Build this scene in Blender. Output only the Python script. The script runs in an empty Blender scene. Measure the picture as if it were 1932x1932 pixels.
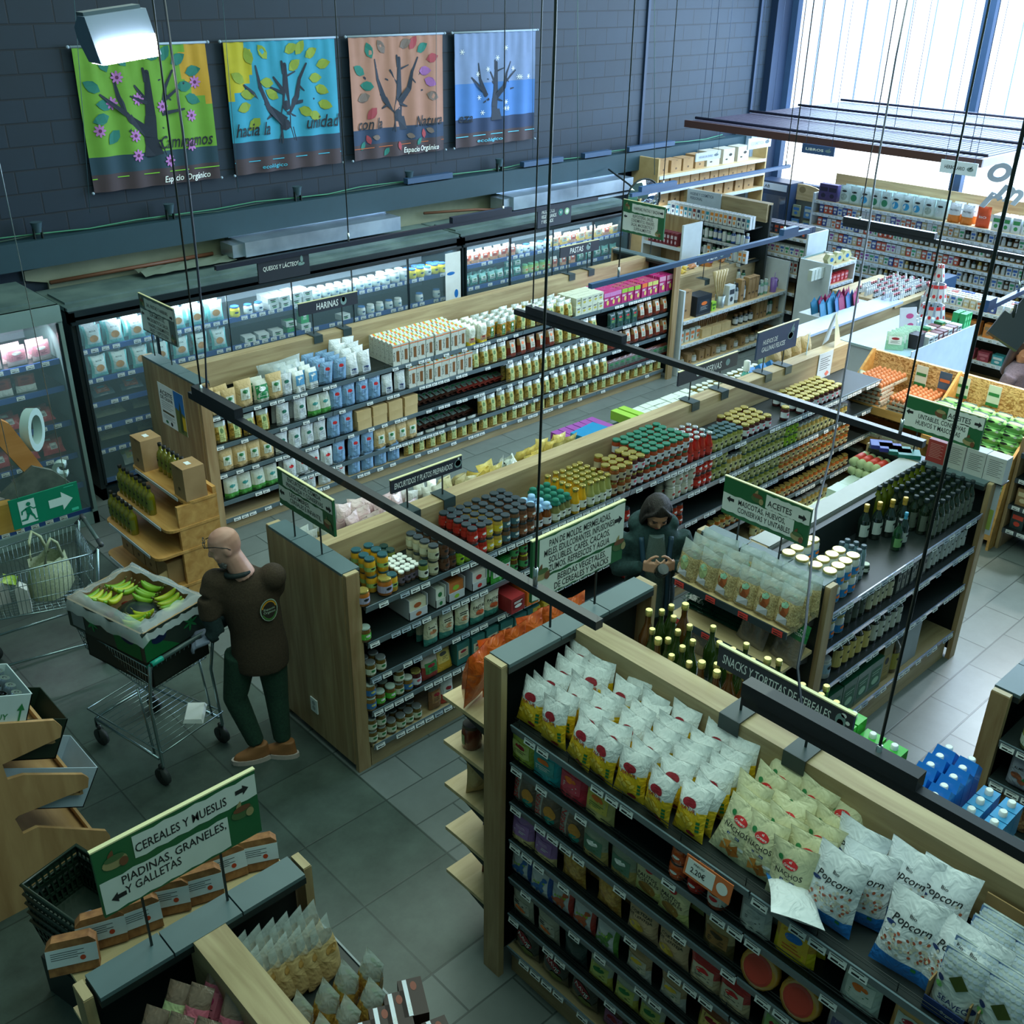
import bpy, math, random
from mathutils import Vector, Matrix
rnd = random.Random(7)
C = bpy.context.scene.collection
sc = bpy.context.scene
PI = math.pi
# ---------------------------------------------------------------- camera
CR, CU, CF = Vector((.73193, -.68126, .01287)), Vector((.30629, .34582, .88690)), Vector((.60866, .64521, -.46178))
FPX, CZ = 1978.1, 4.7
cam = bpy.data.objects.new('camera', bpy.data.cameras.new('camera'))
C.objects.link(cam)
cam.matrix_world = Matrix(((CR.x, CU.x, -CF.x, 0), (CR.y, CU.y, -CF.y, 0), (CR.z, CU.z, -CF.z, CZ), (0, 0, 0, 1)))
cam.data.sensor_width = 36
cam.data.lens = FPX / 1932 * 36
cam.data.clip_start = .05
sc.camera = cam
# ---------------------------------------------------------------- light and exposure
sc.view_settings.view_transform = 'Standard'
sc.view_settings.look = 'None'
sc.view_settings.exposure = .28
sc.view_settings.gamma = 1
w = bpy.data.worlds.new('hall_air')
sc.world = w
w.use_nodes = True
w.node_tree.nodes['Background'].inputs[0].default_value = (.30, .62, .60, 1)
w.node_tree.nodes['Background'].inputs[1].default_value = .20
def area(name, loc, to, sx, sy, power, col, spread=180):
    l = bpy.data.lights.new(name, 'AREA')
    l.shape = 'RECTANGLE'; l.size = sx; l.size_y = sy; l.energy = power; l.color = col; l.spread = math.radians(spread)
    o = bpy.data.objects.new(name, l); C.objects.link(o); o.location = loc
    o.rotation_euler = (Vector(to) - Vector(loc)).to_track_quat('-Z', 'Y').to_euler()
    return o
area('window_daylight', (15.0, 5.0, 3.2), (6, 5.6, 1.0), 9, 3.0, 820, (.50, .74, 1.0))
area('overhead_fill', (7.0, 6.2, 6.2), (7, 6.2, 0), 9, 5, 300, (.80, 1.0, .86))  # added fill for soft shading from above, not a fitted lamp
area('overhead_fill', (3.0, 1.6, 6.2), (3.2, 2.6, 0), 4, 4, 120, (.72, 1.0, .84))  # added fill over the near gondolas
area('overhead_fill', (13.0, 5.0, 6.0), (13, 5.6, 0), 4, 6, 560, (.66, .84, 1.0))  # added fill brightening the window side
def spot(name, loc, to, power, col, ang, blend=.4, size=.05):
    l = bpy.data.lights.new(name, 'SPOT'); l.energy = power; l.color = col; l.spot_size = math.radians(ang); l.spot_blend = blend; l.shadow_soft_size = size
    o = bpy.data.objects.new(name, l); C.objects.link(o); o.location = loc
    o.rotation_euler = (Vector(to) - Vector(loc)).to_track_quat('-Z', 'Y').to_euler()
spot('track_spot_light', (9.6, 2.5, 2.55), (7.2, 2.15, 0), 230, (.82, .93, 1.0), 62)
spot('track_spot_light', (9.3, 3.3, 2.55), (9.2, 4.2, .6), 130, (1.0, .93, .78), 80)
spot('track_spot_light', (10.2, 2.9, 2.55), (9.3, 3.0, .6), 80, (1.0, .93, .85), 90)
for fx in (4.6, 6.3, 8.0, 9.7, 11.2):
    area('fridge_lamp', (fx, 9.52, 1.74), (fx, 9.75, .9), 1.5, .08, 10, (.72, .90, 1.0))
area('fridge_lamp', (2.5, 9.14, 1.86), (2.5, 9.5, .9), 1.1, .08, 8, (.85, .92, 1.0))
# ---------------------------------------------------------------- pixel helpers (points on real planes of the room)
def ray(px, py): return CF + CR * ((px - 966) / FPX) - CU * ((py - 966) / FPX)
def at(px, py, x=None, y=None, z=None):
    d = ray(px, py); o = Vector((0, 0, CZ))
    t = x / d.x if x is not None else (y / d.y if y is not None else (z - CZ) / d.z)
    return o + d * t
def lx(px, y, z):       # x of the point at that pixel column on the line y, z
    k = (px - 966) / FPX; n = CR - CF * k
    return -(n.y * y + n.z * (z - CZ)) / n.x
def ly(px, x, z):
    k = (px - 966) / FPX; n = CR - CF * k
    return -(n.x * x + n.z * (z - CZ)) / n.y
# ---------------------------------------------------------------- materials
def lin(c): return tuple((v / 12.92 if v <= .04045 else ((v + .055) / 1.055) ** 2.4) for v in c)
_m = {}
def M(r, g, b, rough=.5, metal=0, coat=0, em=0, alpha=1, name=None):
    k = (r, g, b, rough, metal, coat, em, alpha)
    if k in _m: return _m[k]
    m = bpy.data.materials.new(name or 'paint'); m.use_nodes = True
    t = m.node_tree; p = t.nodes['Principled BSDF']; c = lin((r / 255, g / 255, b / 255))
    p.inputs['Roughness'].default_value = rough; p.inputs['Metallic'].default_value = metal
    p.inputs['Coat Weight'].default_value = coat; p.inputs['Alpha'].default_value = alpha
    n = t.nodes.new('ShaderNodeTexNoise'); n.inputs['Scale'].default_value = 9; n.inputs['Detail'].default_value = 3
    tc = t.nodes.new('ShaderNodeTexCoord'); t.links.new(tc.outputs['Object'], n.inputs['Vector'])
    rp = t.nodes.new('ShaderNodeMapRange'); rp.inputs[3].default_value = .88; rp.inputs[4].default_value = 1.10
    t.links.new(n.outputs[0], rp.inputs[0])
    mx = t.nodes.new('ShaderNodeVectorMath'); mx.operation = 'SCALE'; mx.inputs[0].default_value = c
    t.links.new(rp.outputs[0], mx.inputs['Scale']); t.links.new(mx.outputs[0], p.inputs['Base Color'])
    if em:
        p.inputs['Emission Color'].default_value = (*c, 1); p.inputs['Emission Strength'].default_value = em
    _m[k] = m
    return m
def tex(name, c1, c2, scale=(1, 1, 1), kind='noise', rough=.6, sc_=6, bump=0, coat=0, distort=0, lo=.35, hi=.65):
    m = bpy.data.materials.new(name); m.use_nodes = True
    t = m.node_tree; p = t.nodes['Principled BSDF']; p.inputs['Roughness'].default_value = rough; p.inputs['Coat Weight'].default_value = coat
    tc = t.nodes.new('ShaderNodeTexCoord'); mp = t.nodes.new('ShaderNodeMapping'); mp.inputs['Scale'].default_value = scale
    t.links.new(tc.outputs['Object'], mp.inputs[0])
    if kind == 'noise':
        n = t.nodes.new('ShaderNodeTexNoise'); n.inputs['Scale'].default_value = sc_; n.inputs['Detail'].default_value = 5; n.inputs['Distortion'].default_value = distort
    else:
        n = t.nodes.new('ShaderNodeTexVoronoi'); n.inputs['Scale'].default_value = sc_
    t.links.new(mp.outputs[0], n.inputs['Vector'])
    cr = t.nodes.new('ShaderNodeValToRGB'); cr.color_ramp.elements[0].position = lo; cr.color_ramp.elements[1].position = hi
    cr.color_ramp.elements[0].color = (*lin([v / 255 for v in c1]), 1); cr.color_ramp.elements[1].color = (*lin([v / 255 for v in c2]), 1)
    t.links.new(n.outputs['Color' if kind != 'noise' else 0], cr.inputs[0]); t.links.new(cr.outputs[0], p.inputs['Base Color'])
    if bump:
        b = t.nodes.new('ShaderNodeBump'); b.inputs['Strength'].default_value = bump; b.inputs['Distance'].default_value = .01
        t.links.new(n.outputs[0], b.inputs['Height']); t.links.new(b.outputs[0], p.inputs['Normal'])
    return m
def brick(name, c1, c2, cm, bw, bh, mort, axes, rough=.5, bump=.4, mott=.35, off=.5, coat=0, shift=(0, 0)):
    m = bpy.data.materials.new(name); m.use_nodes = True
    t = m.node_tree; p = t.nodes['Principled BSDF']; p.inputs['Roughness'].default_value = rough; p.inputs['Coat Weight'].default_value = coat
    tc = t.nodes.new('ShaderNodeTexCoord'); sp = t.nodes.new('ShaderNodeSeparateXYZ'); cb = t.nodes.new('ShaderNodeCombineXYZ')
    t.links.new(tc.outputs['Object'], sp.inputs[0])
    for i in (0, 1):
        a = t.nodes.new('ShaderNodeMath'); a.operation = 'ADD'; a.inputs[1].default_value = shift[i]
        t.links.new(sp.outputs[axes[i]], a.inputs[0]); t.links.new(a.outputs[0], cb.inputs[i])
    b = t.nodes.new('ShaderNodeTexBrick'); b.offset = off; b.inputs['Scale'].default_value = 1
    for i, c in ((1, c1), (2, c2), (3, cm)): b.inputs[i].default_value = (*lin([v / 255 for v in c]), 1)
    b.inputs['Brick Width'].default_value = bw; b.inputs['Row Height'].default_value = bh; b.inputs['Mortar Size'].default_value = mort
    b.inputs['Mortar Smooth'].default_value = .3
    t.links.new(cb.outputs[0], b.inputs['Vector'])
    n = t.nodes.new('ShaderNodeTexNoise'); n.inputs['Scale'].default_value = 2.2; n.inputs['Detail'].default_value = 8; n.inputs['Roughness'].default_value = .7
    t.links.new(tc.outputs['Object'], n.inputs['Vector'])
    mr = t.nodes.new('ShaderNodeMapRange'); mr.inputs[1].default_value = .3; mr.inputs[2].default_value = .7; mr.inputs[3].default_value = 1 - mott; mr.inputs[4].default_value = 1 + mott
    t.links.new(n.outputs[0], mr.inputs[0])
    vm = t.nodes.new('ShaderNodeVectorMath'); vm.operation = 'SCALE'
    t.links.new(b.outputs[0], vm.inputs[0]); t.links.new(mr.outputs[0], vm.inputs['Scale']); t.links.new(vm.outputs[0], p.inputs['Base Color'])
    if bump:
        bp = t.nodes.new('ShaderNodeBump'); bp.inputs['Strength'].default_value = bump; bp.inputs['Distance'].default_value = .01; bp.invert = True
        t.links.new(b.outputs[1], bp.inputs['Height']); t.links.new(bp.outputs[0], p.inputs['Normal'])
    return m
def wood(name, a, b, sx=(1, 14, 14), rough=.5):
    return tex(name, a, b, scale=sx, sc_=1.6, rough=rough, distort=.6, lo=.3, hi=.7)
WOODX = wood('oak_grain_x', (150, 128, 92), (186, 168, 128), (1, 12, 12))
WOODZ = wood('oak_grain_z', (142, 112, 76), (176, 154, 114), (12, 12, 1))
PINE = wood('pine_board', (176, 126, 62), (206, 160, 92), (1, 10, 10))
BEECH = wood('beech_ply', (166, 126, 82), (194, 156, 108), (8, 1, 1))
OSB = tex('osb_board', (150, 104, 50), (226, 190, 132), scale=(3, 9, 5), sc_=5, rough=.6, distort=2.5, lo=.38, hi=.6)
BLK = M(26, 36, 36, .45, name='black_metal')
DKM = M(48, 66, 68, .4, name='slate_metal')
CAPM = M(84, 106, 110, .45, name='slate_top')
LIP = M(98, 118, 128, .25, coat=.6, name='clear_grey_strip')
LIPD = M(44, 58, 66, .3, coat=.4, name='dark_strip')
LIPB = M(40, 76, 140, .3, name='blue_strip')
LIPW = M(205, 216, 226, .25, coat=.5, name='pale_strip')
TAG = M(222, 230, 230, .5, name='paper_tag')
TAGR = M(226, 70, 62, .5, name='red_tag')
TAGO = M(232, 172, 130, .5, name='peach_tag')
INK = M(26, 30, 32, .6, name='ink')
WHT = M(232, 238, 236, .45, name='white_print')
STEEL = M(190, 200, 202, .28, 1, name='steel')
CARD = tex('cardboard', (150, 118, 78), (170, 138, 96), sc_=4, rough=.8)
KRAFT = tex('kraft_paper', (186, 158, 108), (206, 180, 130), sc_=5, rough=.75)
SIGNG = M(30, 96, 56, .5, name='sign_green'); CREAM = M(226, 222, 172, .5, name='cream_edge'); SLATE = M(40, 46, 58, .5, name='sign_slate')
def fabric(a, b, s=60, name='cloth'): return tex(name, a, b, sc_=s, rough=.95, bump=.25)
def clear(name, c, dens=.25, rough=.15):
    m = bpy.data.materials.new(name); m.use_nodes = True; t = m.node_tree; p = t.nodes['Principled BSDF']
    p.inputs['Base Color'].default_value = (*lin([v / 255 for v in c]), 1); p.inputs['Roughness'].default_value = rough; p.inputs['Alpha'].default_value = dens
    p.inputs['Specular IOR Level'].default_value = .8
    return m
GLASS = clear('clear_glass', (170, 205, 215), .10, .05)
FILM = clear('clear_film', (205, 222, 222), .30, .12)
# ---------------------------------------------------------------- mesh builder
_t = {}
TS_ = bpy.data.scenes.new('type_setting')
def flatten(o):
    with bpy.context.temp_override(scene=TS_, view_layer=TS_.view_layers[0]):
        TS_.collection.objects.link(o); me = bpy.data.meshes.new_from_object(o.evaluated_get(bpy.context.evaluated_depsgraph_get())); bpy.data.objects.remove(o); return me
def glyphs(s):
    if s in _t: return _t[s]
    cu = bpy.data.curves.new('t', 'FONT'); cu.body = s; cu.resolution_u = 2; cu.offset = .009; cu.align_x = 'CENTER'
    me = flatten(bpy.data.objects.new('t', cu))
    vs = [(v.co.x, v.co.y) for v in me.vertices]; fs = [list(p.vertices) for p in me.polygons]
    bpy.data.curves.remove(cu); bpy.data.meshes.remove(me)
    xs = [v[0] for v in vs] or [0]
    _t[s] = (vs, fs, min(xs), max(xs)); return _t[s]
class MB:
    def __init__(s): s.v = []; s.f = []; s.m = []; s.sm = []
    def add(s, vs, fs, m=0, smooth=False):
        o = len(s.v); s.v += [tuple(v) for v in vs]
        for f in fs: s.f.append([i + o for i in f]); s.m.append(m); s.sm.append(smooth)
        return s
    def box(s, x0, x1, y0, y1, z0, z1, m=0):
        return s.add([(x, y, z) for x in (x0, x1) for y in (y0, y1) for z in (z0, z1)],
                     [(0, 1, 3, 2), (4, 6, 7, 5), (0, 4, 5, 1), (2, 3, 7, 6), (0, 2, 6, 4), (1, 5, 7, 3)], m)
    def obox(s, p, ax, ay, az, m=0):      # box from corner p with three edge vectors
        p, ax, ay, az = map(Vector, (p, ax, ay, az))
        return s.add([p + ax * i + ay * j + az * k for i in (0, 1) for j in (0, 1) for k in (0, 1)],
                     [(0, 1, 3, 2), (4, 6, 7, 5), (0, 4, 5, 1), (2, 3, 7, 6), (0, 2, 6, 4), (1, 5, 7, 3)], m)
    def prism(s, pts, d0, d1, ax='y', m=0):    # polygon in the other two axes, extruded along ax
        f = {'x': lambda a, b, d: (d, a, b), 'y': lambda a, b, d: (a, d, b), 'z': lambda a, b, d: (a, b, d)}[ax]
        n = len(pts); vs = [f(a, b, d0) for a, b in pts] + [f(a, b, d1) for a, b in pts]
        return s.add(vs, [list(range(n))[::-1], list(range(n, 2 * n))] + [(i, (i + 1) % n, n + (i + 1) % n, n + i) for i in range(n)], m)
    def lathe(s, prof, seg=14, m=0, c=(0, 0, 0), sx=1, sy=1, smooth=True):
        vs = []; fs = []; n = len(prof)
        for r, z in prof:
            for i in range(seg):
                a = 2 * PI * (i + .5) / seg; vs.append((c[0] + r * math.cos(a) * sx, c[1] + r * math.sin(a) * sy, c[2] + z))
        for j in range(n - 1):
            for i in range(seg):
                k = (i + 1) % seg; fs.append((j * seg + i, j * seg + k, (j + 1) * seg + k, (j + 1) * seg + i))
        s.add(vs, fs, m, smooth)
        s.add(vs[:seg], [list(range(seg))[::-1]], m); s.add(vs[-seg:], [list(range(seg))], m)
        return s
    def tube(s, pts, r=.004, seg=6, m=0, closed=False):
        pts = [Vector(p) for p in pts]; n = len(pts); vs = []; fs = []
        for i, p in enumerate(pts):
            a = pts[i - 1] if (i or closed) else p; b = pts[(i + 1) % n] if (i < n - 1 or closed) else p
            d = (b - a).normalized(); u = d.cross(Vector((0, 0, 1)) if abs(d.z) < .95 else Vector((1, 0, 0))).normalized(); w_ = d.cross(u)
            rr = r[i] if isinstance(r, (list, tuple)) else r
            for k in range(seg):
                t_ = 2 * PI * k / seg; vs.append(p + u * math.cos(t_) * rr + w_ * math.sin(t_) * rr)
        for i in range(n if closed else n - 1):
            j = (i + 1) % n
            for k in range(seg): fs.append((i * seg + k, i * seg + (k + 1) % seg, j * seg + (k + 1) % seg, j * seg + k))
        if not closed: fs += [list(range(seg))[::-1], list(range((n - 1) * seg, n * seg))]
        return s.add(vs, fs, m, True)
    def ball(s, c, rx, ry=None, rz=None, m=0, seg=12, rings=8):
        ry = ry or rx; rz = rz or rx; vs = []; fs = []
        for j in range(rings + 1):
            b = PI * j / rings
            for i in range(seg):
                a = 2 * PI * i / seg; vs.append((c[0] + rx * math.sin(b) * math.cos(a), c[1] + ry * math.sin(b) * math.sin(a), c[2] - rz * math.cos(b)))
        for j in range(rings):
            for i in range(seg):
                k = (i + 1) % seg; fs.append((j * seg + i, j * seg + k, (j + 1) * seg + k, (j + 1) * seg + i))
        return s.add(vs, fs, m, True)
    def text(s, t, cx, cz, h, w_=None, fn=None, m=0, shear=0, rot=0):
        vs, fs, a, b = glyphs(t); k = h / .72; kx = (w_ / (b - a)) if w_ else k * .72
        fn = fn or (lambda x, z: (x, -.001, z)); c_, s_ = math.cos(rot), math.sin(rot); out = []
        for x, y in vs:
            x2 = (x - (a + b) / 2) * kx + y * k * shear; z2 = y * k - h / 2
            out.append(fn(cx + x2 * c_ - z2 * s_, cz + x2 * s_ + z2 * c_))
        return s.add(out, fs, m)
    def poly(s, pts, fn=None, m=0):
        fn = fn or (lambda x, z: (x, -.001, z)); return s.add([fn(x, z) for x, z in pts], [list(range(len(pts)))], m)
    def ell(s, cx, cz, rx, rz, fn=None, m=0, n=16, rot=0, rings=1):
        fn = fn or (lambda x, z: (x, -.001, z)); c_, s_ = math.cos(rot), math.sin(rot)
        P = lambda r, i: (cx + r * (rx * math.cos(2 * PI * i / n) * c_ - rz * math.sin(2 * PI * i / n) * s_), cz + r * (rx * math.cos(2 * PI * i / n) * s_ + rz * math.sin(2 * PI * i / n) * c_))
        vs = [fn(cx, cz)] + [fn(*P(j / rings, i)) for j in range(1, rings + 1) for i in range(n)]
        fs = [(0, 1 + i, 1 + (i + 1) % n) for i in range(n)]
        for j in range(rings - 1): fs += [(1 + j * n + i, 1 + (j + 1) * n + i, 1 + (j + 1) * n + (i + 1) % n, 1 + j * n + (i + 1) % n) for i in range(n)]
        return s.add(vs, fs, m)
    def leaf(s, x, z, l, w_, a, fn=None, m=0):
        c_, s_ = math.cos(a), math.sin(a); q = [(0, 0), (.25, .42), (.55, .5), (.8, .3), (1, 0), (.8, -.3), (.55, -.5), (.25, -.42)]
        return s.poly([(x + u * l * c_ - v * w_ * s_, z + u * l * s_ + v * w_ * c_) for u, v in q], fn, m)
    def arrow(s, cx, cz, w_, h, d=1, fn=None, m=0):
        q = [(-.5, -.22), (.05, -.22), (.05, -.5), (.5, 0), (.05, .5), (.05, .22), (-.5, .22)]
        return s.poly([(cx + d * a * w_, cz + b * h) for a, b in q], fn, m)
    def mesh(s, name, mats):
        me = bpy.data.meshes.new(name); me.from_pydata(s.v, [], s.f)
        mats = mats if isinstance(mats, (list, tuple)) else [mats]
        for m in mats: me.materials.append(m)
        me.polygons.foreach_set('material_index', s.m); me.polygons.foreach_set('use_smooth', s.sm); me.update()
        return me
def ob(name, me, par=None, loc=None, rot=None):
    if isinstance(me, tuple): me = me[0].mesh(name, me[1])
    o = bpy.data.objects.new(name, me); C.objects.link(o)
    if par is not None: o.parent = par
    if loc is not None: o.location = loc
    if rot is not None: o.rotation_euler = rot
    return o
def tag(o, label, cat, group=None):
    o['label'] = label; o['category'] = cat
    if group: o['group'] = group
    return o
def empty(name, loc, rz, label, cat, group=None):
    o = bpy.data.objects.new(name, None); C.objects.link(o); o.location = loc; o.rotation_euler = (0, 0, rz)
    return tag(o, label, cat, group)
def struct(name, mb, mats):
    o = ob(name, (mb, mats)); o['kind'] = 'structure'; return o
FLAT = lambda d=.001: (lambda x, z: (x, -d, z))
# ---------------------------------------------------------------- the room
FLT = brick('pale_floor_tile', (96, 106, 104), (108, 118, 116), (66, 76, 74), .6, .3, .006, (0, 1), rough=.38, bump=.3, mott=.16, shift=(.1, 0))
FLD = brick('dark_floor_tile', (62, 76, 72), (72, 86, 80), (50, 62, 58), .6, .6, .006, (0, 1), rough=.35, bump=.2, mott=.42, shift=(.1, 0), off=0)
struct('floor', MB().add([(2.91, -3, 0), (18, -3, 0), (18, 10.2, 0), (2.91, 10.2, 0)], [(0, 1, 2, 3)]).add([(-3, -3, 0), (2.91, -3, 0), (2.91, 3.0, 0), (-3, 3.0, 0)], [(0, 1, 2, 3)])
       .add([(-3, 3.0, 0), (2.91, 3.0, 0), (2.91, 10.2, 0), (-3, 10.2, 0)], [(0, 1, 2, 3)], 1), [FLT, FLD])
WALLM = brick('painted_block_wall', (8, 30, 46), (10, 34, 52), (4, 18, 30), .40, .20, .008, (0, 2), rough=.65, bump=.6, mott=.12)
struct('wall_back', MB().box(-3, 15.25, 10.2, 10.4, 0, 6.6), WALLM)
struct('trim_1', MB().box(14.86, 15.25, 10.08, 10.2, 0, 6.6).box(14.55, 14.60, 10.16, 10.2, 2.4, 6.6).box(11.98, 12.03, 10.17, 10.2, 2.4, 6.6), M(20, 44, 72, .6))
# long dark ledge on the wall above the fridges
lb = MB().box(-3, 14.8, 10.0, 10.2, 2.17, 2.42)
struct('trim_2', lb, M(26, 58, 70, .6))
struct('wall_patch', MB().prism([(3.3, 2.12), (5.0, 2.19), (8, 2.19), (10.8, 2.19), (10.8, 1.6), (3.5, 1.6), (3.5, 1.98), (3.3, 2.03)], 10.17, 10.2), tex('bare_plaster', (128, 134, 112), (146, 150, 126), sc_=3, rough=.9))
wr = MB()
WR = 15.25
for y0, y1 in ((9.98, 10.4), (6.93, 7.09), (3.85, 4.0)): wr.box(WR, WR + .25, y0, y1, 0, 6.6)
wr.box(WR, WR + .25, -3, 10.2, 0, 1.66)
struct('wall_window_side', wr, M(52, 82, 118, .6))
PANE = bpy.data.materials.new('bright_frosted_pane'); PANE.use_nodes = True
_p = PANE.node_tree.nodes['Principled BSDF']; _p.inputs['Base Color'].default_value = (.7, .8, .95, 1); _p.inputs['Emission Color'].default_value = (.68, .80, 1, 1); _p.inputs['Emission Strength'].default_value = 1.5
PANE2 = bpy.data.materials.new('bright_clear_pane'); PANE2.use_nodes = True
_p = PANE2.node_tree.nodes['Principled BSDF']; _p.inputs['Emission Color'].default_value = (.86, .94, 1, 1); _p.inputs['Emission Strength'].default_value = 2.2
FR = M(150, 176, 214, .5)
for k, (y0, y1) in enumerate(((7.09, 9.98), (4.0, 6.93), (-3, 3.85))):
    o = struct('window_%d' % (k + 1), MB().box(WR + .12, WR + .14, y0, y1, 2.72, 6.6, 0).box(WR + .12, WR + .14, y0, y1, 1.66, 2.66, 1), [PANE, PANE2])
    fm = MB().box(WR + .04, WR + .12, y0, y1, 2.66, 2.73)
    n = int((y1 - y0) / .36)
    for i in range(1, n): fm.box(WR + .105, WR + .12, y0 + (y1 - y0) * i / n - .006, y0 + (y1 - y0) * i / n + .006, 2.73, 6.6)
    q = ob('window_frame', (fm, FR), o)
cabm = MB()
for j, zz in enumerate((2.435, 2.45)):
    cabm.tube([(x * .45 - 1, 10.1 + .03 * math.sin(x * 1.3 + j * 2), zz + .012 * math.sin(x * 2.1 + j)) for x in range(34)], .007, 5, j)
tag(ob('cable_bundle', (cabm, [M(30, 60, 50), M(60, 130, 100)])), 'loose green and black cables lying along the dark wall ledge', 'cable')
for i, (px, py) in enumerate(((70, 440), (318, 396), (560, 372), (770, 328), (940, 318))):
    p = at(px, py, y=10.08); e = empty('ledge_spotlight', (p.x, 10.06, 2.42), 0, 'small dark uplighter on the wall ledge, %s from the fridge corner end' % ('first', 'second', 'third', 'fourth', 'fifth')[i], 'spotlight', 'uplighters on the wall ledge')
    ob('housing', (MB().lathe([(.035, .06), (.05, .14), (.055, .15)], 12), M(60, 84, 96, .4)), e)
    ob('bracket', (MB().box(-.04, -.03, -.02, .02, 0, .1).box(.03, .04, -.02, .02, 0, .1), BLK), e)
for i, (px0, py0, px1, py1) in enumerate(((985, 300, 1060, 275), (1185, 255, 1270, 262), (765, 330, 850, 312), (1100, 290, 1150, 280))):
    a, b = at(px0, py0, y=10.02), at(px1, py1, y=10.02)
    tag(ob('wall_tray', (MB().box(a.x, b.x, 9.98, 10.06, 2.44, 2.50), M(44, 74, 108, .5))), 'short slate blue cable tray on the ledge, %s from the fridge corner' % ('third', 'fourth', 'second', 'last')[i], 'cable tray')
# ---------------------------------------------------------------- gondolas
ORD = 'first second third fourth fifth sixth seventh eighth ninth tenth eleventh twelfth thirteenth fourteenth fifteenth sixteenth seventeenth eighteenth nineteenth twentieth'.split()
def od(i): return ORD[i] if i < 20 else '%d%s' % (i + 1, {1: 'st', 2: 'nd', 3: 'rd'}.get((i + 1) % 10, 'th') if (i + 1) // 10 != 1 else 'th')
TAGM = MB().box(-.035, .035, -.002, 0, -.018, .018).box(-.025, .005, -.0025, -.002, -.012, -.004, 1).box(.008, .028, -.0025, -.002, -.012, -.007, 1).box(-.028, .02, -.0025, -.002, .006, .009, 1)
TAGS = {k: TAGM.mesh('price_tag', [m, INK]) for k, m in (('w', TAG), ('r', TAGR), ('o', TAGO), ('s', M(168, 186, 200, .4)))}
def gondola(label, loc, rz, L, zt, fr, base, bk=None, post=.42, ps=.10, lipm=LIP, tags=None, endL=True, endR=True, woodend=True, board=.25, x0=.03, wires=False, lipc=None, half=.41, boff=0):
    g = empty('gondola_shelving', loc, rz, label, 'shelving unit')
    ob('back_panel', (MB().box(x0, L - .03, -.02, .02, .08, zt - .02), BLK), g)
    ob('top_board', (MB().box(x0 + .06, L - .06, -.066 + boff, .066 + boff, zt - board, zt - .002), WOODX), g)
    D = .47
    for e, on in ((0, endL), (1, endR)):
        if not on: continue
        xa = 0 if e == 0 else L - .03
        p = ob('end_panel', (MB().box(xa, xa + .03, -half, half, .05, zt - .02), WOODZ if (woodend and e == 0) else BLK), g)
        cm = MB(); a, b = (0, .13) if e == 0 else (L - .13, L)
        for i in range(3): cm.box(a, b, -half + i * half * 2 / 3 + .003, -half + (i + 1) * half * 2 / 3 - .003, zt - .018, zt)
        cm.box(a + .03 if e == 0 else a, b if e == 0 else b - .03, -half, half, zt - .05, zt - .018, 1)
        ob('end_cap', (cm, [CAPM, BLK]), g)
        for sgn in (-1, 1):
            xp = (0.005, ps) if e == 0 else (L - ps, L - .005)
            ob('corner_post', (MB().box(xp[0], xp[1], *sorted((sgn * (post + .036), sgn * post)), 0, zt - .01).box(xp[0] + .002, xp[1] - .002, *sorted((sgn * (post + .034), sgn * post)), zt - .01, zt - .004, 1), [WOODZ, WOODX]), g)
    for side in (-1, 1):
        zs = fr if side < 0 else (bk or [])
        for si, z in enumerate(zs):
            last = si == len(zs) - 1
            m = MB(); yb, yf = .022 * side, D * side
            if last: m.box(ps + .01, L - ps - .01, *sorted((yb, yf)), z - .022, z - .004, 1)
            else: m.box(ps + .01, L - ps - .01, *sorted((yb, yf)), z - .025, z - .004, 0)
            lc = lipm if not lipc else lipc
            n = max(1, round((L - .2) / 1.25)); seg = (L - 2 * ps - .02) / n
            for i in range(n):
                a = ps + .01 + i * seg
                m.add([(a + .004, yf, z - .045), (a + seg - .004, yf, z - .045), (a + seg - .004, yf + side * .012, z + .002), (a + .004, yf + side * .012, z + .002),
                       (a + .004, yf - side * .004, z - .045), (a + seg - .004, yf - side * .004, z - .045), (a + seg - .004, yf + side * .004, z + .002), (a + .004, yf + side * .004, z + .002)],
                      [(0, 1, 2, 3), (7, 6, 5, 4), (0, 3, 7, 4), (1, 5, 6, 2), (3, 2, 6, 7), (0, 4, 5, 1)], 2)
            s_ = ob('shelf', (m, [BLK if zt < 3 else DKM, WOODX, lc]), g)
            if wires and side < 0 and not last:
                wm = MB()
                for h in (.018, .034): wm.tube([(ps + .02, yf + .012, z + h), (L - ps - .02, yf + .012, z + h)], .0022, 4)
                xx = ps + .05
                while xx < L - ps: wm.tube([(xx, yf + .012, z - .005), (xx, yf + .012, z + .04)], .0022, 4); xx += .31
                ob('wire_guard', (wm, BLK), s_)
            if side < 0 and tags:
                x = ps + .06; den, kinds = tags; r_ = random.Random(int(L * 10) + si)
                while x < L - ps - .05:
                    if r_.random() < den:
                        t_ = ob('price_tag', TAGS[r_.choice(kinds)], s_, (x, yf - .0135 + .004, z - .024), (-.22, 0, 0))
                    x += .082
    if base:
        ob('plinth', (MB().box(ps + .01, L - ps - .01, -D + .03, D - .03, 0, base), WOODX), g)
    return g
R90 = -PI / 2
REAR = gondola('long oak and black gondola before the fridges, flour and pasta shelves', (3.80, 8.48, 0), 0, 6.50, 1.5, [1.16, .88, .60, .32, .14], .11, [1.16, .88, .6, .3], post=.50, half=.49, wires=True, tags=(.45, 'wwww'))
MID = gondola('middle oak and black gondola carrying jars, sockets on its end panel', (2.92, 4.965, 0), 0, 6.25, 1.5, [1.25, .99, .72, .46, .19], .15, [1.25, .99, .72, .46], post=.41, tags=(.8, 'wwwwws'), endR=False)
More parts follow.
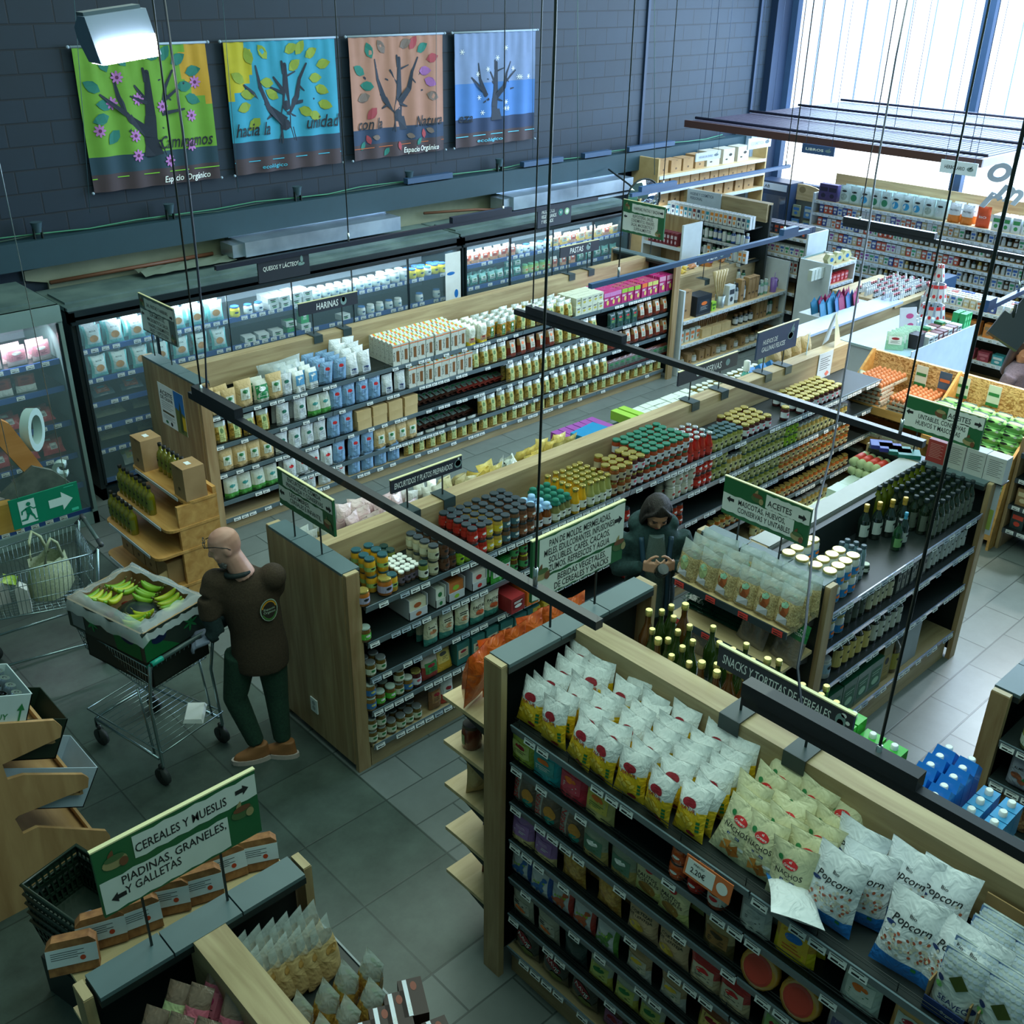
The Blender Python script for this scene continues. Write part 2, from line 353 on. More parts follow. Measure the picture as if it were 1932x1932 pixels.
SNACK = gondola('tall oak and black gondola full of crisp bags, backed by bottles', (3.07, 2.87, 0), R90, 4.2, 1.985, [1.65, 1.43, 1.19, .95, .70, .45, .21], .17, [1.70, 1.40, 1.10, .8, .5], post=.49, ps=.12, woodend=False, wires=True, tags=(.42, 'wwwww'), half=.49, endR=False)
OIL = gondola('short gondola of oil bottles and coconut jars under a whitish board', (4.95, 3.02, 0), 0, 2.18, 1.5, [1.27, 1.0, .68, .26], .22, [1.18, .9], post=.455, ps=.09, woodend=False, boff=.11, lipc=M(150, 165, 205, .2, coat=.8), tags=(.7, 'wws'), half=.455)
CER = gondola('low gondola with bread and biscuit boxes beside the cereal sign', (1.07, 2.87, 0), R90, 3.4, 1.5, [1.25, 1.0, .7, .4, .2], .15, [1.16, .9, .65, .4, .2], post=.43, half=.42, woodend=False, endR=False)
PLUM = gondola('gondola of pouches by the right edge with plum coloured top', (5.17, 1.46, 0), R90, 3.0, 1.5, [1.25, 1.0, .74, .48, .2], .15, [1.25], post=.42, woodend=False, endR=False, tags=(.9, 'w'))
# ---------------------------------------------------------------- product prototypes (stand on z=0, face -Y)
class Pr:
    def __init__(s, name, me, kids=(), cat=None): s.name = name; s.me = me; s.kids = kids; s.cat = cat or name.replace('_', ' ')
def put(p, loc, rz=0, label='', group=None, tilt=(0, 0), s=1, cat=None, name=None):
    o = bpy.data.objects.new(name or p.name, p.me); C.objects.link(o)
    o.location = loc; o.rotation_euler = (tilt[0], tilt[1], rz)
    if s != 1: o.scale = (s, s, s)
    for k in p.kids:
        c = bpy.data.objects.new(k[0], k[1]); C.objects.link(c); c.parent = o
        if len(k) > 2: c['label'] = k[2]
    return tag(o, label, cat or p.cat, group)
def cyl(R, d=.0012): return lambda x, z: (math.sin(x / R) * (R + d), -math.cos(x / R) * (R + d), z)
def jar(r, h, body, lid, lab, name='glass_jar', cat='jar', z0=.2, z1=.62, mark=INK, text=None, seg=14, lidh=.13, cont=None):
    b = MB().lathe([(r * .9, 0), (r, .005), (r, h * .76), (r * .84, h * .86), (r * .82, h * .90)], seg, 0)
    if cont: b.lathe([(r * 1.004, h * .02), (r * 1.004, h * cont)], seg, 1)
    kids = [('lid', MB().lathe([(r * .88, h * (1 - lidh)), (r * .92, h * (1 - lidh) + .002), (r * .92, h - .004), (r * .86, h)], seg, 0).mesh('lid', lid))]
    if lab:
        m = MB(); n = 10
        for i in range(n):
            a0, a1 = (-PI * .62 + PI * 1.24 * i / n) * r, (-PI * .62 + PI * 1.24 * (i + 1) / n) * r; f = cyl(r)
            m.add([f(a0, h * z0), f(a1, h * z0), f(a1, h * z1), f(a0, h * z1)], [(0, 1, 2, 3)], 0)
        f = cyl(r, .002); zc = h * (z0 + z1) / 2; hh = h * (z1 - z0)
        if text: m.text(text, 0, zc, hh * .3, r * 1.5, f, 1)
        else:
            m.ell(0, zc + hh * .12, r * .45, hh * .22, f, 1, 10)
            for k in range(2): m.poly([(-r * .6, zc - hh * (.2 + k * .14)), (r * .6, zc - hh * (.2 + k * .14)), (r * .6, zc - hh * (.26 + k * .14)), (-r * .6, zc - hh * (.26 + k * .14))], f, 1)
        kids.append(('label', m.mesh('label', [lab, mark])))
    return Pr(name, b.mesh(name, [body, cont and body or body]), kids, cat)
def bottle(r, h, body, cap, lab, name='glass_bottle', neck=.32, sh=.58, capc=None, seg=12, z0=.12, z1=.42, rn=.3, foil=None, square=False):
    seg2 = 4 if square else seg
    b = MB().lathe([(r * .93, 0), (r, .006), (r, h * sh), (r * .82, h * (sh + .07)), (r * rn * 1.15, h * (1 - neck + .1)), (r * rn, h * (1 - neck + .14)), (r * rn, h * .93)], seg if not square else 8, 0)
    kids = [('cap', MB().lathe([(r * rn * 1.2, h * .90), (r * rn * 1.25, h * .91), (r * rn * 1.25, h * .99), (r * rn * 1.1, h)], 10).mesh('cap', cap))]
    if foil: kids.append(('neck_foil', MB().lathe([(r * rn * 1.1, h * .80), (r * rn * 1.1, h * .91)], 10).mesh('neck_foil', foil)))
    if lab:
        m = MB(); n = 8; f = cyl(r)
        for i in range(n):
            a0, a1 = (-PI * .5 + PI * i / n) * r, (-PI * .5 + PI * (i + 1) / n) * r
            m.add([f(a0, h * z0), f(a1, h * z0), f(a1, h * z1), f(a0, h * z1)], [(0, 1, 2, 3)], 0)
        f = cyl(r, .002); zc = h * (z0 + z1) / 2
        m.ell(0, zc + h * .05, r * .4, h * .035, f, 1, 10).poly([(-r * .5, zc - h * .03), (r * .5, zc - h * .03), (r * .5, zc - h * .045), (-r * .5, zc - h * .045)], f, 1)
        kids.append(('label', m.mesh('label', [lab, INK])))
    return Pr(name, b.mesh(name, body), kids, 'bottle')
_fm = {}
def film(m):
    if m.name in _fm: return _fm[m.name]
    f = m.copy(); f.name = 'crinkled_' + m.name; t = f.node_tree; p = t.nodes['Principled BSDF']
    n = t.nodes.new('ShaderNodeTexNoise'); n.inputs['Scale'].default_value = 16; n.inputs['Detail'].default_value = 2; n.inputs['Distortion'].default_value = 1.2
    tc = t.nodes.new('ShaderNodeTexCoord'); t.links.new(tc.outputs['Object'], n.inputs['Vector'])
    b = t.nodes.new('ShaderNodeBump'); b.inputs['Strength'].default_value = .9; b.inputs['Distance'].default_value = .012
    t.links.new(n.outputs[0], b.inputs['Height']); t.links.new(b.outputs[0], p.inputs['Normal'])
    _fm[m.name] = f; _fm[f.name] = f
    return f
def surf(w_, h, d, kind, seed=0):
    r_ = random.Random(seed); ph = [r_.uniform(0, 6) for _ in range(6)]
    def T(u, v):
        e = max(0, 1 - abs(u) ** 2.6) ** .5
        if kind == 'chip': p = max(0, math.sin(PI * min(1, max(0, (v - .03) / .94)))) ** .55
        elif kind == 'brick': p = min(1, (1 - v) / .12) ; e = max(0, 1 - abs(u) ** 8) ** .5
        else: p = min(1, v / .04 + .5) * (1 if v < .4 else max(0, 1 - ((v - .4) / .6) ** 2) ** .8)
        wr = 1 + .13 * math.sin(5 * u + ph[0] + 4 * v) * math.sin(7 * v + ph[1]) + .07 * math.sin(11 * u + ph[2]) * math.sin(3 + 9 * v + ph[3])
        return e * p * wr
    def W(v): return w_ / 2 * ((1 - .10 * math.sin(PI * v)) if kind == 'chip' else (1 - .06 * v))
    def f(x, z, side=-1, off=.0012):
        v = min(1, max(0, z / h)); Wv = W(v); u = max(-1, min(1, x / Wv)); b = .012 * math.sin(3 * v + ph[4]) * (v ** 2)
        return (x, side * (d / 2 * T(u, v) + off) + b, z + (.012 * abs(u) * (1 if v > .9 else 0) if kind == 'chip' else 0))
    return f, W
def pouch(w_, h, d, mats, band, kind='chip', dec=None, name='snack_bag', cat='bag', seed=0, nu=8, nv=10, lab=None):
    f, W = surf(w_, h, d, kind, seed); m = MB()
    for side in (-1, 1):
        vs = []; 
        for j in range(nv + 1):
            v = j / nv
            for i in range(nu + 1): u = -1 + 2 * i / nu; vs.append(f(u * W(v), v * h, side, .0008))
        for j in range(nv):
            for i in range(nu):
                a = j * (nu + 1) + i; q = (a, a + 1, a + nu + 2, a + nu + 1)
                m.add([vs[k] for k in q], [(0, 1, 2, 3) if side < 0 else (3, 2, 1, 0)], band((j + .5) / nv, (-1 + (2 * i + 1) / nu)), True)
    m2 = weld(m)
    kids = []
    if dec:
        dm = MB(); mt = dec(dm, lambda x, z: f(x, z, -1, .0035)); kids.append((lab or 'printed_panel', dm.mesh('print', mt)))
    return Pr(name, m2.mesh(name, [film(q) for q in mats]), kids, cat)
def weld(m):
    key = {}; idx = []
    vs = []
    for v in m.v:
        k = (round(v[0], 5), round(v[1], 5), round(v[2], 5))
        if k not in key: key[k] = len(vs); vs.append(v)
        idx.append(key[k])
    o = MB(); o.v = vs; o.f = [[idx[i] for i in f] for f in m.f]; o.m = m.m; o.sm = m.sm
    o2 = [(f, a, b) for f, a, b in zip(o.f, o.m, o.sm) if len(set(f)) == len(f)]
    o.f = [a[0] for a in o2]; o.m = [a[1] for a in o2]; o.sm = [a[2] for a in o2]
    return o
def carton(w_, h, d, mats, name='carton', cat='box', dec=None, lab='printed_panel', lidk=None):
    m = MB().box(-w_ / 2, w_ / 2, -d / 2, d / 2, 0, h)
    if len(mats) > 1: m.m = [0, 0, 0, 0, 1 if lidk is None else 0, 1 if lidk is None else 0]; m.m = [0, 0, 0, 0, 0, 0]; m.m[5] = 0
    kids = []
    if dec:
        dm = MB(); mt = dec(dm, lambda x, z: (x, -d / 2 - .0012, z)); kids.append((lab, dm.mesh('print', mt)))
    return Pr(name, m.mesh(name, mats[0]), kids, cat)
one = lambda v, u: 0
def lines(m, f, x0, x1, z, n, dz, mi, t=.003):
    for k in range(n): m.poly([(x0, z - k * dz), (x1 - (k % 2) * (x1 - x0) * .2, z - k * dz), (x1 - (k % 2) * (x1 - x0) * .2, z - k * dz - t), (x0, z - k * dz - t)], f, mi)
    return m
RED = M(206, 40, 44); DRED = M(150, 30, 44); GRN = M(38, 120, 66); LIME = M(150, 196, 60); YEL = M(238, 196, 40, .3, coat=.5); ORG = M(232, 116, 40); BLU = M(40, 120, 200, .35, coat=.4); TEAL = M(40, 130, 122); NAVY = M(30, 54, 108); PINK = M(222, 72, 130)
GOLD = M(208, 190, 108, .25, .8); SILV = M(196, 206, 206, .3, .8); BLID = M(44, 56, 62, .35, coat=.3); GLID = M(30, 110, 84, .35, coat=.4); DLID = M(24, 62, 60, .35, coat=.4)
def lab_dec(cols, w_, z0, z1, kind=0):     # a plain label with marks
    def d(m, f):
        n = 4
        for i in range(n):
            a, b = -w_ / 2 + w_ * i / n, -w_ / 2 + w_ * (i + 1) / n
            for j in range(3):
                c0, c1 = z0 + (z1 - z0) * j / 3, z0 + (z1 - z0) * (j + 1) / 3
                m.poly([(a, c0), (b, c0), (b, c1), (a, c1)], f, 0)
        g = lambda x, z: tuple(q + (-.0012 if i == 1 else 0) for i, q in enumerate(f(x, z)))
        if kind == 0: m.ell(0, z0 + (z1 - z0) * .72, w_ * .3, (z1 - z0) * .16, g, 1); lines(m, g, -w_ * .35, w_ * .35, z0 + (z1 - z0) * .45, 3, (z1 - z0) * .12, 2)
        elif kind == 1: lines(m, g, -w_ * .4, w_ * .4, z0 + (z1 - z0) * .85, 2, (z1 - z0) * .14, 2, .006); m.ell(0, z0 + (z1 - z0) * .3, w_ * .35, (z1 - z0) * .2, g, 1)
        return cols
    return d
# bags, jars ... of the crisp gondola
def chipdec(m, f):
    m.ell(0, .190, .040, .024, f, 0, 14, 0, 2); m.text('NATUR', 0, .158, .020, .088, f, 0); m.poly([(-.05, .148), (.05, .148), (.05, .171), (-.05, .171)], lambda x, z: tuple(q + (.0012 if i == 1 else 0) for i, q in enumerate(f(x, z))), 1)
    for i in range(3): m.poly([(.058, .055 + i * .022), (.076, .055 + i * .022), (.076, .070 + i * .022), (.058, .070 + i * .022)], f, 2)
    for i in range(5): m.ell(-.05 + i * .02, .09 + .02 * (i % 2), .018, .010, f, 3, 8, i)
    m.ell(.03, .03, .028, .014, f, 0, 10)
    return [DRED, WHT, GRN, M(250, 216, 90, .35)]
CHIPB = [pouch(.195, .27, .085, [YEL, M(226, 232, 232, .22, coat=.8)], lambda v, u: 1 if v > .56 + .10 * u * u else 0, 'chip', chipdec, 'crisp_bag', 'crisp bag', s) for s in (1, 2, 3)]
def nachodec(m, f):
    m.ell(.0, .205, .036, .022, f, 0, 16, 0, 2); m.ell(-.048, .222, .013, .013, f, 1, 10); m.text('el', 0, .216, .012, .012, lambda x, z: tuple(q + (-.001 if i == 1 else 0) for i, q in enumerate(f(x, z))), 3)
    m.text('Granero', 0, .199, .013, .056, lambda x, z: tuple(q + (-.001 if i == 1 else 0) for i, q in enumerate(f(x, z))), 3)
    m.text('NACHOS', 0, .158, .024, .125, f, 2); m.text('DE MAIZ', 0, .136, .008, .034, f, 2); m.poly([(-.036, .118), (.036, .118), (.036, .129), (-.036, .129)], f, 4)
    m.text('SIN GLUTEN', 0, .1235, .006, .06, lambda x, z: tuple(q + (-.001 if i == 1 else 0) for i, q in enumerate(f(x, z))), 3)
    for i, (x, z, a) in enumerate(((0, .06, .3), (.03, .07, 1.2), (-.03, .05, 2), (.012, .04, 2.6), (-.012, .082, .9), (.035, .045, 0))): m.poly([(x + .026 * math.cos(a + k * 2.1), z + .026 * math.sin(a + k * 2.1)) for k in range(3)], lambda x, z, i=i: tuple(q + (-.0006 * i if j == 1 else 0) for j, q in enumerate(f(x, z))), 5 + i % 2)
    m.ell(.055, .085, .022, .008, f, 3, 10, -.2)
    return [RED, GRN, INK, WHT, NAVY, M(214, 140, 60), M(190, 112, 44)]
NACHO = [pouch(.215, .28, .095, [M(206, 204, 166, .5)], one, 'chip', nachodec, 'nacho_bag', 'nacho bag', s) for s in (4, 5, 6)]
def popdec(m, f):
    m.text('Popcorn', 0, .235, .036, .155, f, 0, .25); m.text('Bio', 0, .268, .014, .03, f, 0)
    r_ = random.Random(3)
    for i in range(70):
        x, z = r_.uniform(-.09, .09), r_.gauss(.145, .028)
        m.ell(x, z, .008, .006, lambda a, b, i=i: tuple(q + (-.0004 * (i % 3) if j == 1 else 0) for j, q in enumerate(f(a, b))), r_.choice((1, 2, 3, 3)), 7, r_.random() * 3)
    m.ell(-.075, .205, .022, .009, f, 4, 10); m.poly([(.05, .05), (.07, .05), (.07, .065), (.05, .065)], f, 5)
    return [INK, M(172, 84, 56), M(232, 226, 200), M(206, 200, 184), NAVY, GRN]
POP = [pouch(.24, .345, .10, [BLU, M(228, 234, 240, .4)], lambda v, u: 0 if v < .20 + .05 * u else 1, 'chip', popdec, 'popcorn_bag', 'popcorn bag', s) for s in (7, 8, 9)]
def seadec(m, f):
    m.poly([(-.075, .15), (.075, .15), (.075, .245), (-.075, .245)], f, 0)
    g = lambda x, z: tuple(q + (-.001 if i == 1 else 0) for i, q in enumerate(f(x, z)))
    for j in range(4):
        for i in range(9): m.ell(-.068 + i * .017 + (j % 2) * .008, .17 + j * .022, .008, .006, g, 1, 8)
    m.poly([(0, .185), (.034, .152), (0, .119), (-.034, .152)], lambda x, z: tuple(q + (-.002 if i == 1 else 0) for i, q in enumerate(f(x, z))), 2)
    m.ell(-.058, .135, .012, .012, g, 4, 12); m.ell(-.058, .105, .012, .012, g, 3, 12); m.ell(.058, .075, .014, .014, g, 4, 12)
    m.text('SEAVEG', 0, .062, .022, .10, g, 4); m.text('CRISPIES', 0, .038, .010, .05, g, 4)
    return [M(120, 150, 196, .3), M(200, 214, 232), M(70, 84, 40, .3), M(120, 190, 110), NAVY]
SEA = pouch(.155, .25, .05, [M(222, 230, 228, .35, coat=.3)], one, 'stand', seadec, 'seaweed_packet', 'seaweed packet', 11)
def simple(w_, h, d, col, col2, split, labc, kind='stand', seed=1, name='snack_packet', cat='packet', coat=.4, mk=(DRED, INK), lz=(.3, .75), lw=.7, k2=0, up=True):
    ms = [col if not isinstance(col, tuple) else M(*col, .35, coat=coat), col2 if not isinstance(col2, tuple) else M(*col2, .35, coat=coat)]
    return pouch(w_, h, d, ms, lambda v, u: 1 if v > split else 0, kind, lab_dec([labc, mk[0], mk[1]], w_ * lw, h * lz[0], h * lz[1], k2) if labc else None, name, cat, seed)
# ---------------------------------------------------------------- shelf runs
SIDES = {  # name: (axis, inward, face rz, mode, line coordinate)
    'MID': ((1, 0), (0, 1), 0, 'y', 4.495), 'REAR': ((1, 0), (0, 1), 0, 'y', 8.01), 'OIL': ((1, 0), (0, 1), 0, 'y', 2.59),
    'MIDB': ((1, 0), (0, -1), PI, 'y', 5.44), 'OILB': ((1, 0), (0, -1), PI, 'y', 3.47),
    'SNACK': ((0, -1), (1, 0), -PI / 2, 'x', 2.60), 'SNACKB': ((0, -1), (-1, 0), PI / 2, 'x', 3.54),
    'CER': ((0, -1), (1, 0), -PI / 2, 'x', .60), 'CERB': ((0, -1), (-1, 0), PI / 2, 'x', 1.54), 'PLUM': ((0, -1), (1, 0), -PI / 2, 'x', 4.70)}
COUNT = {}
def run(side, a, b, z, pr, pitch, desc, place, rows=1, rp=.085, stack=1, sh=.1, group=None, end='the near end post', skip=0, jit=.006, jr=.05, tilt=0, off=0, px=True, s=1, rzx=0, rise=0, cat=None, name=None, lean=0):
    ax, inn, rz, mode, ln = SIDES[side]
    prs = pr if isinstance(pr, list) else [pr]
    if px: a, b = (lx(a, ln, z), lx(b, ln, z)) if mode == 'y' else (ly(a, ln, z), ly(b, ln, z))
    L = abs(b - a); n = max(1, int(round(L / pitch))); r_ = random.Random(int(abs(a) * 1000 + z * 100))
    sg = 1 if b > a else -1; out = []
    key = (desc, place)
    for i in range(n):
        for r in range(rows):
            for k in range(stack):
                if skip and r_.random() < skip and (k == stack - 1) and r > 0: continue
                c = a + sg * (i + .5) * L / n + r_.uniform(-jit, jit); q = ln + off * (inn[0] + inn[1]) + (inn[0] + inn[1]) * (r * rp + rp * .5) + (r_.uniform(-jit, jit) if rows > 1 else 0)
                x, y = (c, q) if mode == 'y' else (q, c)
                ci = COUNT.get(key, 0) if (rows == 1 and stack == 1) else None
                lab = '%s, %s along' % (desc, od(i))
                if rows > 1: lab += ', %s row' % ('front' if r == 0 else od(r))
                if stack > 1: lab += ', ' + ('bottom', 'stacked', 'topmost')[k if stack == 3 else k]
                lab += ', ' + place
                o = put(r_.choice(prs), (x, y, z + k * sh + r * rise), rz + rzx + r_.uniform(-jr, jr), lab, group or ('%s on %s' % (desc, place)), (tilt + (lean * r_.uniform(-1, 1)), r_.uniform(-lean, lean)), s, cat, name)
                out.append(o)
    return out
# ---------------------------------------------------------------- middle gondola, top shelf
P1 = 'top jar shelf'
MT = 1.25
jj = lambda r, h, b, l, lab, **k: jar(r, h, M(*b, .12, coat=.6) if isinstance(b, tuple) else b, l, lab, **k)
WL = M(222, 226, 214)
J = dict(
    honey=jj(.042, .10, (170, 100, 36), GOLD, M(170, 168, 196)), corn=jj(.036, .115, (212, 160, 40), M(38, 84, 92, .3, coat=.5), M(150, 190, 110), z0=.3, z1=.55),
    spice=jj(.022, .095, (84, 64, 50), WHT, M(110, 100, 120), seg=10), caper=jj(.032, .12, (120, 130, 50), DLID, WL),
    cream=jj(.036, .105, (180, 172, 140), BLID, M(196, 196, 170)), brown=jj(.036, .105, (70, 44, 30), BLID, M(92, 60, 42)),
    green=jj(.034, .10, (110, 150, 30), BLID, M(140, 176, 40)), red=jj(.037, .105, (150, 36, 24), BLID, M(200, 52, 40), mark=WHT), yellow=jj(.035, .105, (170, 140, 60), BLID, M(212, 188, 50), mark=WHT),
    teal=jj(.036, .105, (96, 70, 50), BLID, M(62, 100, 114), mark=WHT), cocoa=jj(.036, .105, (90, 60, 44), BLID, M(142, 92, 66), mark=WHT),
    gold=jj(.037, .11, (134, 70, 30), GOLD, M(186, 174, 150)), tomg=jj(.036, .125, (150, 60, 30), GLID, M(206, 212, 220)), olive=jj(.034, .12, (136, 140, 66), M(60, 92, 92, .3, .5), M(190, 190, 140)),
    plum=jj(.038, .12, (70, 20, 26), GOLD, M(208, 216, 224), mark=M(200, 90, 110)), tall=jj(.034, .15, (176, 150, 80), SILV, M(206, 200, 150)), pesto=jj(.036, .11, (170, 96, 40), GOLD, M(196, 184, 140)),
    swirl=jj(.042, .11, (190, 190, 176), M(206, 206, 196), M(206, 206, 196), mark=M(170, 60, 40)), silv=jj(.036, .10, (96, 76, 30), SILV, M(206, 212, 190), mark=GRN), gl=jj(.037, .10, (110, 80, 40), M(180, 200, 190, .4), M(92, 186, 66), mark=WHT),
    blj=jj(.037, .10, (120, 90, 40), M(190, 200, 190, .4), M(50, 110, 170), mark=M(200, 200, 120)), ylid=jj(.034, .115, (96, 66, 30), M(196, 196, 40, .35, coat=.4), M(70, 150, 90)), dsp=jj(.037, .095, (140, 50, 24), BLID, M(176, 60, 34), mark=WHT))
bt = lambda r, h, b, cap, lab, **k: bottle(r, h, M(*b, .12, coat=.6), cap, lab, **k)
for _k, _v in {'honey': 'honey_jar', 'corn': 'sweetcorn_jar', 'spice': 'spice_jar', 'caper': 'caper_jar', 'cream': 'cream_sauce_jar', 'brown': 'bean_jar', 'green': 'pesto_jar', 'red': 'sauce_jar', 'yellow': 'sauce_jar', 'teal': 'sauce_jar', 'cocoa': 'sauce_jar', 'gold': 'preserve_jar', 'tomg': 'tomato_jar', 'olive': 'olive_jar', 'plum': 'jam_jar', 'tall': 'vegetable_jar', 'pesto': 'preserve_jar', 'swirl': 'paper_tub', 'silv': 'pickle_jar', 'gl': 'pickle_jar', 'blj': 'sauerkraut_jar', 'ylid': 'pickle_jar', 'dsp': 'dip_tub'}.items(): J[_k].name = _v
BT = dict(
    oily=bt(.034, .19, (206, 158, 30), GOLD, WL, rn=.55, neck=.3, sh=.5), pale=bt(.034, .19, (150, 152, 84), GOLD, WL, rn=.55, neck=.3, sh=.5), ketch=bt(.036, .19, (158, 30, 20), SILV, M(190, 60, 50), rn=.5, sh=.5),
    cloth=bt(.036, .17, (120, 64, 24), M(150, 190, 220, .9), M(214, 214, 220), rn=.6, sh=.5), clothg=bt(.036, .17, (120, 120, 70), M(30, 110, 90, .9), WL, rn=.6, sh=.5))
for kk, col in (('cloth', M(150, 192, 226, .95)), ('clothg', M(28, 112, 92, .95))):     # gathered cloth bonnet on the neck
    b_ = BT[kk]; m = MB(); seg = 16; prof = [(.030, .132), (.036, .138), (.024, .148), (.027, .158), (.024, .170), (.010, .175)]
    vs = []
    for j, (r, z) in enumerate(prof):
        for i in range(seg): rr = r * (1 + (.16 * (i % 2) if j < 2 else 0)); vs.append((rr * math.cos(2 * PI * i / seg), rr * math.sin(2 * PI * i / seg), z - (.006 * (i % 2) if j == 0 else 0)))
    m.add(vs, [(j * seg + i, j * seg + (i + 1) % seg, (j + 1) * seg + (i + 1) % seg, (j + 1) * seg + i) for j in range(5) for i in range(seg)] + [tuple(range(5 * seg, 6 * seg))], 0, True)
    b_.kids = [('cloth_cap', m.mesh('cloth_cap', col))] + list(b_.kids[1:])
def mid(a, b, z, key, desc, place, pitch=None, **k):
    p = J.get(key) or BT[key]; w_ = max(v.co.x for v in p.me.vertices) * 2
    return run('MID', a, b, z, p, pitch or w_ * 1.06, desc, place, rp=k.pop('rp', w_ * 1.04), **k)
mid(683, 706, MT, 'honey', 'gold-lidded honey jar', P1)
mid(718, 738, MT, 'honey', 'larger gold-lidded honey jar', P1, s=1.12) if False else put(J['honey'], (lx(726, 4.55, MT + .05), 4.55, MT), 0, 'wide gold-lidded jar with lilac label beside the end post, top jar shelf', 'honey jars', s=1.12)
mid(716, 760, MT, 'corn', 'sweetcorn jar', P1, off=.10, rows=3, stack=2, sh=.112)
mid(745, 758, MT, 'corn', 'lone sweetcorn jar', P1, off=.02)
mid(766, 805, MT, 'spice', 'white-capped spice jar', P1, rows=5, off=.05)
mid(728, 800, MT, 'caper', 'dark-lidded caper jar', P1, rows=2, off=.27)
mid(800, 812, MT, 'caper', 'tall green caper jar', P1)
mid(812, 836, MT, 'cream', 'cream jar', P1, rows=4, stack=2, sh=.105)
mid(836, 866, MT, 'brown', 'brown-labelled jar', P1, rows=4, stack=2, sh=.105)
mid(866, 893, MT, 'green', 'bright green jar', P1, rows=2)
mid(893, 921, MT, 'red', 'red-labelled sauce jar', P1, rows=5, stack=2, sh=.105)
mid(921, 951, MT, 'yellow', 'yellow-labelled sauce jar', P1, rows=5, stack=2, sh=.105)
mid(951, 986, MT, 'teal', 'slate-labelled sauce jar', P1, rows=5, stack=2, sh=.105)
mid(986, 1012, MT, 'cocoa', 'tan-labelled sauce jar', P1, rows=5, stack=2, sh=.105)
mid(1012, 1046, MT, 'cloth', 'juice bottle in blue cloth bonnet', P1, rows=3)
mid(1046, 1082, MT, 'clothg', 'juice bottle in green cloth bonnet', P1, rows=4)
mid(1082, 1112, MT, 'oily', 'amber sauce bottle', P1, rows=5)
mid(1112, 1156, MT, 'pale', 'pale green sauce bottle', P1, rows=5)
mid(1156, 1194, MT, 'gold', 'gold-lidded brown jar', P1, rows=4, stack=2, sh=.11, skip=.3)
mid(1194, 1216, MT, 'plum', 'dark jam jar', P1, rows=3, stack=2, sh=.12)
mid(1216, 1300, MT, 'tomg', 'green-lidded tomato jar', P1, rows=5, stack=2, sh=.125)
mid(1300, 1346, MT, 'ketch', 'red ketchup bottle', P1, rows=4)
mid(1346, 1402, MT, 'olive', 'olive jar', P1, rows=3, stack=1)
mid(1404, 1456, MT, 'plum', 'gold-lidded jar with white label', P1, rows=4)
mid(1480, 1490, MT, 'plum', 'lone white-labelled jar', P1)
mid(1510, 1590, MT, 'plum', 'dark jar beside the egg stand', P1, rows=4)
P2 = 'second jar shelf'; P3 = 'third jar shelf'; P4 = 'fourth jar shelf'; P5 = 'lowest jar shelf'
mid(692, 703, .99, 'gl', 'single green pickle jar', P2)
mid(966, 1000, .99, 'ylid', 'yellow-lidded jar', P2, rows=2, stack=2, sh=.115)
mid(1100, 1190, .99, 'red', 'red sauce jar', P2, rows=2)
mid(1262, 1312, .99, 'swirl', 'white tub with brown swirl', P2, rows=2, stack=2, sh=.11)
mid(1312, 1342, .99, 'red', 'tall red jar', P2, s=1.15, stack=2, sh=.12)
mid(1342, 1372, .99, 'olive', 'pickled olive jar', P2, stack=2, sh=.12)
mid(1372, 1400, .99, 'tall', 'yellow asparagus jar', P2)
mid(1400, 1480, .99, 'olive', 'green pickle jar', P2, stack=2, sh=.12)
mid(1480, 1505, .99, 'green', 'dark green lidded jar', P2, stack=2)
mid(1505, 1598, .99, 'tall', 'tall brown-labelled jar', P2)
mid(693, 735, .72, 'silv', 'silver-lidded jar', P3, rows=2)
mid(1385, 1470, .72, 'olive', 'pickle jar', P3, stack=2, sh=.12)
mid(1470, 1600, .72, 'pesto', 'orange preserve jar', P3, stack=2, sh=.11)
mid(1230, 1290, .72, 'dsp', 'small red tub', P3, stack=2, sh=.095)
mid(696, 716, .46, 'blj', 'blue-labelled jar', P4, stack=2, sh=.10, rows=2)
mid(716, 752, .46, 'gl', 'green-labelled jar', P4, stack=1, rows=2)
mid(752, 768, .46, 'silv', 'white-labelled jar', P4, stack=2, sh=.10)
mid(768, 782, .46, 'blj', 'dark-lidded sauerkraut jar', P4); mid(784, 800, .46, 'plum', 'purple pickle jar', P4)
mid(1180, 1260, .46, 'red', 'sauce jar', P4, stack=2); mid(1340, 1600, .46, 'pesto', 'amber preserve jar', P4, stack=1)
mid(700, 736, .19, 'silv', 'double-stacked silver-lidded jar', P5, stack=2, sh=.10)
mid(736, 800, .19, 'silv', 'white and green jar', P5, stack=1, rows=2)
mid(1060, 1200, .19, 'red', 'dark red jar', P5, stack=2, sh=.105); mid(1420, 1560, .19, 'tall', 'orange jar with green lid', P5)
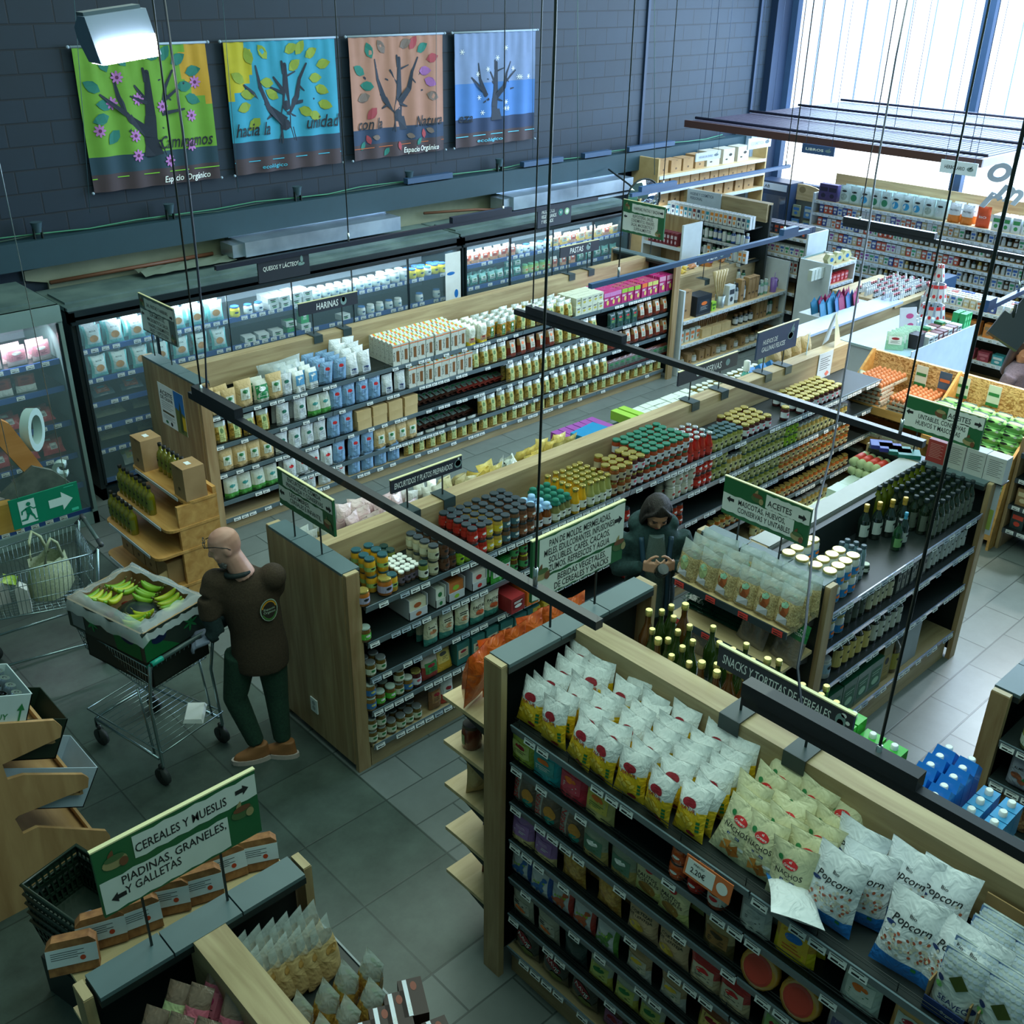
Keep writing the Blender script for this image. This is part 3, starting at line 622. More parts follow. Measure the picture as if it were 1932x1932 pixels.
# cartons and pouches of the middle gondola
tray = lambda w_, h, d, c: carton(w_, h, d, [c])
def disp(x, z, w_, d, h, c, inner, label, cols):
    e = empty('display_box', (x, 4.50 + d / 2 + .01, z), 0, label, 'display box')
    m = MB().box(-w_ / 2, w_ / 2, -d / 2, d / 2, 0, .004); m.box(-w_ / 2, -w_ / 2 + .004, -d / 2, d / 2, 0, h).box(w_ / 2 - .004, w_ / 2, -d / 2, d / 2, 0, h).box(-w_ / 2, w_ / 2, -d / 2, -d / 2 + .004, 0, h * .42).box(-w_ / 2, w_ / 2, d / 2 - .004, d / 2, 0, h)
    m.ell(0, h * .2, w_ * .15, h * .1, lambda x, z: (x, -d / 2 - .001, z), 1)
    ob('tray', (m, [c, cols[0]]), e)
    n = 5
    for i in range(n):
        y = -d / 2 + .01 + (d - .02) * i / n
        ob('packet', (MB().box(-w_ / 2 + .008, w_ / 2 - .008, y, y + (d - .03) / n * .8, .005, h * .86).ell(0, h * .6, w_ * .2, h * .12, lambda x, z: (x, y - .001, z), 1), [inner, cols[i % len(cols)]]), e)
for a, wd, col, inner, lb, cs in ((790, .15, M(200, 206, 214), M(226, 222, 196), 'white display tray of cream burger packets, second jar shelf, beside the empty bay', [M(180, 90, 40), GRN]),
                                 (832, .085, M(200, 206, 200), M(226, 232, 220), 'narrow white tray of green-labelled packets between two wider trays, second shelf', [GRN, TEAL]),
                                 (862, .14, M(196, 202, 208), M(206, 120, 60), 'display tray holding lime and orange packets, second jar shelf', [LIME, ORG]),
                                 (905, .13, M(200, 206, 212), M(226, 220, 214), 'white display tray with red corner mark and red packets, second shelf', [RED, DRED])):
    disp(lx(a, 4.5, .99) + .01, .99, wd, .26, .15, col, inner, lb, cs)
GP = simple(.10, .15, .02, (60, 160, 60), (40, 130, 60), .5, WHT, 'stand', 21, 'green_packet', mk=(RED, INK))
run('MID', 925, 968, .99, GP, .10, 'green packet on edge', P2, rows=8, rp=.022)
CREAMP = lambda s: simple(.12, .19, .06, (60, 132, 124), (206, 206, 176), .34, M(206, 206, 180), 'stand', s, 'meal_pouch', mk=(M(180, 120, 80), INK), lz=(.42, .86), k2=1)
def fajdec(m, f): m.text('FAJITAS', 0, .135, .022, .10, f, 0); m.ell(0, .09, .035, .02, f, 1); lines(m, f, -.03, .03, .115, 1, .01, 0); return [INK, M(200, 90, 50)]
FAJ = pouch(.13, .19, .06, [M(60, 132, 124), M(212, 210, 186)], lambda v, u: 1 if v > .32 else 0, 'stand', fajdec, 'meal_pouch', 'pouch', 24)
run('MID', 806, 835, .72, CREAMP(22), .12, 'teal and cream quinoa pouch', P3, rows=3)
run('MID', 838, 890, .72, CREAMP(23), .13, 'teal and cream lentil pouch', P3, rows=2)
run('MID', 893, 948, .72, FAJ, .14, 'fajitas pouch with teal base', P3, rows=2)
run('MID', 950, 982, .72, carton(.13, .12, .2, [M(160, 44, 44)], 'sachet_box', dec=lab_dec([M(120, 30, 34), WHT, WHT], .10, .03, .10, 1)), .14, 'dark red sachet box', P3)
run('MID', 984, 1004, .72, carton(.11, .12, .2, [ORG], 'sachet_box', dec=lab_dec([YEL, WHT, INK], .08, .03, .10, 1)), .14, 'orange sachet box', P3)
run('MID', 806, 828, .46, simple(.14, .17, .05, (150, 50, 40), (190, 180, 170), .6, M(60, 130, 70), 'stand', 25), .14, 'red and green packet', P4)
run('MID', 832, 858, .46, simple(.14, .2, .03, (206, 160, 50), (206, 180, 120), .4, M(226, 200, 120), 'stand', 26, 'gold_packet', mk=(M(90, 90, 90), INK)), .14, 'gold packet leaning out', P4, tilt=-.18)
run('MID', 862, 1020, .46, carton(.115, .17, .07, [M(48, 112, 108)], 'meal_carton', dec=lab_dec([M(206, 190, 160), DRED, GRN], .09, .05, .12)), .125, 'teal meal carton', P4, rows=2)
run('MID', 818, 836, .19, simple(.11, .19, .06, (126, 84, 46), (90, 90, 84), .75, M(150, 110, 70), 'stand', 27), .13, 'brown couscous bag', P5)
run('MID', 840, 858, .19, simple(.11, .2, .06, (190, 50, 40), (200, 205, 205), .35, M(206, 210, 206), 'stand', 28), .13, 'white and red lentil bag', P5)
run('MID', 1004, 1060, .46, carton(.08, .16, .07, [M(214, 180, 60)], 'cracker_box', dec=lab_dec([M(226, 196, 90), RED, INK], .06, .04, .14)), .09, 'yellow cracker box', P4, stack=1)
run('MID', 1050, 1110, .72, carton(.08, .16, .07, [M(190, 180, 150)], 'cracker_box', dec=lab_dec([M(206, 200, 170), GRN, INK], .06, .04, .14)), .09, 'cream cracker box', P3)
# back of the middle gondola, top shelf
Q = 'behind the long board'
PKB = simple(.13, .18, .06, (226, 190, 194), (232, 206, 206), .5, M(236, 214, 214), 'chip', 31, 'pink_bag', mk=(RED, INK), lz=(.4, .8))
def heap(side, a, b, z, pr, n, desc, place, w_=.3, lift=.1, s=1):
    ax, inn, rz, mode, ln = SIDES[side]; r_ = random.Random(n + int(a)); sgn = inn[0] + inn[1]
    A, B = lx(a, ln - .2, z), lx(b, ln - .2, z)
    for i in range(n):
        x = A + (B - A) * (i + .5) / n; y = ln + sgn * (.05 + (w_ - .05) * ((i * .618) % 1))
        put(pr if not isinstance(pr, list) else r_.choice(pr), (x, y, z + lift * .35), r_.uniform(-.6, .6) + rz, '%s, %s along the heap, %s' % (desc, od(i), place), desc + ' heap', (-.9 + r_.uniform(-.3, .3), r_.uniform(-.2, .2)), s)
run('MIDB', 628, 735, 1.25, PKB, .12, 'pink and white rice bag', Q, rows=3, rp=.10, lean=.25, jr=.4)
run('MIDB', 545, 622, 1.25, simple(.13, .15, .07, (190, 180, 130), (200, 206, 200), .5, M(150, 170, 150), 'stand', 33, 'seed_bag'), .14, 'clear seed bag', Q, rows=2, lean=.2)
run('MIDB', 735, 775, 1.25, simple(.12, .15, .05, (206, 200, 190), (220, 220, 214), .5, RED, 'stand', 34, 'rice_bag'), .13, 'white bag with red label', Q, rows=2, lean=.3)
run('MIDB', 778, 815, 1.25, simple(.10, .13, .05, (206, 200, 180), (226, 226, 214), .5, None, 'chip', 35, 'noodle_nest'), .1, 'white noodle nest packet', Q, rows=3, lean=.5)
run('MIDB', 815, 860, 1.25, simple(.12, .15, .05, (206, 170, 100), (220, 210, 170), .4, None, 'stand', 36, 'pasta_sachet'), .12, 'tan pasta sachet', Q, rows=3, lean=.4)
YP = simple(.14, .12, .045, (232, 206, 110), (236, 216, 134), .5, None, 'chip', 37, 'yellow_sachet')
WPK = simple(.11, .11, .04, (226, 228, 214), (214, 220, 212), .5, None, 'chip', 38, 'white_sachet')
run('MIDB', 862, 915, 1.25, YP, .13, 'yellow couscous sachet', Q, rows=3, lean=.5, jr=.5, rise=.02)
run('MIDB', 915, 962, 1.25, WPK, .10, 'crumpled white sachet', Q, rows=4, lean=.7, jr=.8)
run('MIDB', 962, 1000, 1.25, YP, .11, 'yellow polenta sachet', Q, rows=3, lean=.3)
run('MIDB', 1000, 1050, 1.25, YP, .12, 'yellow bulgur sachet', Q, rows=3, lean=.4, rise=.03)
run('MIDB', 1052, 1132, 1.25, carton(.075, .085, .26, [M(146, 66, 158)], 'purple_box', dec=lab_dec([M(160, 80, 170), WHT, WHT], .06, .02, .06)), .08, 'purple cereal bar box', Q)
for i in range(2): put(carton(.30, .07, .2, [M(30, 140, 196, .3, coat=.3)], 'blue_box', dec=lab_dec([M(40, 150, 206), WHT, ORG], .2, .02, .06)), (lx(1115 + i * 62, 5.2, 1.3), 5.2 - .02 * i, 1.255 + (.09 if i == 0 else 0)), PI + (.12 if i == 0 else 0), ('bright blue box lying on the purple boxes behind the long board', 'bright blue box beside the purple boxes behind the long board')[i])
run('MIDB', 1165, 1192, 1.25, carton(.075, .08, .26, [LIME], 'lime_box'), .08, 'lime green box', Q)
run('MIDB', 1190, 1292, 1.25, carton(.085, .08, .085, [M(206, 218, 206)], 'pale_box', dec=lab_dec([M(214, 226, 214), TEAL, INK], .06, .015, .07, 1)), .09, 'pale mint box', Q, rows=4, rp=.09)
run('MIDB', 1295, 1420, 1.25, jar(.034, .09, M(150, 130, 60, .2), M(206, 214, 200, .4), M(210, 206, 180), 'spread_jar'), .078, 'white-lidded spread jar', Q, rows=4, rp=.078)
run('MIDB', 1425, 1480, 1.25, simple(.12, .19, .03, (180, 206, 180), (196, 216, 196), .5, M(196, 216, 190), 'stand', 39, 'green_pouch'), .06, 'pale green pouch', Q, rows=3)
# ---------------------------------------------------------------- rear gondola
T1, T2, T3, T4 = 'top flour shelf', 'second flour shelf', 'third flour shelf', 'fourth flour shelf'
KP = simple(.15, .21, .07, KRAFT, KRAFT, .5, M(214, 222, 208), 'stand', 41, 'kraft_pouch', mk=(GRN, INK), lw=.5, lz=(.3, .72))
KG = simple(.14, .19, .07, M(190, 196, 176), M(206, 210, 196), .8, M(30, 132, 74), 'stand', 42, 'flour_pouch', mk=(WHT, WHT), lw=.8, lz=(.2, .8))
FB = [simple(.13, .19, .07, M(214, 220, 218), M(222, 228, 226), .5, M(90, 160, 206), 'brick', 43, 'flour_bag', mk=(WHT, NAVY), lw=.7, lz=(.35, .85))]
BB = simple(.15, .22, .08, (120, 160, 198), (134, 172, 206), .5, M(130, 168, 204), 'stand', 44, 'blue_flour_bag', mk=(RED, NAVY), lw=.55, lz=(.35, .85))
WB = simple(.15, .23, .08, (206, 214, 214), (226, 232, 232), .6, M(196, 206, 214), 'stand', 45, 'white_flour_bag', mk=(NAVY, NAVY), lw=.6, lz=(.12, .42))
WG = simple(.14, .21, .07, (206, 214, 216), (216, 222, 224), .5, M(206, 214, 216), 'stand', 46, 'oat_bag', mk=(M(30, 110, 90), NAVY), lw=.6, lz=(.3, .8))
WRd = simple(.14, .20, .07, (206, 214, 216), (216, 222, 224), .5, M(206, 214, 216), 'stand', 47, 'red_oval_bag', mk=(RED, NAVY), lw=.6, lz=(.3, .8))
GB = simple(.15, .2, .07, (70, 150, 60), (200, 206, 190), .25, M(196, 206, 190), 'stand', 48, 'green_base_bag', mk=(TEAL, INK))
def rr(a, b, z, pr, pitch, desc, place, **k): return run('REAR', a, b, z, pr, pitch, desc, place, **k)
rr(392, 452, 1.16, KP, .15, 'kraft pouch with oval window', T1, rows=2, lean=.1)
rr(452, 480, 1.16, KP, .2, 'larger kraft pouch', T1, rows=1, s=1.2)
rr(481, 514, 1.16, KG, .16, 'green-labelled flour pouch', T1, rows=2, s=1.1)
rr(515, 533, 1.16, KP, .2, 'tall kraft flour pouch', T1, s=1.15)
rr(533, 556, 1.16, WG, .2, 'clear almond flour bag', T1)
rr(557, 606, 1.16, FB, .14, 'white flour bag with sky label', T1, rows=4, rp=.1)
rr(607, 660, 1.16, BB, .16, 'light blue flour bag', T1, rows=4, rp=.1, lean=.08)
rr(660, 705, 1.16, WB, .17, 'white flour bag with folded top', T1, rows=4, rp=.1, lean=.12, rise=.02)
CG = pouch(.5, .24, .3, [clear('crinkled_film', (190, 206, 206), .5, .1)], one, 'chip', None, 'film_wrapped_bundle', 'bag', 49)
put(CG, (lx(500, 8.3, 1.2) + .15, 8.28, 1.17), .1, 'bundle wrapped in crinkled clear film behind the kraft pouches')
def pastadec(m, f):
    m.text('PASTA', -.032, .10, .018, .09, f, 0, rot=PI / 2); m.poly([(-.006, .04), (.03, .04), (.03, .15), (-.006, .15)], f, 1)
    m.poly([(-.05, .19), (.05, .19), (.05, .20), (-.05, .20)], f, 2)
    r_ = random.Random(5)
    for i in range(14): m.ell(r_.uniform(-.045, .045), r_.uniform(.01, .21), .0035, .0035, f, 0, 6)
    return [INK, M(130, 84, 40), ORG]
pb = carton(.095, .215, .065, [M(206, 210, 200)], 'pasta_box', dec=pastadec)
pm = MB().box(-.0475, .0475, -.0325, .0325, 0, .215).add([(-.0475, -.0325, .215), (.0475, -.0325, .215), (.0475, .0325, .215), (-.0475, .0325, .215), (-.0475, 0, .232), (.0475, 0, .232)], [(0, 1, 5, 4), (2, 3, 4, 5), (0, 4, 3), (1, 2, 5)]).poly([(-.02, 0), (.0, 0), (.0, 1), (-.02, 1)], lambda x, z: (x, -.0335 + z * .033, .2152 + z * .017), 1).poly([(.0, 0), (.012, 0), (.012, 1), (.0, 1)], lambda x, z: (x, -.0335 + z * .033, .2152 + z * .017), 2)
r5 = random.Random(8)
for i in range(22): pm.ell(r5.uniform(-.03, .03), r5.uniform(.01, .2), .003, .003, lambda y, z: (-.0482, y, z), 3, 6)
pb.me = pm.mesh('pasta_box', [M(206, 210, 200), ORG, LIME, INK])
rr(742, 880, 1.16, pb, .105, 'spotted white pasta box', T1, rows=6, rp=.07, jr=.02)
rr(880, 921, 1.16, simple(.12, .2, .07, (226, 196, 40), (222, 226, 210), .16, M(190, 150, 110), 'brick', 50, 'pasta_bag', lz=(.12, .4)), .125, 'white and yellow pasta bag', T1, rows=5, rp=.07)
FU = tex('fusilli', (150, 110, 40), (206, 150, 60), sc_=60, rough=.35, bump=.6, coat=.5); FU2 = tex('pasta_shells', (120, 96, 30), (196, 160, 70), sc_=45, rough=.3, bump=.6, coat=.6)
FUS = simple(.13, .2, .07, FU, M(196, 206, 196, .15, coat=1), .72, M(70, 130, 60), 'stand', 51, 'fusilli_bag', mk=(WHT, WHT), lw=.35, lz=(.1, .65))
LBP = simple(.13, .2, .07, FU2, M(190, 200, 190, .15, coat=1), .76, M(196, 206, 140), 'stand', 52, 'pasta_packet', mk=(M(110, 140, 90), M(90, 100, 60)), lw=.42, lz=(.1, .8))
rr(921, 978, 1.16, FUS, .14, 'clear fusilli bag', T1, rows=4, rp=.09)
rr(978, 1086, 1.16, LBP, .14, 'clear pasta bag with long label', T1, rows=4, rp=.09, lean=.1)
rr(1086, 1138, 1.16, carton(.095, .1, .07, [M(206, 212, 190)], 'tea_box', dec=lab_dec([M(212, 218, 200), M(190, 180, 80), INK], .07, .02, .09, 1)), .1, 'cream tea box', T1, rows=4, rp=.075, stack=2, sh=.1)
def bio(c1, c2): return carton(.1, .17, .028, [c1], 'biscuit_box', dec=lambda m, f: (m.poly([(-.05, .12), (.05, .12), (.05, .17), (-.05, .17)], f, 0), m.ell(.015, .05, .018, .03, f, 1), lines(m, f, -.04, .02, .1, 2, .012, 2, .007), [c2, M(226, 206, 110), WHT])[-1])
MAG = M(176, 36, 110)
rr(1140, 1172, 1.16, bio(MAG, M(206, 130, 190)), .105, 'magenta biscuit box', T1, rows=11, rp=.034)
rr(1172, 1208, 1.16, bio(MAG, LIME), .105, 'magenta box with lime flap', T1, rows=11, rp=.034)
rr(1208, 1222, 1.16, bio(MAG, ORG), .105, 'magenta box with orange flap', T1, rows=11, rp=.034)
rr(1222, 1240, 1.16, bio(MAG, M(206, 206, 110)), .105, 'magenta box with pale yellow flap', T1, rows=11, rp=.034)
rr(1242, 1268, 1.16, bio(MAG, M(216, 150, 180)), .12, 'pink biscuit box beside the post', T1, rows=11, rp=.034, s=1.15)
rr(410, 516, .88, LBP, .15, 'clear nut bag with green base', T2); rr(524, 588, .88, WG, .15, 'white oat bag with green oval', T2, rows=2)
rr(588, 628, .88, GB, .15, 'white bag with green base', T2); rr(628, 722, .88, BB, .155, 'light blue flour bag', T2, rows=2)
rr(722, 772, .88, WB, .16, 'silver blue bag', T2, s=.9); rr(772, 892, .88, pb, .108, 'spotted pasta box', T2, rows=2, rp=.07)
rr(892, 960, .88, LBP, .14, 'clear vermicelli bag', T2); RB = simple(.13, .19, .07, (120, 44, 24), (150, 110, 60), .6, M(206, 206, 190), 'stand', 53, 'red_lentil_bag', mk=(ORG, INK), lw=.5, lz=(.3, .9))
rr(960, 1050, .88, RB, .14, 'red lentil pasta bag', T2); rr(1050, 1130, .88, LBP, .14, 'green pasta bag', T2)
DT = simple(.13, .18, .06, (26, 76, 70), (24, 66, 62), .5, M(30, 84, 76), 'brick', 54, 'dark_teal_box', mk=(RED, LIME), lw=.7)
rr(1150, 1205, .88, DT, .14, 'dark teal meal box', T2); rr(1205, 1262, .88, RB, .14, 'brown pointed bag', T2)
rr(420, 520, .60, KP, .15, 'kraft oat pouch', T3); rr(524, 622, .60, WG, .15, 'white oat bag', T3, rows=2); rr(622, 672, .60, BB, .15, 'light blue bag', T3)
rr(672, 790, .60, carton(.17, .1, .1, [KRAFT], 'paper_brick'), .175, 'brown paper flour brick', T3, stack=2, sh=.1)
DKF = simple(.2, .14, .035, (58, 34, 24), (66, 44, 30), .5, M(110, 130, 120), 'brick', 55, 'dark_flat_pack', mk=(GRN, INK), lw=.55, lz=(.2, .8))
DKR = simple(.2, .14, .035, (110, 40, 30), (100, 50, 36), .5, M(100, 120, 106), 'brick', 56, 'dark_flat_pack', mk=(GRN, INK), lw=.55, lz=(.2, .8))
def flats(a, b, z, pr, desc, place):
    rr(a, b, z + .035, pr, .075, desc, place, tilt=-1.15, off=.06, rows=1, rzx=.2, jr=.1)
flats(795, 880, .60, DKF, 'flat dark rice pack', T3); flats(880, 960, .60, DKR, 'flat reddish rice pack', T3)
rr(960, 1150, .60, LBP, .13, 'brown pasta bag with pale tag', T3, rows=2); rr(1150, 1262, .60, RB, .14, 'purple muesli bag', T3)
rr(430, 530, .32, GB, .15, 'yellow-topped grain bag', T4); rr(540, 632, .32, WRd, .15, 'white bag with red oval', T4, rows=2); rr(632, 712, .32, BB, .15, 'blue flour bag', T4)
rr(712, 790, .32, KP, .15, 'kraft flour bag', T4); flats(795, 900, .32, DKF, 'flat brown rice pack', T4); rr(905, 1150, .32, LBP, .14, 'seed bag with pale tag', T4); rr(1150, 1262, .32, DKR, .1, 'upright dark pack', T4)
rr(545, 660, .14, WRd, .16, 'white bag with blue oval', 'lowest flour shelf'); rr(660, 760, .14, BB, .15, 'slate blue bag', 'lowest flour shelf'); rr(765, 1250, .14, LBP, .15, 'dark pulse bag', 'lowest flour shelf')
# ---------------------------------------------------------------- crisp gondola
S1, S2, S3, S4, S5, S6, S7 = 'top crisp shelf', 'second crisp shelf', 'third crisp shelf', 'fourth crisp shelf', 'fifth crisp shelf', 'sixth crisp shelf', 'lowest crisp shelf'
def sn(a, b, z, pr, pitch, desc, place, **k): return run('SNACK', a, b, z, pr, pitch, desc, place, **k)
sn(962, 1312, 1.65, CHIPB, .142, 'yellow and white crisp bag', S1, rows=6, rp=.064, lean=.12, jr=.2, tilt=-.14, jit=.012, rise=.012, off=.015, s=.80)
sn(1316, 1505, 1.65, NACHO, .17, 'beige nachos bag', S1, rows=5, rp=.072, lean=.14, jr=.2, tilt=-.25, jit=.012, rise=.012, off=.03, s=.84)
for i, (px, xo, zz, tl, rz) in enumerate(((1560, .03, .0, -.25, .0), (1700, .03, .0, -.35, .1), (1780, .03, .0, -.35, -.1), (1618, .12, .0, -.25, .2), (1600, .19, .02, -.2, 0), (1690, .20, .02, -.3, 0), (1760, .22, .02, -.3, .1), (1860, .03, .0, -.35, -.05))):
    y = ly(px, 2.62 + xo, 1.8)
    if i == 7: y = ly(1800, 2.62, 1.8)
    put(POP[i % 3], (2.64 + xo, y, 1.655 + zz), -PI / 2 + rz, ['white popcorn bag with blue base next to the nachos', 'popcorn bag in the middle of the front row', 'popcorn bag second from the seaweed packets', 'popcorn bag tucked between front row bags', 'popcorn bag standing behind, nearest the nachos', 'grey-shaded popcorn bag in the back row', 'popcorn bag leaning on the perforated back panel', 'popcorn bag next to the seaweed packets'][i], 'popcorn bags', (tl, 0), .85)
o = put(POP[0], (2.72, ly(1475, 2.66, 1.7), 1.69), -1.0, 'popcorn bag lying on its face before the nachos, back seam showing', 'popcorn bags', (1.25, .2), .8)
for i, px in enumerate((1790, 1868, 1938)):
    y = ly(px, 2.62, 1.7)
    e = empty('seaweed_display', (2.62, y, 1.652), -PI / 2, ('open cardboard tray of seaweed packets beside the popcorn', 'middle cardboard tray of seaweed packets', 'seaweed packet tray at the picture edge')[i], 'display box', 'seaweed display trays')
    ob('tray', (MB().box(-.085, .085, 0, .36, 0, .005).box(-.085, -.08, 0, .36, 0, .12).box(.08, .085, 0, .36, 0, .12).box(-.085, .085, .355, .36, 0, .26).box(-.085, .085, -.004, 0, 0, .055, 1).text('Organic', 0, .03, .012, .05, lambda x, z: (x, -.005, z), 2), [CARD, NAVY, WHT]), e)
    for k in range(5):
        put(SEA, (2.65 + k * .062, y, 1.66), -PI / 2, 'blue and white seaweed packet, %s in %s' % (('front', 'second', 'third', 'fourth', 'rear')[k], ('the tray by the popcorn', 'the middle tray', 'the tray at the edge')[i]), 'seaweed packets', (-.12, 0))
sp = lambda c1, c2, lb, s, **k: simple(k.pop('w', .15), k.pop('h', .17), k.pop('d', .055), c1, c2, k.pop('sp', .5), lb, k.pop('kind', 'stand'), s, **k)
sn(962, 992, 1.43, sp((150, 170, 60), (170, 190, 80), M(190, 200, 120), 61), .14, 'lime snack pouch', S2)
sn(995, 1046, 1.43, sp((30, 150, 160), (40, 160, 170), M(60, 150, 150), 62, mk=(ORG, WHT)), .2, 'turquoise nut pouch', S2, s=1.15)
sn(1048, 1092, 1.43, sp((190, 50, 70), (200, 60, 80), M(200, 70, 90), 63, mk=(ORG, WHT)), .2, 'crimson snack pouch', S2, s=1.1)
sn(1094, 1145, 1.43, sp((196, 186, 120), (200, 190, 130), M(206, 190, 90), 64, mk=(ORG, GRN)), .2, 'sand-coloured triangle pouch', S2, s=1.1)
DJ = jar(.04, .085, M(190, 80, 30, .15, coat=.6), BLID, M(200, 90, 50), 'dip_jar', mark=WHT)
DJ2 = jar(.04, .085, M(170, 40, 24, .15, coat=.6), BLID, M(190, 50, 40), 'dip_jar', mark=WHT)
sn(1252, 1284, 1.43, DJ, .085, 'orange dip jar', S2, stack=2, sh=.085); sn(1286, 1320, 1.43, DJ2, .085, 'red dip jar', S2, stack=2, sh=.085)
sn(1322, 1366, 1.43, jar(.045, .12, M(150, 70, 40, .15, coat=.6), M(196, 196, 40, .3, coat=.4), M(214, 214, 206), 'dip_jar', mark=RED), .1, 'yellow-lidded dip jar', S2)
GLB = sp((190, 196, 190), (170, 178, 180), M(178, 186, 186), 65, w=.14, mk=(M(150, 160, 160), INK))
sn(1368, 1460, 1.43, GLB, .15, 'clear bag with grey label', S2, rows=2)
sn(1462, 1510, 1.43, sp((226, 200, 40), (200, 150, 50), M(220, 180, 60), 66, w=.17, mk=(BLU, RED), lz=(.2, .9)), .2, 'yellow bag with blue arc', S2, rows=2)
sn(1580, 1640, 1.43, sp((180, 196, 190), (190, 206, 196), M(206, 214, 206), 67, mk=(ORG, GRN)), .17, 'green-banded clear bag', S2); sn(1660, 1930, 1.43, sp((206, 150, 90), (214, 170, 110), M(196, 206, 200), 68), .16, 'brown snack bag', S2)
def suredec(m, f): m.text('SUREN', -.045, .09, .03, .12, f, 0, rot=PI / 2); m.ell(.03, .08, .035, .035, f, 1); m.ell(.03, .04, .03, .02, f, 2); return [RED, M(200, 140, 60), TEAL]
SU = pouch(.16, .18, .05, [M(110, 96, 84, .3, coat=.5), M(170, 168, 160, .3, coat=.5)], lambda v, u: 1 if u < -.2 else 0, 'stand', suredec, 'seed_snack_bag', 'packet', 71)
sn(958, 1088, 1.19, SU, .17, 'seed snack bag with red letters', S3, rows=2)
sn(1090, 1188, 1.19, sp((170, 150, 90), (150, 160, 140), M(90, 130, 110), 72, mk=(WHT, GRN)), .17, 'breadstick bag with dark teal label', S3, rows=2)
def vegdec(m, f): m.text('PALITOS', 0, .135, .016, .10, f, 0); m.text('VEGETALES', 0, .115, .016, .12, f, 0); m.ell(.0, .165, .02, .012, f, 1); m.ell(0, .07, .045, .035, f, 2); return [INK, RED, M(150, 110, 40)]
VEG = pouch(.17, .19, .06, [M(206, 206, 130), M(214, 206, 160)], lambda v, u: 1 if v > .4 else 0, 'chip', vegdec, 'vegetable_stick_bag', 'packet', 73)
sn(1190, 1284, 1.19, VEG, .18, 'vegetable stick bag', S3, rows=2)
sn(1310, 1372, 1.19, sp((90, 76, 40), (170, 150, 110), M(150, 110, 60), 74, mk=(M(60, 50, 30), INK)), .18, 'striped brown cracker bag', S3)
DISC = MB().lathe([(.001, 0), (.07, .002), (.075, .012), (.07, .035), (.05, .04), (.001, .042)], 16, 0)
DISC = Pr('cracker_disc_pack', DISC.mesh('cracker_disc_pack', M(206, 150, 60, .25, coat=.8)), [('label', MB().lathe([(.055, .0405), (.045, .044)], 16).mesh('label', M(196, 70, 56)))], 'packet')
for i in range(2): put(DISC, (2.66, ly(1420 + i * 75, 2.6, 1.19), 1.26), -PI / 2, 'round corn cake pack with salmon label, %s from the striped bag' % od(i), 'round corn cake packs', (1.25, 0), 1.15)
sn(1540, 1620, 1.19, sp((150, 150, 160), (170, 170, 176), M(90, 90, 130), 75), .17, 'grey pouch with navy band', S3); sn(1640, 1900, 1.19, sp((190, 150, 100), (206, 196, 180), M(206, 170, 130), 76), .17, 'tan snack pouch', S3)
sn(958, 1040, .95, sp((206, 186, 130), (150, 110, 170), M(156, 116, 176), 77, sp=.25, mk=(M(176, 140, 190), WHT)), .17, 'pasta crisp bag with lilac card', S4, rows=2)
GC = tex('golden_puffs', (170, 116, 40), (226, 180, 90), sc_=50, rough=.35, bump=.6, coat=.4)
sn(1042, 1170, .95, sp(GC, GC, None, 78, kind='chip'), .18, 'clear bag of golden puffs', S4, rows=2)
def lendec(m, f): m.text('CORTEZAS', 0, .15, .013, .11, f, 0); m.text('DE LENTEJA', 0, .13, .013, .12, f, 0); m.ell(0, .178, .02, .012, f, 1); m.ell(-.02, .07, .04, .03, f, 2); return [INK, RED, YEL]
LEN = pouch(.17, .2, .06, [M(206, 176, 140), M(206, 186, 150)], one, 'chip', lendec, 'lentil_crisp_bag', 'packet', 79)
sn(1172, 1290, .95, LEN, .18, 'lentil crisp bag', S4, rows=2)
sn(1292, 1400, .95, sp((196, 176, 140), (190, 60, 60), M(206, 196, 170), 80, mk=(RED, INK)), .17, 'puffed corn bag with red stripes', S4); sn(1420, 1900, .95, sp((170, 180, 110), (190, 196, 180), M(150, 190, 120), 81), .17, 'pale green snack bag', S4)
def dino(c):
    def d(m, f):
        m.ell(0, .07, .035, .022, f, 0); m.ell(.02, .105, .012, .03, f, 0, 10, -.4); m.ell(.032, .13, .016, .010, f, 0); m.ell(-.04, .06, .03, .008, f, 0, 10, .5)
        for i in range(5): m.leaf(-.03 + i * .015, .09 + .004 * i, .014, .012, 1.4, f, 1)
        for i in (-.015, .015): m.ell(i, .045, .006, .012, f, 0)
        return [c, LIME]
    return d
def din(c1, c2, s): return pouch(.15, .19, .055, [M(*c1, .35, coat=.4), M(206, 212, 216, .35, coat=.4)], lambda v, u: 0 if (v < .08 or u > .75) else 1, 'chip', dino(M(*c2)), 'corn_puff_bag', 'packet', s)
sn(955, 1030, .70, din((40, 90, 170), (50, 110, 180), 82), .16, 'corn puff bag with blue creature', S5, rows=2)
sn(1030, 1108, .70, din((190, 60, 50), (200, 100, 60), 83), .16, 'corn puff bag with orange creature', S5, rows=2)
sn(1108, 1160, .70, din((90, 150, 60), (90, 140, 70), 84), .16, 'corn puff bag with green creature', S5, rows=2)
sn(1162, 1290, .70, sp((206, 206, 200), (190, 160, 120), M(206, 200, 180), 85, kind='chip', mk=(YEL, GRN)), .17, 'white and mustard snack bag', S5); sn(1300, 1900, .70, sp((206, 190, 90), (150, 90, 60), M(226, 196, 110), 86), .17, 'amber snack bag', S5)
sn(955, 1050, .45, sp((170, 170, 150), (178, 178, 160), M(180, 180, 166), 87, kind='chip', mk=(ORG, INK), k2=1), .17, 'grey paper crisp bag with flower', S6, rows=2)
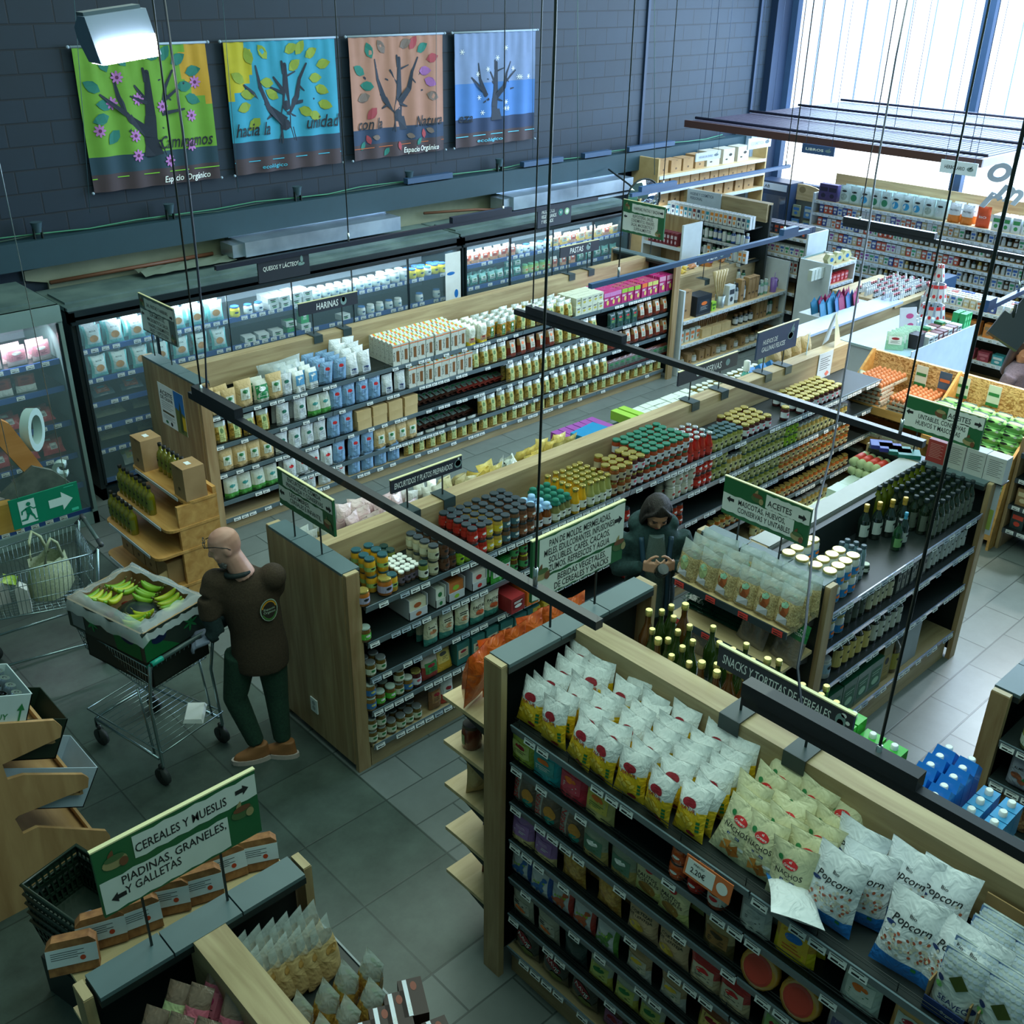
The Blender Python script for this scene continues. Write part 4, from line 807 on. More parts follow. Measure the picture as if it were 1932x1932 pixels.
sn(1052, 1100, .45, sp((20, 50, 50), (26, 60, 60), None, 88, kind='chip'), .17, 'dark teal crinkly bag', S6); sn(1102, 1240, .45, sp((206, 196, 80), (200, 206, 190), M(190, 200, 110), 89, kind='chip', mk=(GRN, INK)), .17, 'yellow crinkle crisp bag', S6); sn(1250, 1600, .45, sp((196, 160, 60), (206, 180, 90), M(110, 150, 150), 90), .17, 'ochre snack bag', S6)
def kdec(m, f): m.ell(0, .12, .055, .026, f, 0, 16, -.35); m.text('NAVIS', 0, .12, .024, .09, lambda x, z: tuple(q + (-.001 if i == 1 else 0) for i, q in enumerate(f(x, z))), 1, rot=-.35); m.ell(.02, .05, .04, .025, f, 2); return [DRED, WHT, M(110, 120, 50)]
sn(958, 1120, .21, pouch(.18, .2, .06, [M(30, 40, 28, .25, coat=.7)], one, 'chip', kdec, 'dark_crisp_bag', 'packet', 91), .18, 'black crisp bag with crimson oval', S7, rows=2)
sn(1125, 1330, .21, sp((120, 40, 110), (90, 60, 50), M(150, 90, 130), 92, kind='chip'), .17, 'plum snack bag', S7)
# panel seen behind the popcorn
tag(ob('perforated_panel', (MB().box(3.035, 3.04, -1.2, 1.55, 1.66, 1.735).tube([(3.03, -1.2, 1.70), (3.03, 1.5, 1.70)], .003, 4), DKM)), 'dark perforated strip under the long board behind the popcorn', 'panel')
# big price sign hanging from the top crisp shelf
e = empty('price_sign', (2.572, ly(1338, 2.575, 1.62), 1.60), -PI / 2, 'peach shelf sign showing 2,20 euros below the nachos', 'sign')
ob('card', (MB().box(-.11, .11, -.004, 0, -.045, .045).box(-.10, .03, -.005, -.004, -.035, .035, 1).ell(.068, 0, .026, .026, lambda x, z: (x, -.005, z), 1), [M(214, 116, 66), WHT]), e, (0, 0, 0), (-.2, 0, 0))
ob('lettering', (MB().text('2,20€', -.045, -.005, .024, .07, lambda x, z: (x, -.0062, z)).text('PRECIO', -.045, .023, .008, .05, lambda x, z: (x, -.0062, z)), INK), e, (0, 0, 0), (-.2, 0, 0))
# end shelves of the crisp gondola (facing the man)
def endrack(nm, label, loc, rz, W, D, zs, ledge=WOODX, black=True, tagc=None):
    e = empty(nm, loc, rz, label, 'end shelves')
    for z in zs:
        s_ = ob('shelf', (MB().box(-W / 2, W / 2, -D, -.01, z - .022, z).box(-W / 2 + .02, W / 2 - .02, -D * .9, -.01, z - .028, z - .022, 1), [BEECHL, BLK]), e)
        for sx in (-1, 1): ob('bracket', (MB().prism([(-D * .85, z - .028), (-.01, z - .028), (-.01, z - .10)], sx * (W / 2 - .02), sx * (W / 2 - .026), 'x'), BLK), s_)
        if tagc is not None:
            ob('edge_strip', (MB().box(-W / 2, W / 2, -D - .010, -D, z - .045, z), LIPD), s_)
            for i in range(4): ob('price_tag', TAGS[tagc], s_, (-W / 2 + .06 + i * W / 3.5, -D - .012, z - .022))
    return e
BEECHL = wood('pale_beech', (190, 166, 120), (212, 190, 146), (2, 12, 12))
endrack('end_shelf_rack', 'pale wooden end shelves of the crisp gondola with orange sacks on top', (3.07, 2.915, 0), PI, .92, .33, [1.52, 1.24, .96, .66, .35])
ORB = tex('orange_crinkled_wrap', (196, 76, 20), (240, 118, 44), sc_=14, rough=.3, coat=.6, bump=.4)
OR = pouch(.17, .30, .10, [ORB], one, 'chip', lab_dec([M(190, 206, 180), YEL, GRN], .08, .05, .14), 'orange_sack', 'sack', 95)
for i, (dx, dy, tl, zz) in enumerate(((-.38, .10, -.1, .0), (-.25, .07, .25, .0), (-.12, .09, .1, .0), (.02, .08, .3, 0), (.16, .09, .2, 0), (.30, .08, .15, 0))):
    put(OR, (3.07 + dx, 2.95 + dy + .06, 1.53 + zz), PI + (.3 if i == 0 else -.1), 'crinkled orange food sack leaning on the end shelf, %s from the outer corner' % od(i), 'orange sacks', (tl * .7, 0))
JB = jar(.05, .14, M(110, 50, 30, .15, coat=.6), M(80, 70, 60), M(140, 160, 110), 'large_jar')
for i, dx in enumerate((-.38, -.24, -.10, .05)): put(JB, (3.07 + dx, 3.12, 1.24), PI - .3, 'big red-brown jar on the second end shelf, %s from the outer corner' % od(i), 'large jars')
KB = pouch(.17, .24, .12, [KRAFT], one, 'chip', lab_dec([M(190, 160, 120), GRN, INK], .08, .05, .14), 'paper_sack', 'sack', 96)
put(KB, (2.72, 3.08, .96), PI - .4, 'crumpled kraft paper sack on the third end shelf')
put(KB, (2.86, 3.02, .96), PI - .2, 'kraft sack behind the crumpled one on the third end shelf')
put(sp((60, 90, 150), (190, 200, 214), M(40, 70, 140), 97, kind='chip', w=.12, h=.22), (2.82, 3.10, .66), PI - .3, 'blue and white narrow bag on the fourth end shelf')
put(sp((150, 80, 60), (150, 140, 110), M(150, 140, 110), 98, kind='chip', w=.13, h=.28), (2.80, 3.08, .35), PI - .3, 'red and olive bag on the lowest end shelf')
# bottle side of the crisp gondola
BEER = bottle(.034, .27, M(40, 62, 20, .08, coat=1), M(214, 206, 130, .3, .7), None, 'beer_bottle', rn=.36, neck=.36, sh=.5)
BEER2 = bottle(.04, .31, M(82, 50, 16, .08, coat=1), M(214, 206, 130, .3, .7), None, 'beer_bottle', rn=.36, neck=.36, sh=.5)
r9 = random.Random(4)
caps = [(1190, 1157), (1259, 1202), (1212, 1131), (1093, 1200), (1024, 1243), (928, 1300)]
n = 0
for j in range(12):
    y = 2.60 - j * .088
    for i in range(5):
        x = 3.20 + i * .08
        if r9.random() < .30: continue
        big = r9.random() < .25
        put(BEER2 if big else BEER, (x + r9.uniform(-.01, .01), y + r9.uniform(-.012, .012), 1.70), 0, '%s gold-capped bottle, %s from the black end, %s from the board' % ('brown' if big else 'green', od(j), od(i)), 'gold-capped bottles'); n += 1
def milk(c1, w_=.07, h=.20, d=.07, capc=WHT, lab=None, nm='milk_carton', flat=False):
    m = MB().box(-w_ / 2, w_ / 2, -d / 2, d / 2, 0, h * .82)
    if not flat: m.add([(-w_ / 2, -d / 2, h * .82), (w_ / 2, -d / 2, h * .82), (w_ / 2, d / 2, h * .82), (-w_ / 2, d / 2, h * .82), (-w_ / 2 * .9, d * .1, h), (w_ / 2 * .9, d * .1, h)], [(0, 1, 5, 4), (2, 3, 4, 5), (0, 4, 3), (1, 2, 5)])
    k = [('cap', MB().lathe([(.016, 0), (.016, .018), (.013, .022)], 12).mesh('cap', capc))]
    p = Pr(nm, m.mesh(nm, c1), k, 'carton'); p.capz = (0, -d * .22 if not flat else 0, h * (.89 if not flat else .82)); return p
def putm(p, loc, rz, lab, g):
    o = put(p, loc, rz, lab, g); o.children[0].location = p.capz; return o
BLUE = M(24, 116, 206, .3, coat=.4)
MK = milk(BLUE, .085, .235, .072); GK = milk(M(60, 176, 60, .3, coat=.4), .09, .2, .075, flat=True); SK = milk(M(60, 150, 206, .3, coat=.4), .07, .17, .07, flat=True)
for c in range(2):
    for r in range(6):
        y = 1.20 - c * .095
        putm(MK, (3.56 - r * .076, y, 1.70), PI / 2, 'blue milk carton with white cap, %s file, %s from the aisle edge' % (('far', 'near')[c], od(r)), 'blue milk cartons')
for c in range(2):
    for r in range(5): putm(SK, (3.54 - r * .075, 1.0 - c * .09, 1.70), PI / 2, 'small light blue carton, %s file, %s from the aisle edge' % (('far', 'near')[c], od(r)), 'small blue cartons')
for c in range(3):
    for r in range(3): putm(GK, (3.54 - r * .085, 1.60 - c * .10, 1.70 - (.05 if c else 0)), PI / 2, 'bright green carton by the sign end, %s file, %s from the aisle edge' % (od(c), od(r)), 'green cartons')
# ---------------------------------------------------------------- oil gondola
O1 = 'coconut gondola'
COC = jar(.046, .125, M(206, 210, 206, .15, coat=.6), M(206, 190, 120, .3, .6), M(40, 130, 196), 'coconut_jar', z0=.08, z1=.5, mark=ORG)
def oo(a, b, z, pr, pitch, desc, place, **k): return run('OIL', a, b, z, pr, pitch, desc, place, px=False, **k)
oo(5.06, 5.42, 1.27, COC, .096, 'coconut oil jar', 'top shelf', rows=4, rp=.095, stack=2, sh=.125, skip=.2)
SL = bottle(.024, .24, M(110, 140, 150, .06, coat=1), M(60, 80, 90), M(180, 190, 196), 'slim_bottle', rn=.6, neck=.2, sh=.75)
oo(5.46, 5.58, 1.27, SL, .055, 'slim clear bottle', 'top shelf', rows=3, rp=.06, off=.04)
oo(5.60, 5.70, 1.27, jar(.03, .06, M(40, 60, 40), M(196, 206, 190), M(206, 210, 200), 'balm_jar'), .07, 'small pale-lidded balm jar', 'top shelf', rows=2, off=.05)
WINE = bottle(.040, .27, M(22, 34, 30, .08, coat=1), M(196, 160, 70, .35, .3), M(190, 200, 196), 'wine_vinegar_bottle', foil=M(196, 160, 70, .35, .3), rn=.36, neck=.34, sh=.55, z0=.15, z1=.48)
OILB = bottle(.033, .26, M(24, 38, 24, .08, coat=1), M(24, 40, 44), M(90, 100, 90), 'olive_oil_bottle', rn=.42, neck=.3, sh=.62, z0=.1, z1=.55)
OILG = bottle(.033, .28, M(86, 96, 14, .08, coat=1), M(24, 40, 44), None, 'olive_oil_bottle', rn=.42, neck=.3, sh=.62)
for i, (px, py) in enumerate(((1673, 1000), (1692, 1008), (1716, 1014), (1731, 1022))):
    p = at(px, py, z=1.32); put(WINE, (6.02 + i * .098, 2.92 - .04 * i, 1.27), 0, 'dark bottle with gold neck foil and grey label, %s from the empty bay' % od(i), 'gold-necked bottles')
put(bottle(.034, .22, M(24, 60, 34, .08, coat=1), BLK, M(110, 160, 100), 'olive_oil_bottle'), (6.08, 2.70, 1.27), 0, 'short green-labelled oil bottle at the front of the top shelf')
put(bottle(.034, .24, M(24, 44, 44, .08, coat=1), M(70, 160, 200), M(170, 180, 180), 'olive_oil_bottle', foil=M(70, 160, 200)), (6.17, 2.71, 1.27), 0, 'blue-necked oil bottle at the front of the top shelf')
oo(6.38, 6.98, 1.27, OILB, .075, 'dark olive oil bottle', 'top shelf', rows=5, rp=.074, jit=.003)
oo(6.28, 6.98, 1.27, OILG, .075, 'golden olive oil bottle', 'rear of top shelf', rows=1, off=.37, jit=.003)
for a, b, z, pr, pt, ds, k in ((5.06, 5.36, 1.0, COC, .096, 'coconut jar', dict(rows=2, rp=.1, stack=2, sh=.125)), (5.38, 5.62, 1.0, OILB, .075, 'black bottle', {}), (5.64, 5.96, 1.0, bottle(.03, .22, M(60, 44, 30, .1, coat=1), BLK, M(206, 200, 170), 'vinegar_bottle', z0=.1, z1=.6), .065, 'vinegar bottle with pale label', dict(rows=2, rp=.07)),
                               (5.98, 6.4, 1.0, carton(.05, .18, .05, [M(56, 66, 66)], 'vinegar_carton', dec=lab_dec([M(150, 150, 140), INK, INK], .035, .02, .14)), .06, 'dark narrow carton', dict(rows=3, rp=.06)), (6.42, 6.98, 1.0, bottle(.026, .23, M(28, 30, 30, .08, coat=1), BLK, M(190, 196, 196), 'vinegar_bottle', z0=.1, z1=.65), .06, 'slim black bottle with white label', dict(rows=2, rp=.06)),
                               (5.06, 5.30, .68, jar(.05, .14, M(200, 206, 206, .3), M(200, 206, 206), M(150, 180, 200), 'white_pot', z0=.3, z1=.8), .105, 'white plastic pot', dict(rows=2, rp=.1)), (5.34, 5.76, .68, bottle(.04, .25, M(40, 34, 20, .08, coat=1), BLK, M(206, 186, 110), 'olive_oil_bottle', z0=.08, z1=.6), .09, 'bottle with straw yellow label', {}), (5.78, 6.2, .68, bottle(.036, .25, M(26, 28, 26, .08, coat=1), BLK, M(196, 200, 190), 'vinegar_bottle', z0=.1, z1=.6), .08, 'black bottle with white label', dict(rows=2, rp=.08))):
    oo(a, b, z, pr, pt, ds, {1.0: 'second shelf', .68: 'third shelf'}[z], **k)
TIN = carton(.17, .26, .13, [M(20, 84, 56, .3, coat=.4)], 'oil_tin', 'tin', dec=lab_dec([M(26, 96, 64), M(150, 190, 160), M(170, 200, 180)], .13, .05, .2, 1))
oo(5.28, 5.98, .26, TIN, .19, 'large green oil tin', 'lowest oil shelf'); oo(6.0, 6.12, .26, carton(.12, .3, .1, [M(120, 110, 60)], 'oil_tin', 'tin', dec=lab_dec([M(150, 130, 60), INK, INK], .08, .04, .22)), .12, 'ochre oil tin', 'lowest oil shelf')
oo(6.14, 6.28, .26, bottle(.06, .34, M(56, 40, 16, .08, coat=1), BLK, M(150, 140, 50), 'oil_flagon', z0=.1, z1=.5), .13, 'amber oil flagon', 'lowest oil shelf'); oo(6.3, 6.52, .26, carton(.1, .36, .1, [M(150, 160, 166)], 'vinegar_carton'), .11, 'tall grey carton', 'lowest oil shelf')
oo(5.02, 5.2, .26, sp((150, 170, 170), (170, 180, 176), None, 99, kind='chip', w=.2, h=.2), .2, 'clear bag of flakes', 'lowest oil shelf')
tag(ob('board_facing', (MB().box(5.10, 6.98, 3.058, 3.062, 1.26, 1.495).box(5.10, 6.98, 3.058, 3.20, 1.5, 1.503), M(176, 178, 176, .5))), 'whitish cover over the long board of the oil gondola', 'board cover')
# rear side of oil gondola
def ob_(a, b, pr, pitch, desc, **k): return run('OILB', a, b, 1.18, pr, pitch, desc, 'behind the whitish board', px=False, **k)
ob_(5.95, 6.45, carton(.08, .07, .1, [M(196, 206, 160)], 'tea_carton', dec=lab_dec([M(206, 212, 180), GRN, INK], .06, .01, .06, 1)), .085, 'pale yellow tea carton', rows=3, rp=.105)
ob_(6.45, 6.85, carton(.08, .07, .08, [M(196, 214, 210)], 'tea_carton', dec=lab_dec([M(206, 220, 214), TEAL, INK], .06, .01, .06, 1)), .085, 'pale blue tea carton', rows=4, rp=.085, stack=2, sh=.07)
ob_(5.1, 5.55, jar(.045, .08, M(60, 40, 30, .15), M(44, 50, 56, .3), M(60, 60, 66), 'tahini_jar', lidh=.1), .095, 'dark spread jar with pale rim', rows=3, rp=.095)
RL = MB().tube([(-.09, 0, .035), (.09, 0, .035)], .035, 12); RL = Pr('biscuit_roll', RL.mesh('biscuit_roll', M(176, 190, 140)), [('wrapper', MB().tube([(-.055, 0, .035), (.055, 0, .035)], .0365, 12).mesh('wrapper', M(196, 60, 40)))], 'packet')
k = 0
for i in range(4):
    for j in range(3): put(RL, (6.72 + j * .0, 3.24 + i * .075, 1.18 + .07 * 0), 0, '', None) if False else None
for i in range(5):
    for j in range(2): put(RL, (6.88 - .0 * j, 3.23 + i * .06, 1.32 + j * .07), .0, 'red-wrapped biscuit roll near the blue-topped end, %s across, %s layer' % (od(i), ('lower', 'upper')[j]), 'biscuit rolls')
tag(ob('roll_tray', (MB().box(6.78, 6.98, 3.21, 3.46, 1.18, 1.318), M(150, 150, 90))), 'shallow tray under the red biscuit rolls', 'tray')
# boxes on the oil gondola end cap
def onbox(nm, px0, px1, z, w_, h, d, c, label, dec=None, grp=None):
    p = at(px0, px1, z=z); return put(carton(w_, h, d, [c], nm, dec=dec), (p.x, p.y, z), -PI / 2, label, grp)
LT = lambda c, w_, h: (lambda m, f: (lines(m, f, -w_ * .38, w_ * .38, h * .85, 9, h * .075, 0, .003), [c])[-1])
for i, (y, hh, c, lb, tc) in enumerate(((2.99, .17, M(150, 50, 44), 'brick red box of printed text on the blue-lit end top', M(210, 150, 140)), (2.85, .19, M(176, 180, 172), 'grey printed box next to the brick red box', M(110, 110, 110)), (2.70, .19, M(180, 186, 182), 'middle grey printed box on the end top', M(110, 110, 110)), (2.555, .19, M(186, 192, 190), 'outermost grey printed box on the end top', M(110, 110, 110)))):
    put(carton(.14, hh, .1, [c], 'gift_box', dec=LT(tc, .13, hh)), (7.13, y, 1.5), -PI / 2, lb)
tag(ob('end_bracket', (MB().box(7.08, 7.2, 2.48, 3.08, 1.49, 1.499), BLK)), 'thin black ledge carrying the printed boxes', 'ledge')
for i in range(4): put(carton(.12, .03, .16, [M(40, 60, 150) if i < 2 else M(20, 110, 100)], 'soap_box'), (7.05, 3.40 - i * .075, 1.5), .6, '%s box on the end top, %s from the corner' % ('royal blue and white' if i < 2 else 'dark teal', od(i)), 'flat boxes')
e = empty('info_card', (7.115, 2.60, 1.28), 0, 'white and green notice fixed to the oil gondola end', 'notice')
ob('card', (MB().box(-.002, .002, -.11, .11, -.2, .2), M(180, 190, 200)), e); ob('green_panel', (MB().box(-.004, -.002, -.10, .10, -.16, .0), M(150, 170, 80)), e)
# end rack with spelt bags
endrack('end_shelf_rack', 'pale wooden end shelves of the oil gondola with clear pasta bags', (4.93, 2.98, 0), -PI / 2, .84, .33, [1.33, 1.06, .78, .5, .2], tagc='r')
NOOD = tex('dry_noodles', (150, 130, 84), (214, 196, 146), sc_=70, rough=.3, coat=1, bump=.7, distort=2)
def ND(c, s): return pouch(.17, .25, .10, [NOOD, clear('clear_film_top', (206, 222, 220), .42, .1)], lambda v, u: 1 if v > .68 else 0, 'stand', lambda m, f: (m.ell(0, .12, .03, .05, f, 0, 14), m.ell(0, .15, .022, .02, f, 1), m.poly([(-.035, .03), (.035, .03), (.035, .075), (-.035, .075)], f, 2), [c, M(150, 200, 170), M(196, 200, 210)])[-1], 'spelt_pasta_bag', 'bag', s)
NA, NB = ND(M(176, 196, 140), 101), ND(M(160, 84, 44), 102)
for r in range(3):
    for i in range(6):
        put(NA if i < 2 else NB, (4.66 + r * .105, 3.34 - i * .145, 1.332 + .0 * r), -PI / 2 + r9.uniform(-.2, .2), 'clear spelt noodle bag with %s oval, %s from the shopper, %s row' % ('green' if i < 2 else 'brown', od(i), ('front', 'middle', 'back')[r]), 'spelt noodle bags', (-.08, r9.uniform(-.1, .1)))
TS = simple(.24, .2, .03, M(24, 70, 54, .2, coat=.8), M(30, 84, 66, .2, coat=.8), .5, M(130, 110, 70), 'chip', 103, 'green_cracker_pack', mk=(M(70, 50, 40), WHT), lw=.5)
for i in range(6): put(TS, (4.73, 3.28 - (i % 2) * .21, 1.075 + .03 * (i // 2)), -PI / 2, 'dark green flat pack in the pile under the noodle bags, %s pile, %s from below' % (('far', 'near')[i % 2], od(i // 2)), 'dark green packs', (-1.45, .0))
CT = lambda s: simple(.2, .26, .05, (96, 90, 80), (60, 130, 84), .62, M(110, 100, 90), 'stand', s, 'bread_snack_bag', mk=(M(170, 110, 70), WHT), lw=.5, lz=(.1, .35))
def cladec(m, f): m.text('TOSTE', .03, .225, .018, .10, f, 0); m.text('CLASSIC', .03, .2, .018, .12, f, 0); m.ell(-.06, .19, .016, .05, f, 1, 10, -.2); return [WHT, M(170, 90, 50)]
CL = pouch(.22, .27, .05, [M(120, 112, 100, .15, coat=1), M(40, 120, 66, .3, coat=.4)], lambda v, u: 1 if v > .6 else 0, 'stand', cladec, 'bread_snack_bag', 'bag', 104)
for i in range(2): put(CL, (4.70, 2.86 - i * .24, 1.062 - .25 * 0 - .0), -PI / 2 - .15, 'grey and green toast bag on the second shelf, %s' % ('near the green packs' if i == 0 else 'near the outer edge'), None, (-.35, 0))
for i in range(3): put(CL, (4.72, 3.2 - i * .25, .782), -PI / 2, 'toast bag on the third shelf, %s from the shopper' % od(i), 'toast bags lower down')
# ---------------------------------------------------------------- refrigerated wall cabinets
FGR = M(120, 146, 146, .4, name='fridge_grey'); FDK = M(20, 34, 40, .35, coat=.4); FTOP = tex('dusty_fridge_top', (70, 92, 92), (96, 118, 114), sc_=3, rough=.6)
INNER = M(150, 166, 176, .5); LED = M(226, 240, 255, .4, em=5, name='led_tube')
BTAG = {}
def fridge(label, x0, x1, yf, yb, zt, zs, frame, bays, doors=True, ledn=None):
    e = empty('display_fridge', ((x0 + x1) / 2, yf, 0), 0, label, 'refrigerated cabinet')
    W = (x1 - x0) / 2
    ob('cabinet', (MB().box(-W, W, yb - yf - .05, yb - yf, 0, zt - .04).box(-W, -W + .05, 0, yb - yf, 0, zt - .04).box(W - .05, W, 0, yb - yf, 0, zt - .04).box(-W, W, .0, yb - yf, 0, .12), [frame]), e)
    ob('inner_lining', (MB().box(-W + .05, W - .05, yb - yf - .09, yb - yf - .05, .12, zt - .1), INNER), e)
    tp = MB().box(-W, W, .02, yb - yf, zt - .05, zt)
    n = max(1, round((x1 - x0) / 1.9))
    for i in range(n):
        a = -W + i * 2 * W / n; tp.box(a + .04, a + 2 * W / n - .04, .16, yb - yf - .2, zt, zt + .018)
    ob('roof', (tp, FTOP), e)
    cn = MB()
    if bays > 1:
        for k in range(4): cn.box(-W, W, -.03 + k * .03, .0 + k * .03, zt - .15 + k * .035, zt - .125 + k * .04)
        cn.box(-W, W, 0, .08, zt - .15, zt - .03)
    else: cn.box(-W, W, -.01, .05, zt - .14, zt)
    ob('canopy', (cn, [FDK if bays > 1 else frame]), e)
    ob('led_strip', (MB().box(-W + .07, W - .07, .09, .11, zt - .17, zt - .155), LED), e)
    for z in zs:
        s_ = ob('shelf', (MB().box(-W + .055, W - .055, .10 if z > .3 else .04, yb - yf - .1, z - .02, z - .002).box(-W + .055, W - .055, .085 if z > .3 else .03, .10 if z > .3 else .04, z - .045, z + .004, 1), [FDK, LIPB]), e)
        r_ = random.Random(int(z * 100)); x = -W + .1; m = 0
        while x < W - .1 and m < 60:
            if r_.random() < .75: ob('price_tag', TAGS['w'], s_, (x, (.083 if z > .3 else .028), z - .02), (0, 0, 0)); m += 1
            x += .105 if bays > 1 else .13
    if doors:
        for i in range(bays):
            a = -W + .04 + i * (2 * W - .08) / bays; b = a + (2 * W - .08) / bays
            d = ob('door', (MB().box(a + .008, b - .008, -.012, -.006, .18, zt - .16), GLASS), e)
            m = MB().box(a, a + .022, -.018, 0, .16, zt - .15).box(b - .022, b, -.018, 0, .16, zt - .15) if i in (0, bays - 1) or bays == 1 else MB().box(a - .004, a + .004, -.018, 0, .16, zt - .15)
            ob('door_frame', (m, FDK), d)
    return e
FL = fridge('pale grey upright fridge by the exit sign holding sliced meats', 1.05, 3.15, 9.0, 9.98, 2.09, [1.60, 1.35, 1.02, .70, .40, .16], FGR, 1)
FM = fridge('long black dairy and chilled food fridge under the metal hoods', 3.36, 7.97, 9.40, 10.16, 1.92, [1.49, 1.20, .96, .72, .48, .2], FDK, 6)
FN = fridge('farther black chilled food fridge with vegetarian products', 8.0, 11.0, 9.40, 10.16, 1.92, [1.51, 1.24, .98, .72, .48, .2], FDK, 4)
def fr(x0, x1, y, z, pr, pitch, desc, place, rows=1, rp=.1, **k):
    n = max(1, int((x1 - x0) / pitch)); prs = pr if isinstance(pr, list) else [pr]; r_ = random.Random(int(x0 * 99 + z * 50)); st = k.get('stack', 1); sh = k.get('sh', .08)
    for i in range(n):
        for r in range(rows):
            for q in range(st):
                if k.get('gap') and r_.random() < k['gap']: continue
                put(r_.choice(prs), (x0 + (i + .5) * (x1 - x0) / n + r_.uniform(-.006, .006), y + r * rp, z + q * sh), r_.uniform(-.12, .12) * k.get('j', 1), '%s, %s along%s%s, %s' % (desc, od(i), ', %s row' % ('front' if r == 0 else od(r)) if rows > 1 else '', (', upper' if q else ', lower') if st > 1 else '', place), desc + ', ' + place, (k.get('tilt', 0) + r_.uniform(-.05, .05), 0), k.get('s', 1))
TQ = pouch(.17, .20, .06, [M(120, 206, 206, .3, coat=.4), M(206, 226, 226, .3, coat=.4)], lambda v, u: 0 if v < .25 or abs(u) > .7 else 1, 'chip', lambda m, f: (m.ell(0, .09, .04, .035, f, 0, 12), m.text('RICCA', 0, .16, .012, .06, f, 1))[-1] and [M(206, 150, 90), INK], 'cheese_pouch', 'packet', 201)
fr(3.48, 4.95, 9.52, 1.49, TQ, .19, 'turquoise and white salad pouch', 'top chilled shelf', rows=2)
fr(3.48, 4.95, 9.52, 1.20, TQ, .20, 'turquoise pouch with clear window', 'second chilled shelf', rows=2, rp=.12)
MEAT = simple(.22, .15, .03, (60, 90, 100), (40, 60, 70), .5, M(170, 90, 50), 'stand', 202, 'chilled_packet', mk=(M(60, 190, 210), WHT), lw=.6, lz=(.2, .8))
fr(3.5, 5.2, 9.62, .965, MEAT, .26, 'dark packet with orange contents', 'third chilled shelf', tilt=-1.0)
WFP = simple(.30, .2, .04, (150, 160, 130), (206, 216, 220), .6, M(120, 100, 50), 'chip', 203, 'chilled_packet', mk=(RED, INK), lw=.5)
fr(3.5, 5.4, 9.66, .74, WFP, .33, 'clear-topped ready meal pack', 'fourth chilled shelf', tilt=-1.1, rows=1)
fr(3.5, 5.4, 9.66, .50, WFP, .35, 'crumpled silver meal pack', 'fifth chilled shelf', tilt=-1.1); fr(3.6, 5.0, 9.6, .21, simple(.26, .18, .1, (170, 186, 180), (120, 160, 90), .6, M(190, 196, 120), 'chip', 204, 'salad_bag', mk=(ORG, GRN)), .4, 'clear salad bag', 'bottom chilled shelf', tilt=-.6)
YOG = jar(.045, .10, M(222, 228, 228, .35), M(222, 230, 226, .4), M(206, 226, 222), 'yoghurt_pot', lidh=.08, mark=M(90, 140, 190))
YOB = jar(.045, .10, M(222, 228, 228, .35), M(60, 120, 190, .4), M(206, 226, 232), 'yoghurt_pot', lidh=.08, mark=NAVY)
YOY = jar(.05, .11, M(226, 206, 60, .35), M(60, 110, 190, .4), M(206, 200, 60), 'yoghurt_pot', mark=NAVY)
CHE = carton(.12, .06, .12, [M(216, 226, 226, .3, coat=.3)], 'cheese_pack', 'packet', dec=lab_dec([M(206, 220, 216), GRN, INK], .08, .01, .05, 1))
CHG = carton(.1, .13, .08, [M(40, 160, 90, .3, coat=.3)], 'milk_drink_box', 'packet', dec=lab_dec([M(60, 180, 110), WHT, WHT], .07, .03, .1))
DK = 'dairy top shelf'; DK2 = 'dairy second shelf'
fr(4.98, 5.15, 9.53, 1.49, YOY, .12, 'yellow yoghurt pot', DK); fr(5.16, 5.4, 9.53, 1.49, YOB, .11, 'blue-lidded pot', DK); fr(5.42, 5.98, 9.54, 1.49, CHE, .14, 'white cheese pack', DK, rows=2, rp=.13, stack=2, sh=.062)
fr(6.0, 6.9, 9.53, 1.49, YOG, .105, 'white yoghurt pot', DK, rows=2); fr(6.9, 7.3, 9.53, 1.49, YOG, .10, 'tall white kefir pot', DK, rows=2, s=1.2); fr(7.3, 7.85, 9.53, 1.49, [YOB, YOY], .10, 'yellow or blue-lidded pot', DK, rows=2)
fr(5.1, 5.6, 9.54, 1.20, CHE, .15, 'low white cheese pack', DK2, rows=1, gap=.3); fr(5.6, 5.95, 9.54, 1.20, [CHE, CHG], .13, 'white or green dairy box', DK2, stack=2, sh=.065); fr(5.98, 6.5, 9.54, 1.20, CHE, .18, 'flat white cheese block', DK2, gap=.2)
fr(6.55, 7.2, 9.53, 1.20, [YOB, YOG], .11, 'blue and white dessert pot', DK2); fr(7.25, 7.9, 9.53, 1.20, YOB, .12, 'blue-lidded milk jar', DK2, gap=.3)
VE = simple(.12, .13, .04, (206, 150, 110), (226, 226, 216), .3, M(206, 90, 60), 'brick', 205, 'vegan_packet', mk=(WHT, INK)); VG = simple(.13, .12, .05, (50, 150, 140), (120, 200, 190), .6, M(206, 226, 216), 'chip', 206, 'vegan_packet', mk=(GRN, INK)); VL = jar(.04, .12, M(150, 196, 90, .3), M(120, 200, 150, .4), M(206, 220, 160), 'veg_tub', mark=ORG)
PV, PV2 = 'vegetarian top shelf', 'vegetarian second shelf'
fr(8.1, 9.0, 9.54, 1.51, VE, .13, 'peach and white packet', PV, rows=2); fr(9.0, 9.6, 9.54, 1.51, [YOG, YOB], .11, 'small tofu pot', PV); fr(9.6, 10.9, 9.54, 1.51, [simple(.14, .11, .04, (226, 190, 90), (216, 200, 160), .5, M(206, 206, 190), 'brick', 207, 'vegan_packet', mk=(ORG, GRN)), VE], .15, 'yellow or peach vegan packet', PV, rows=2)
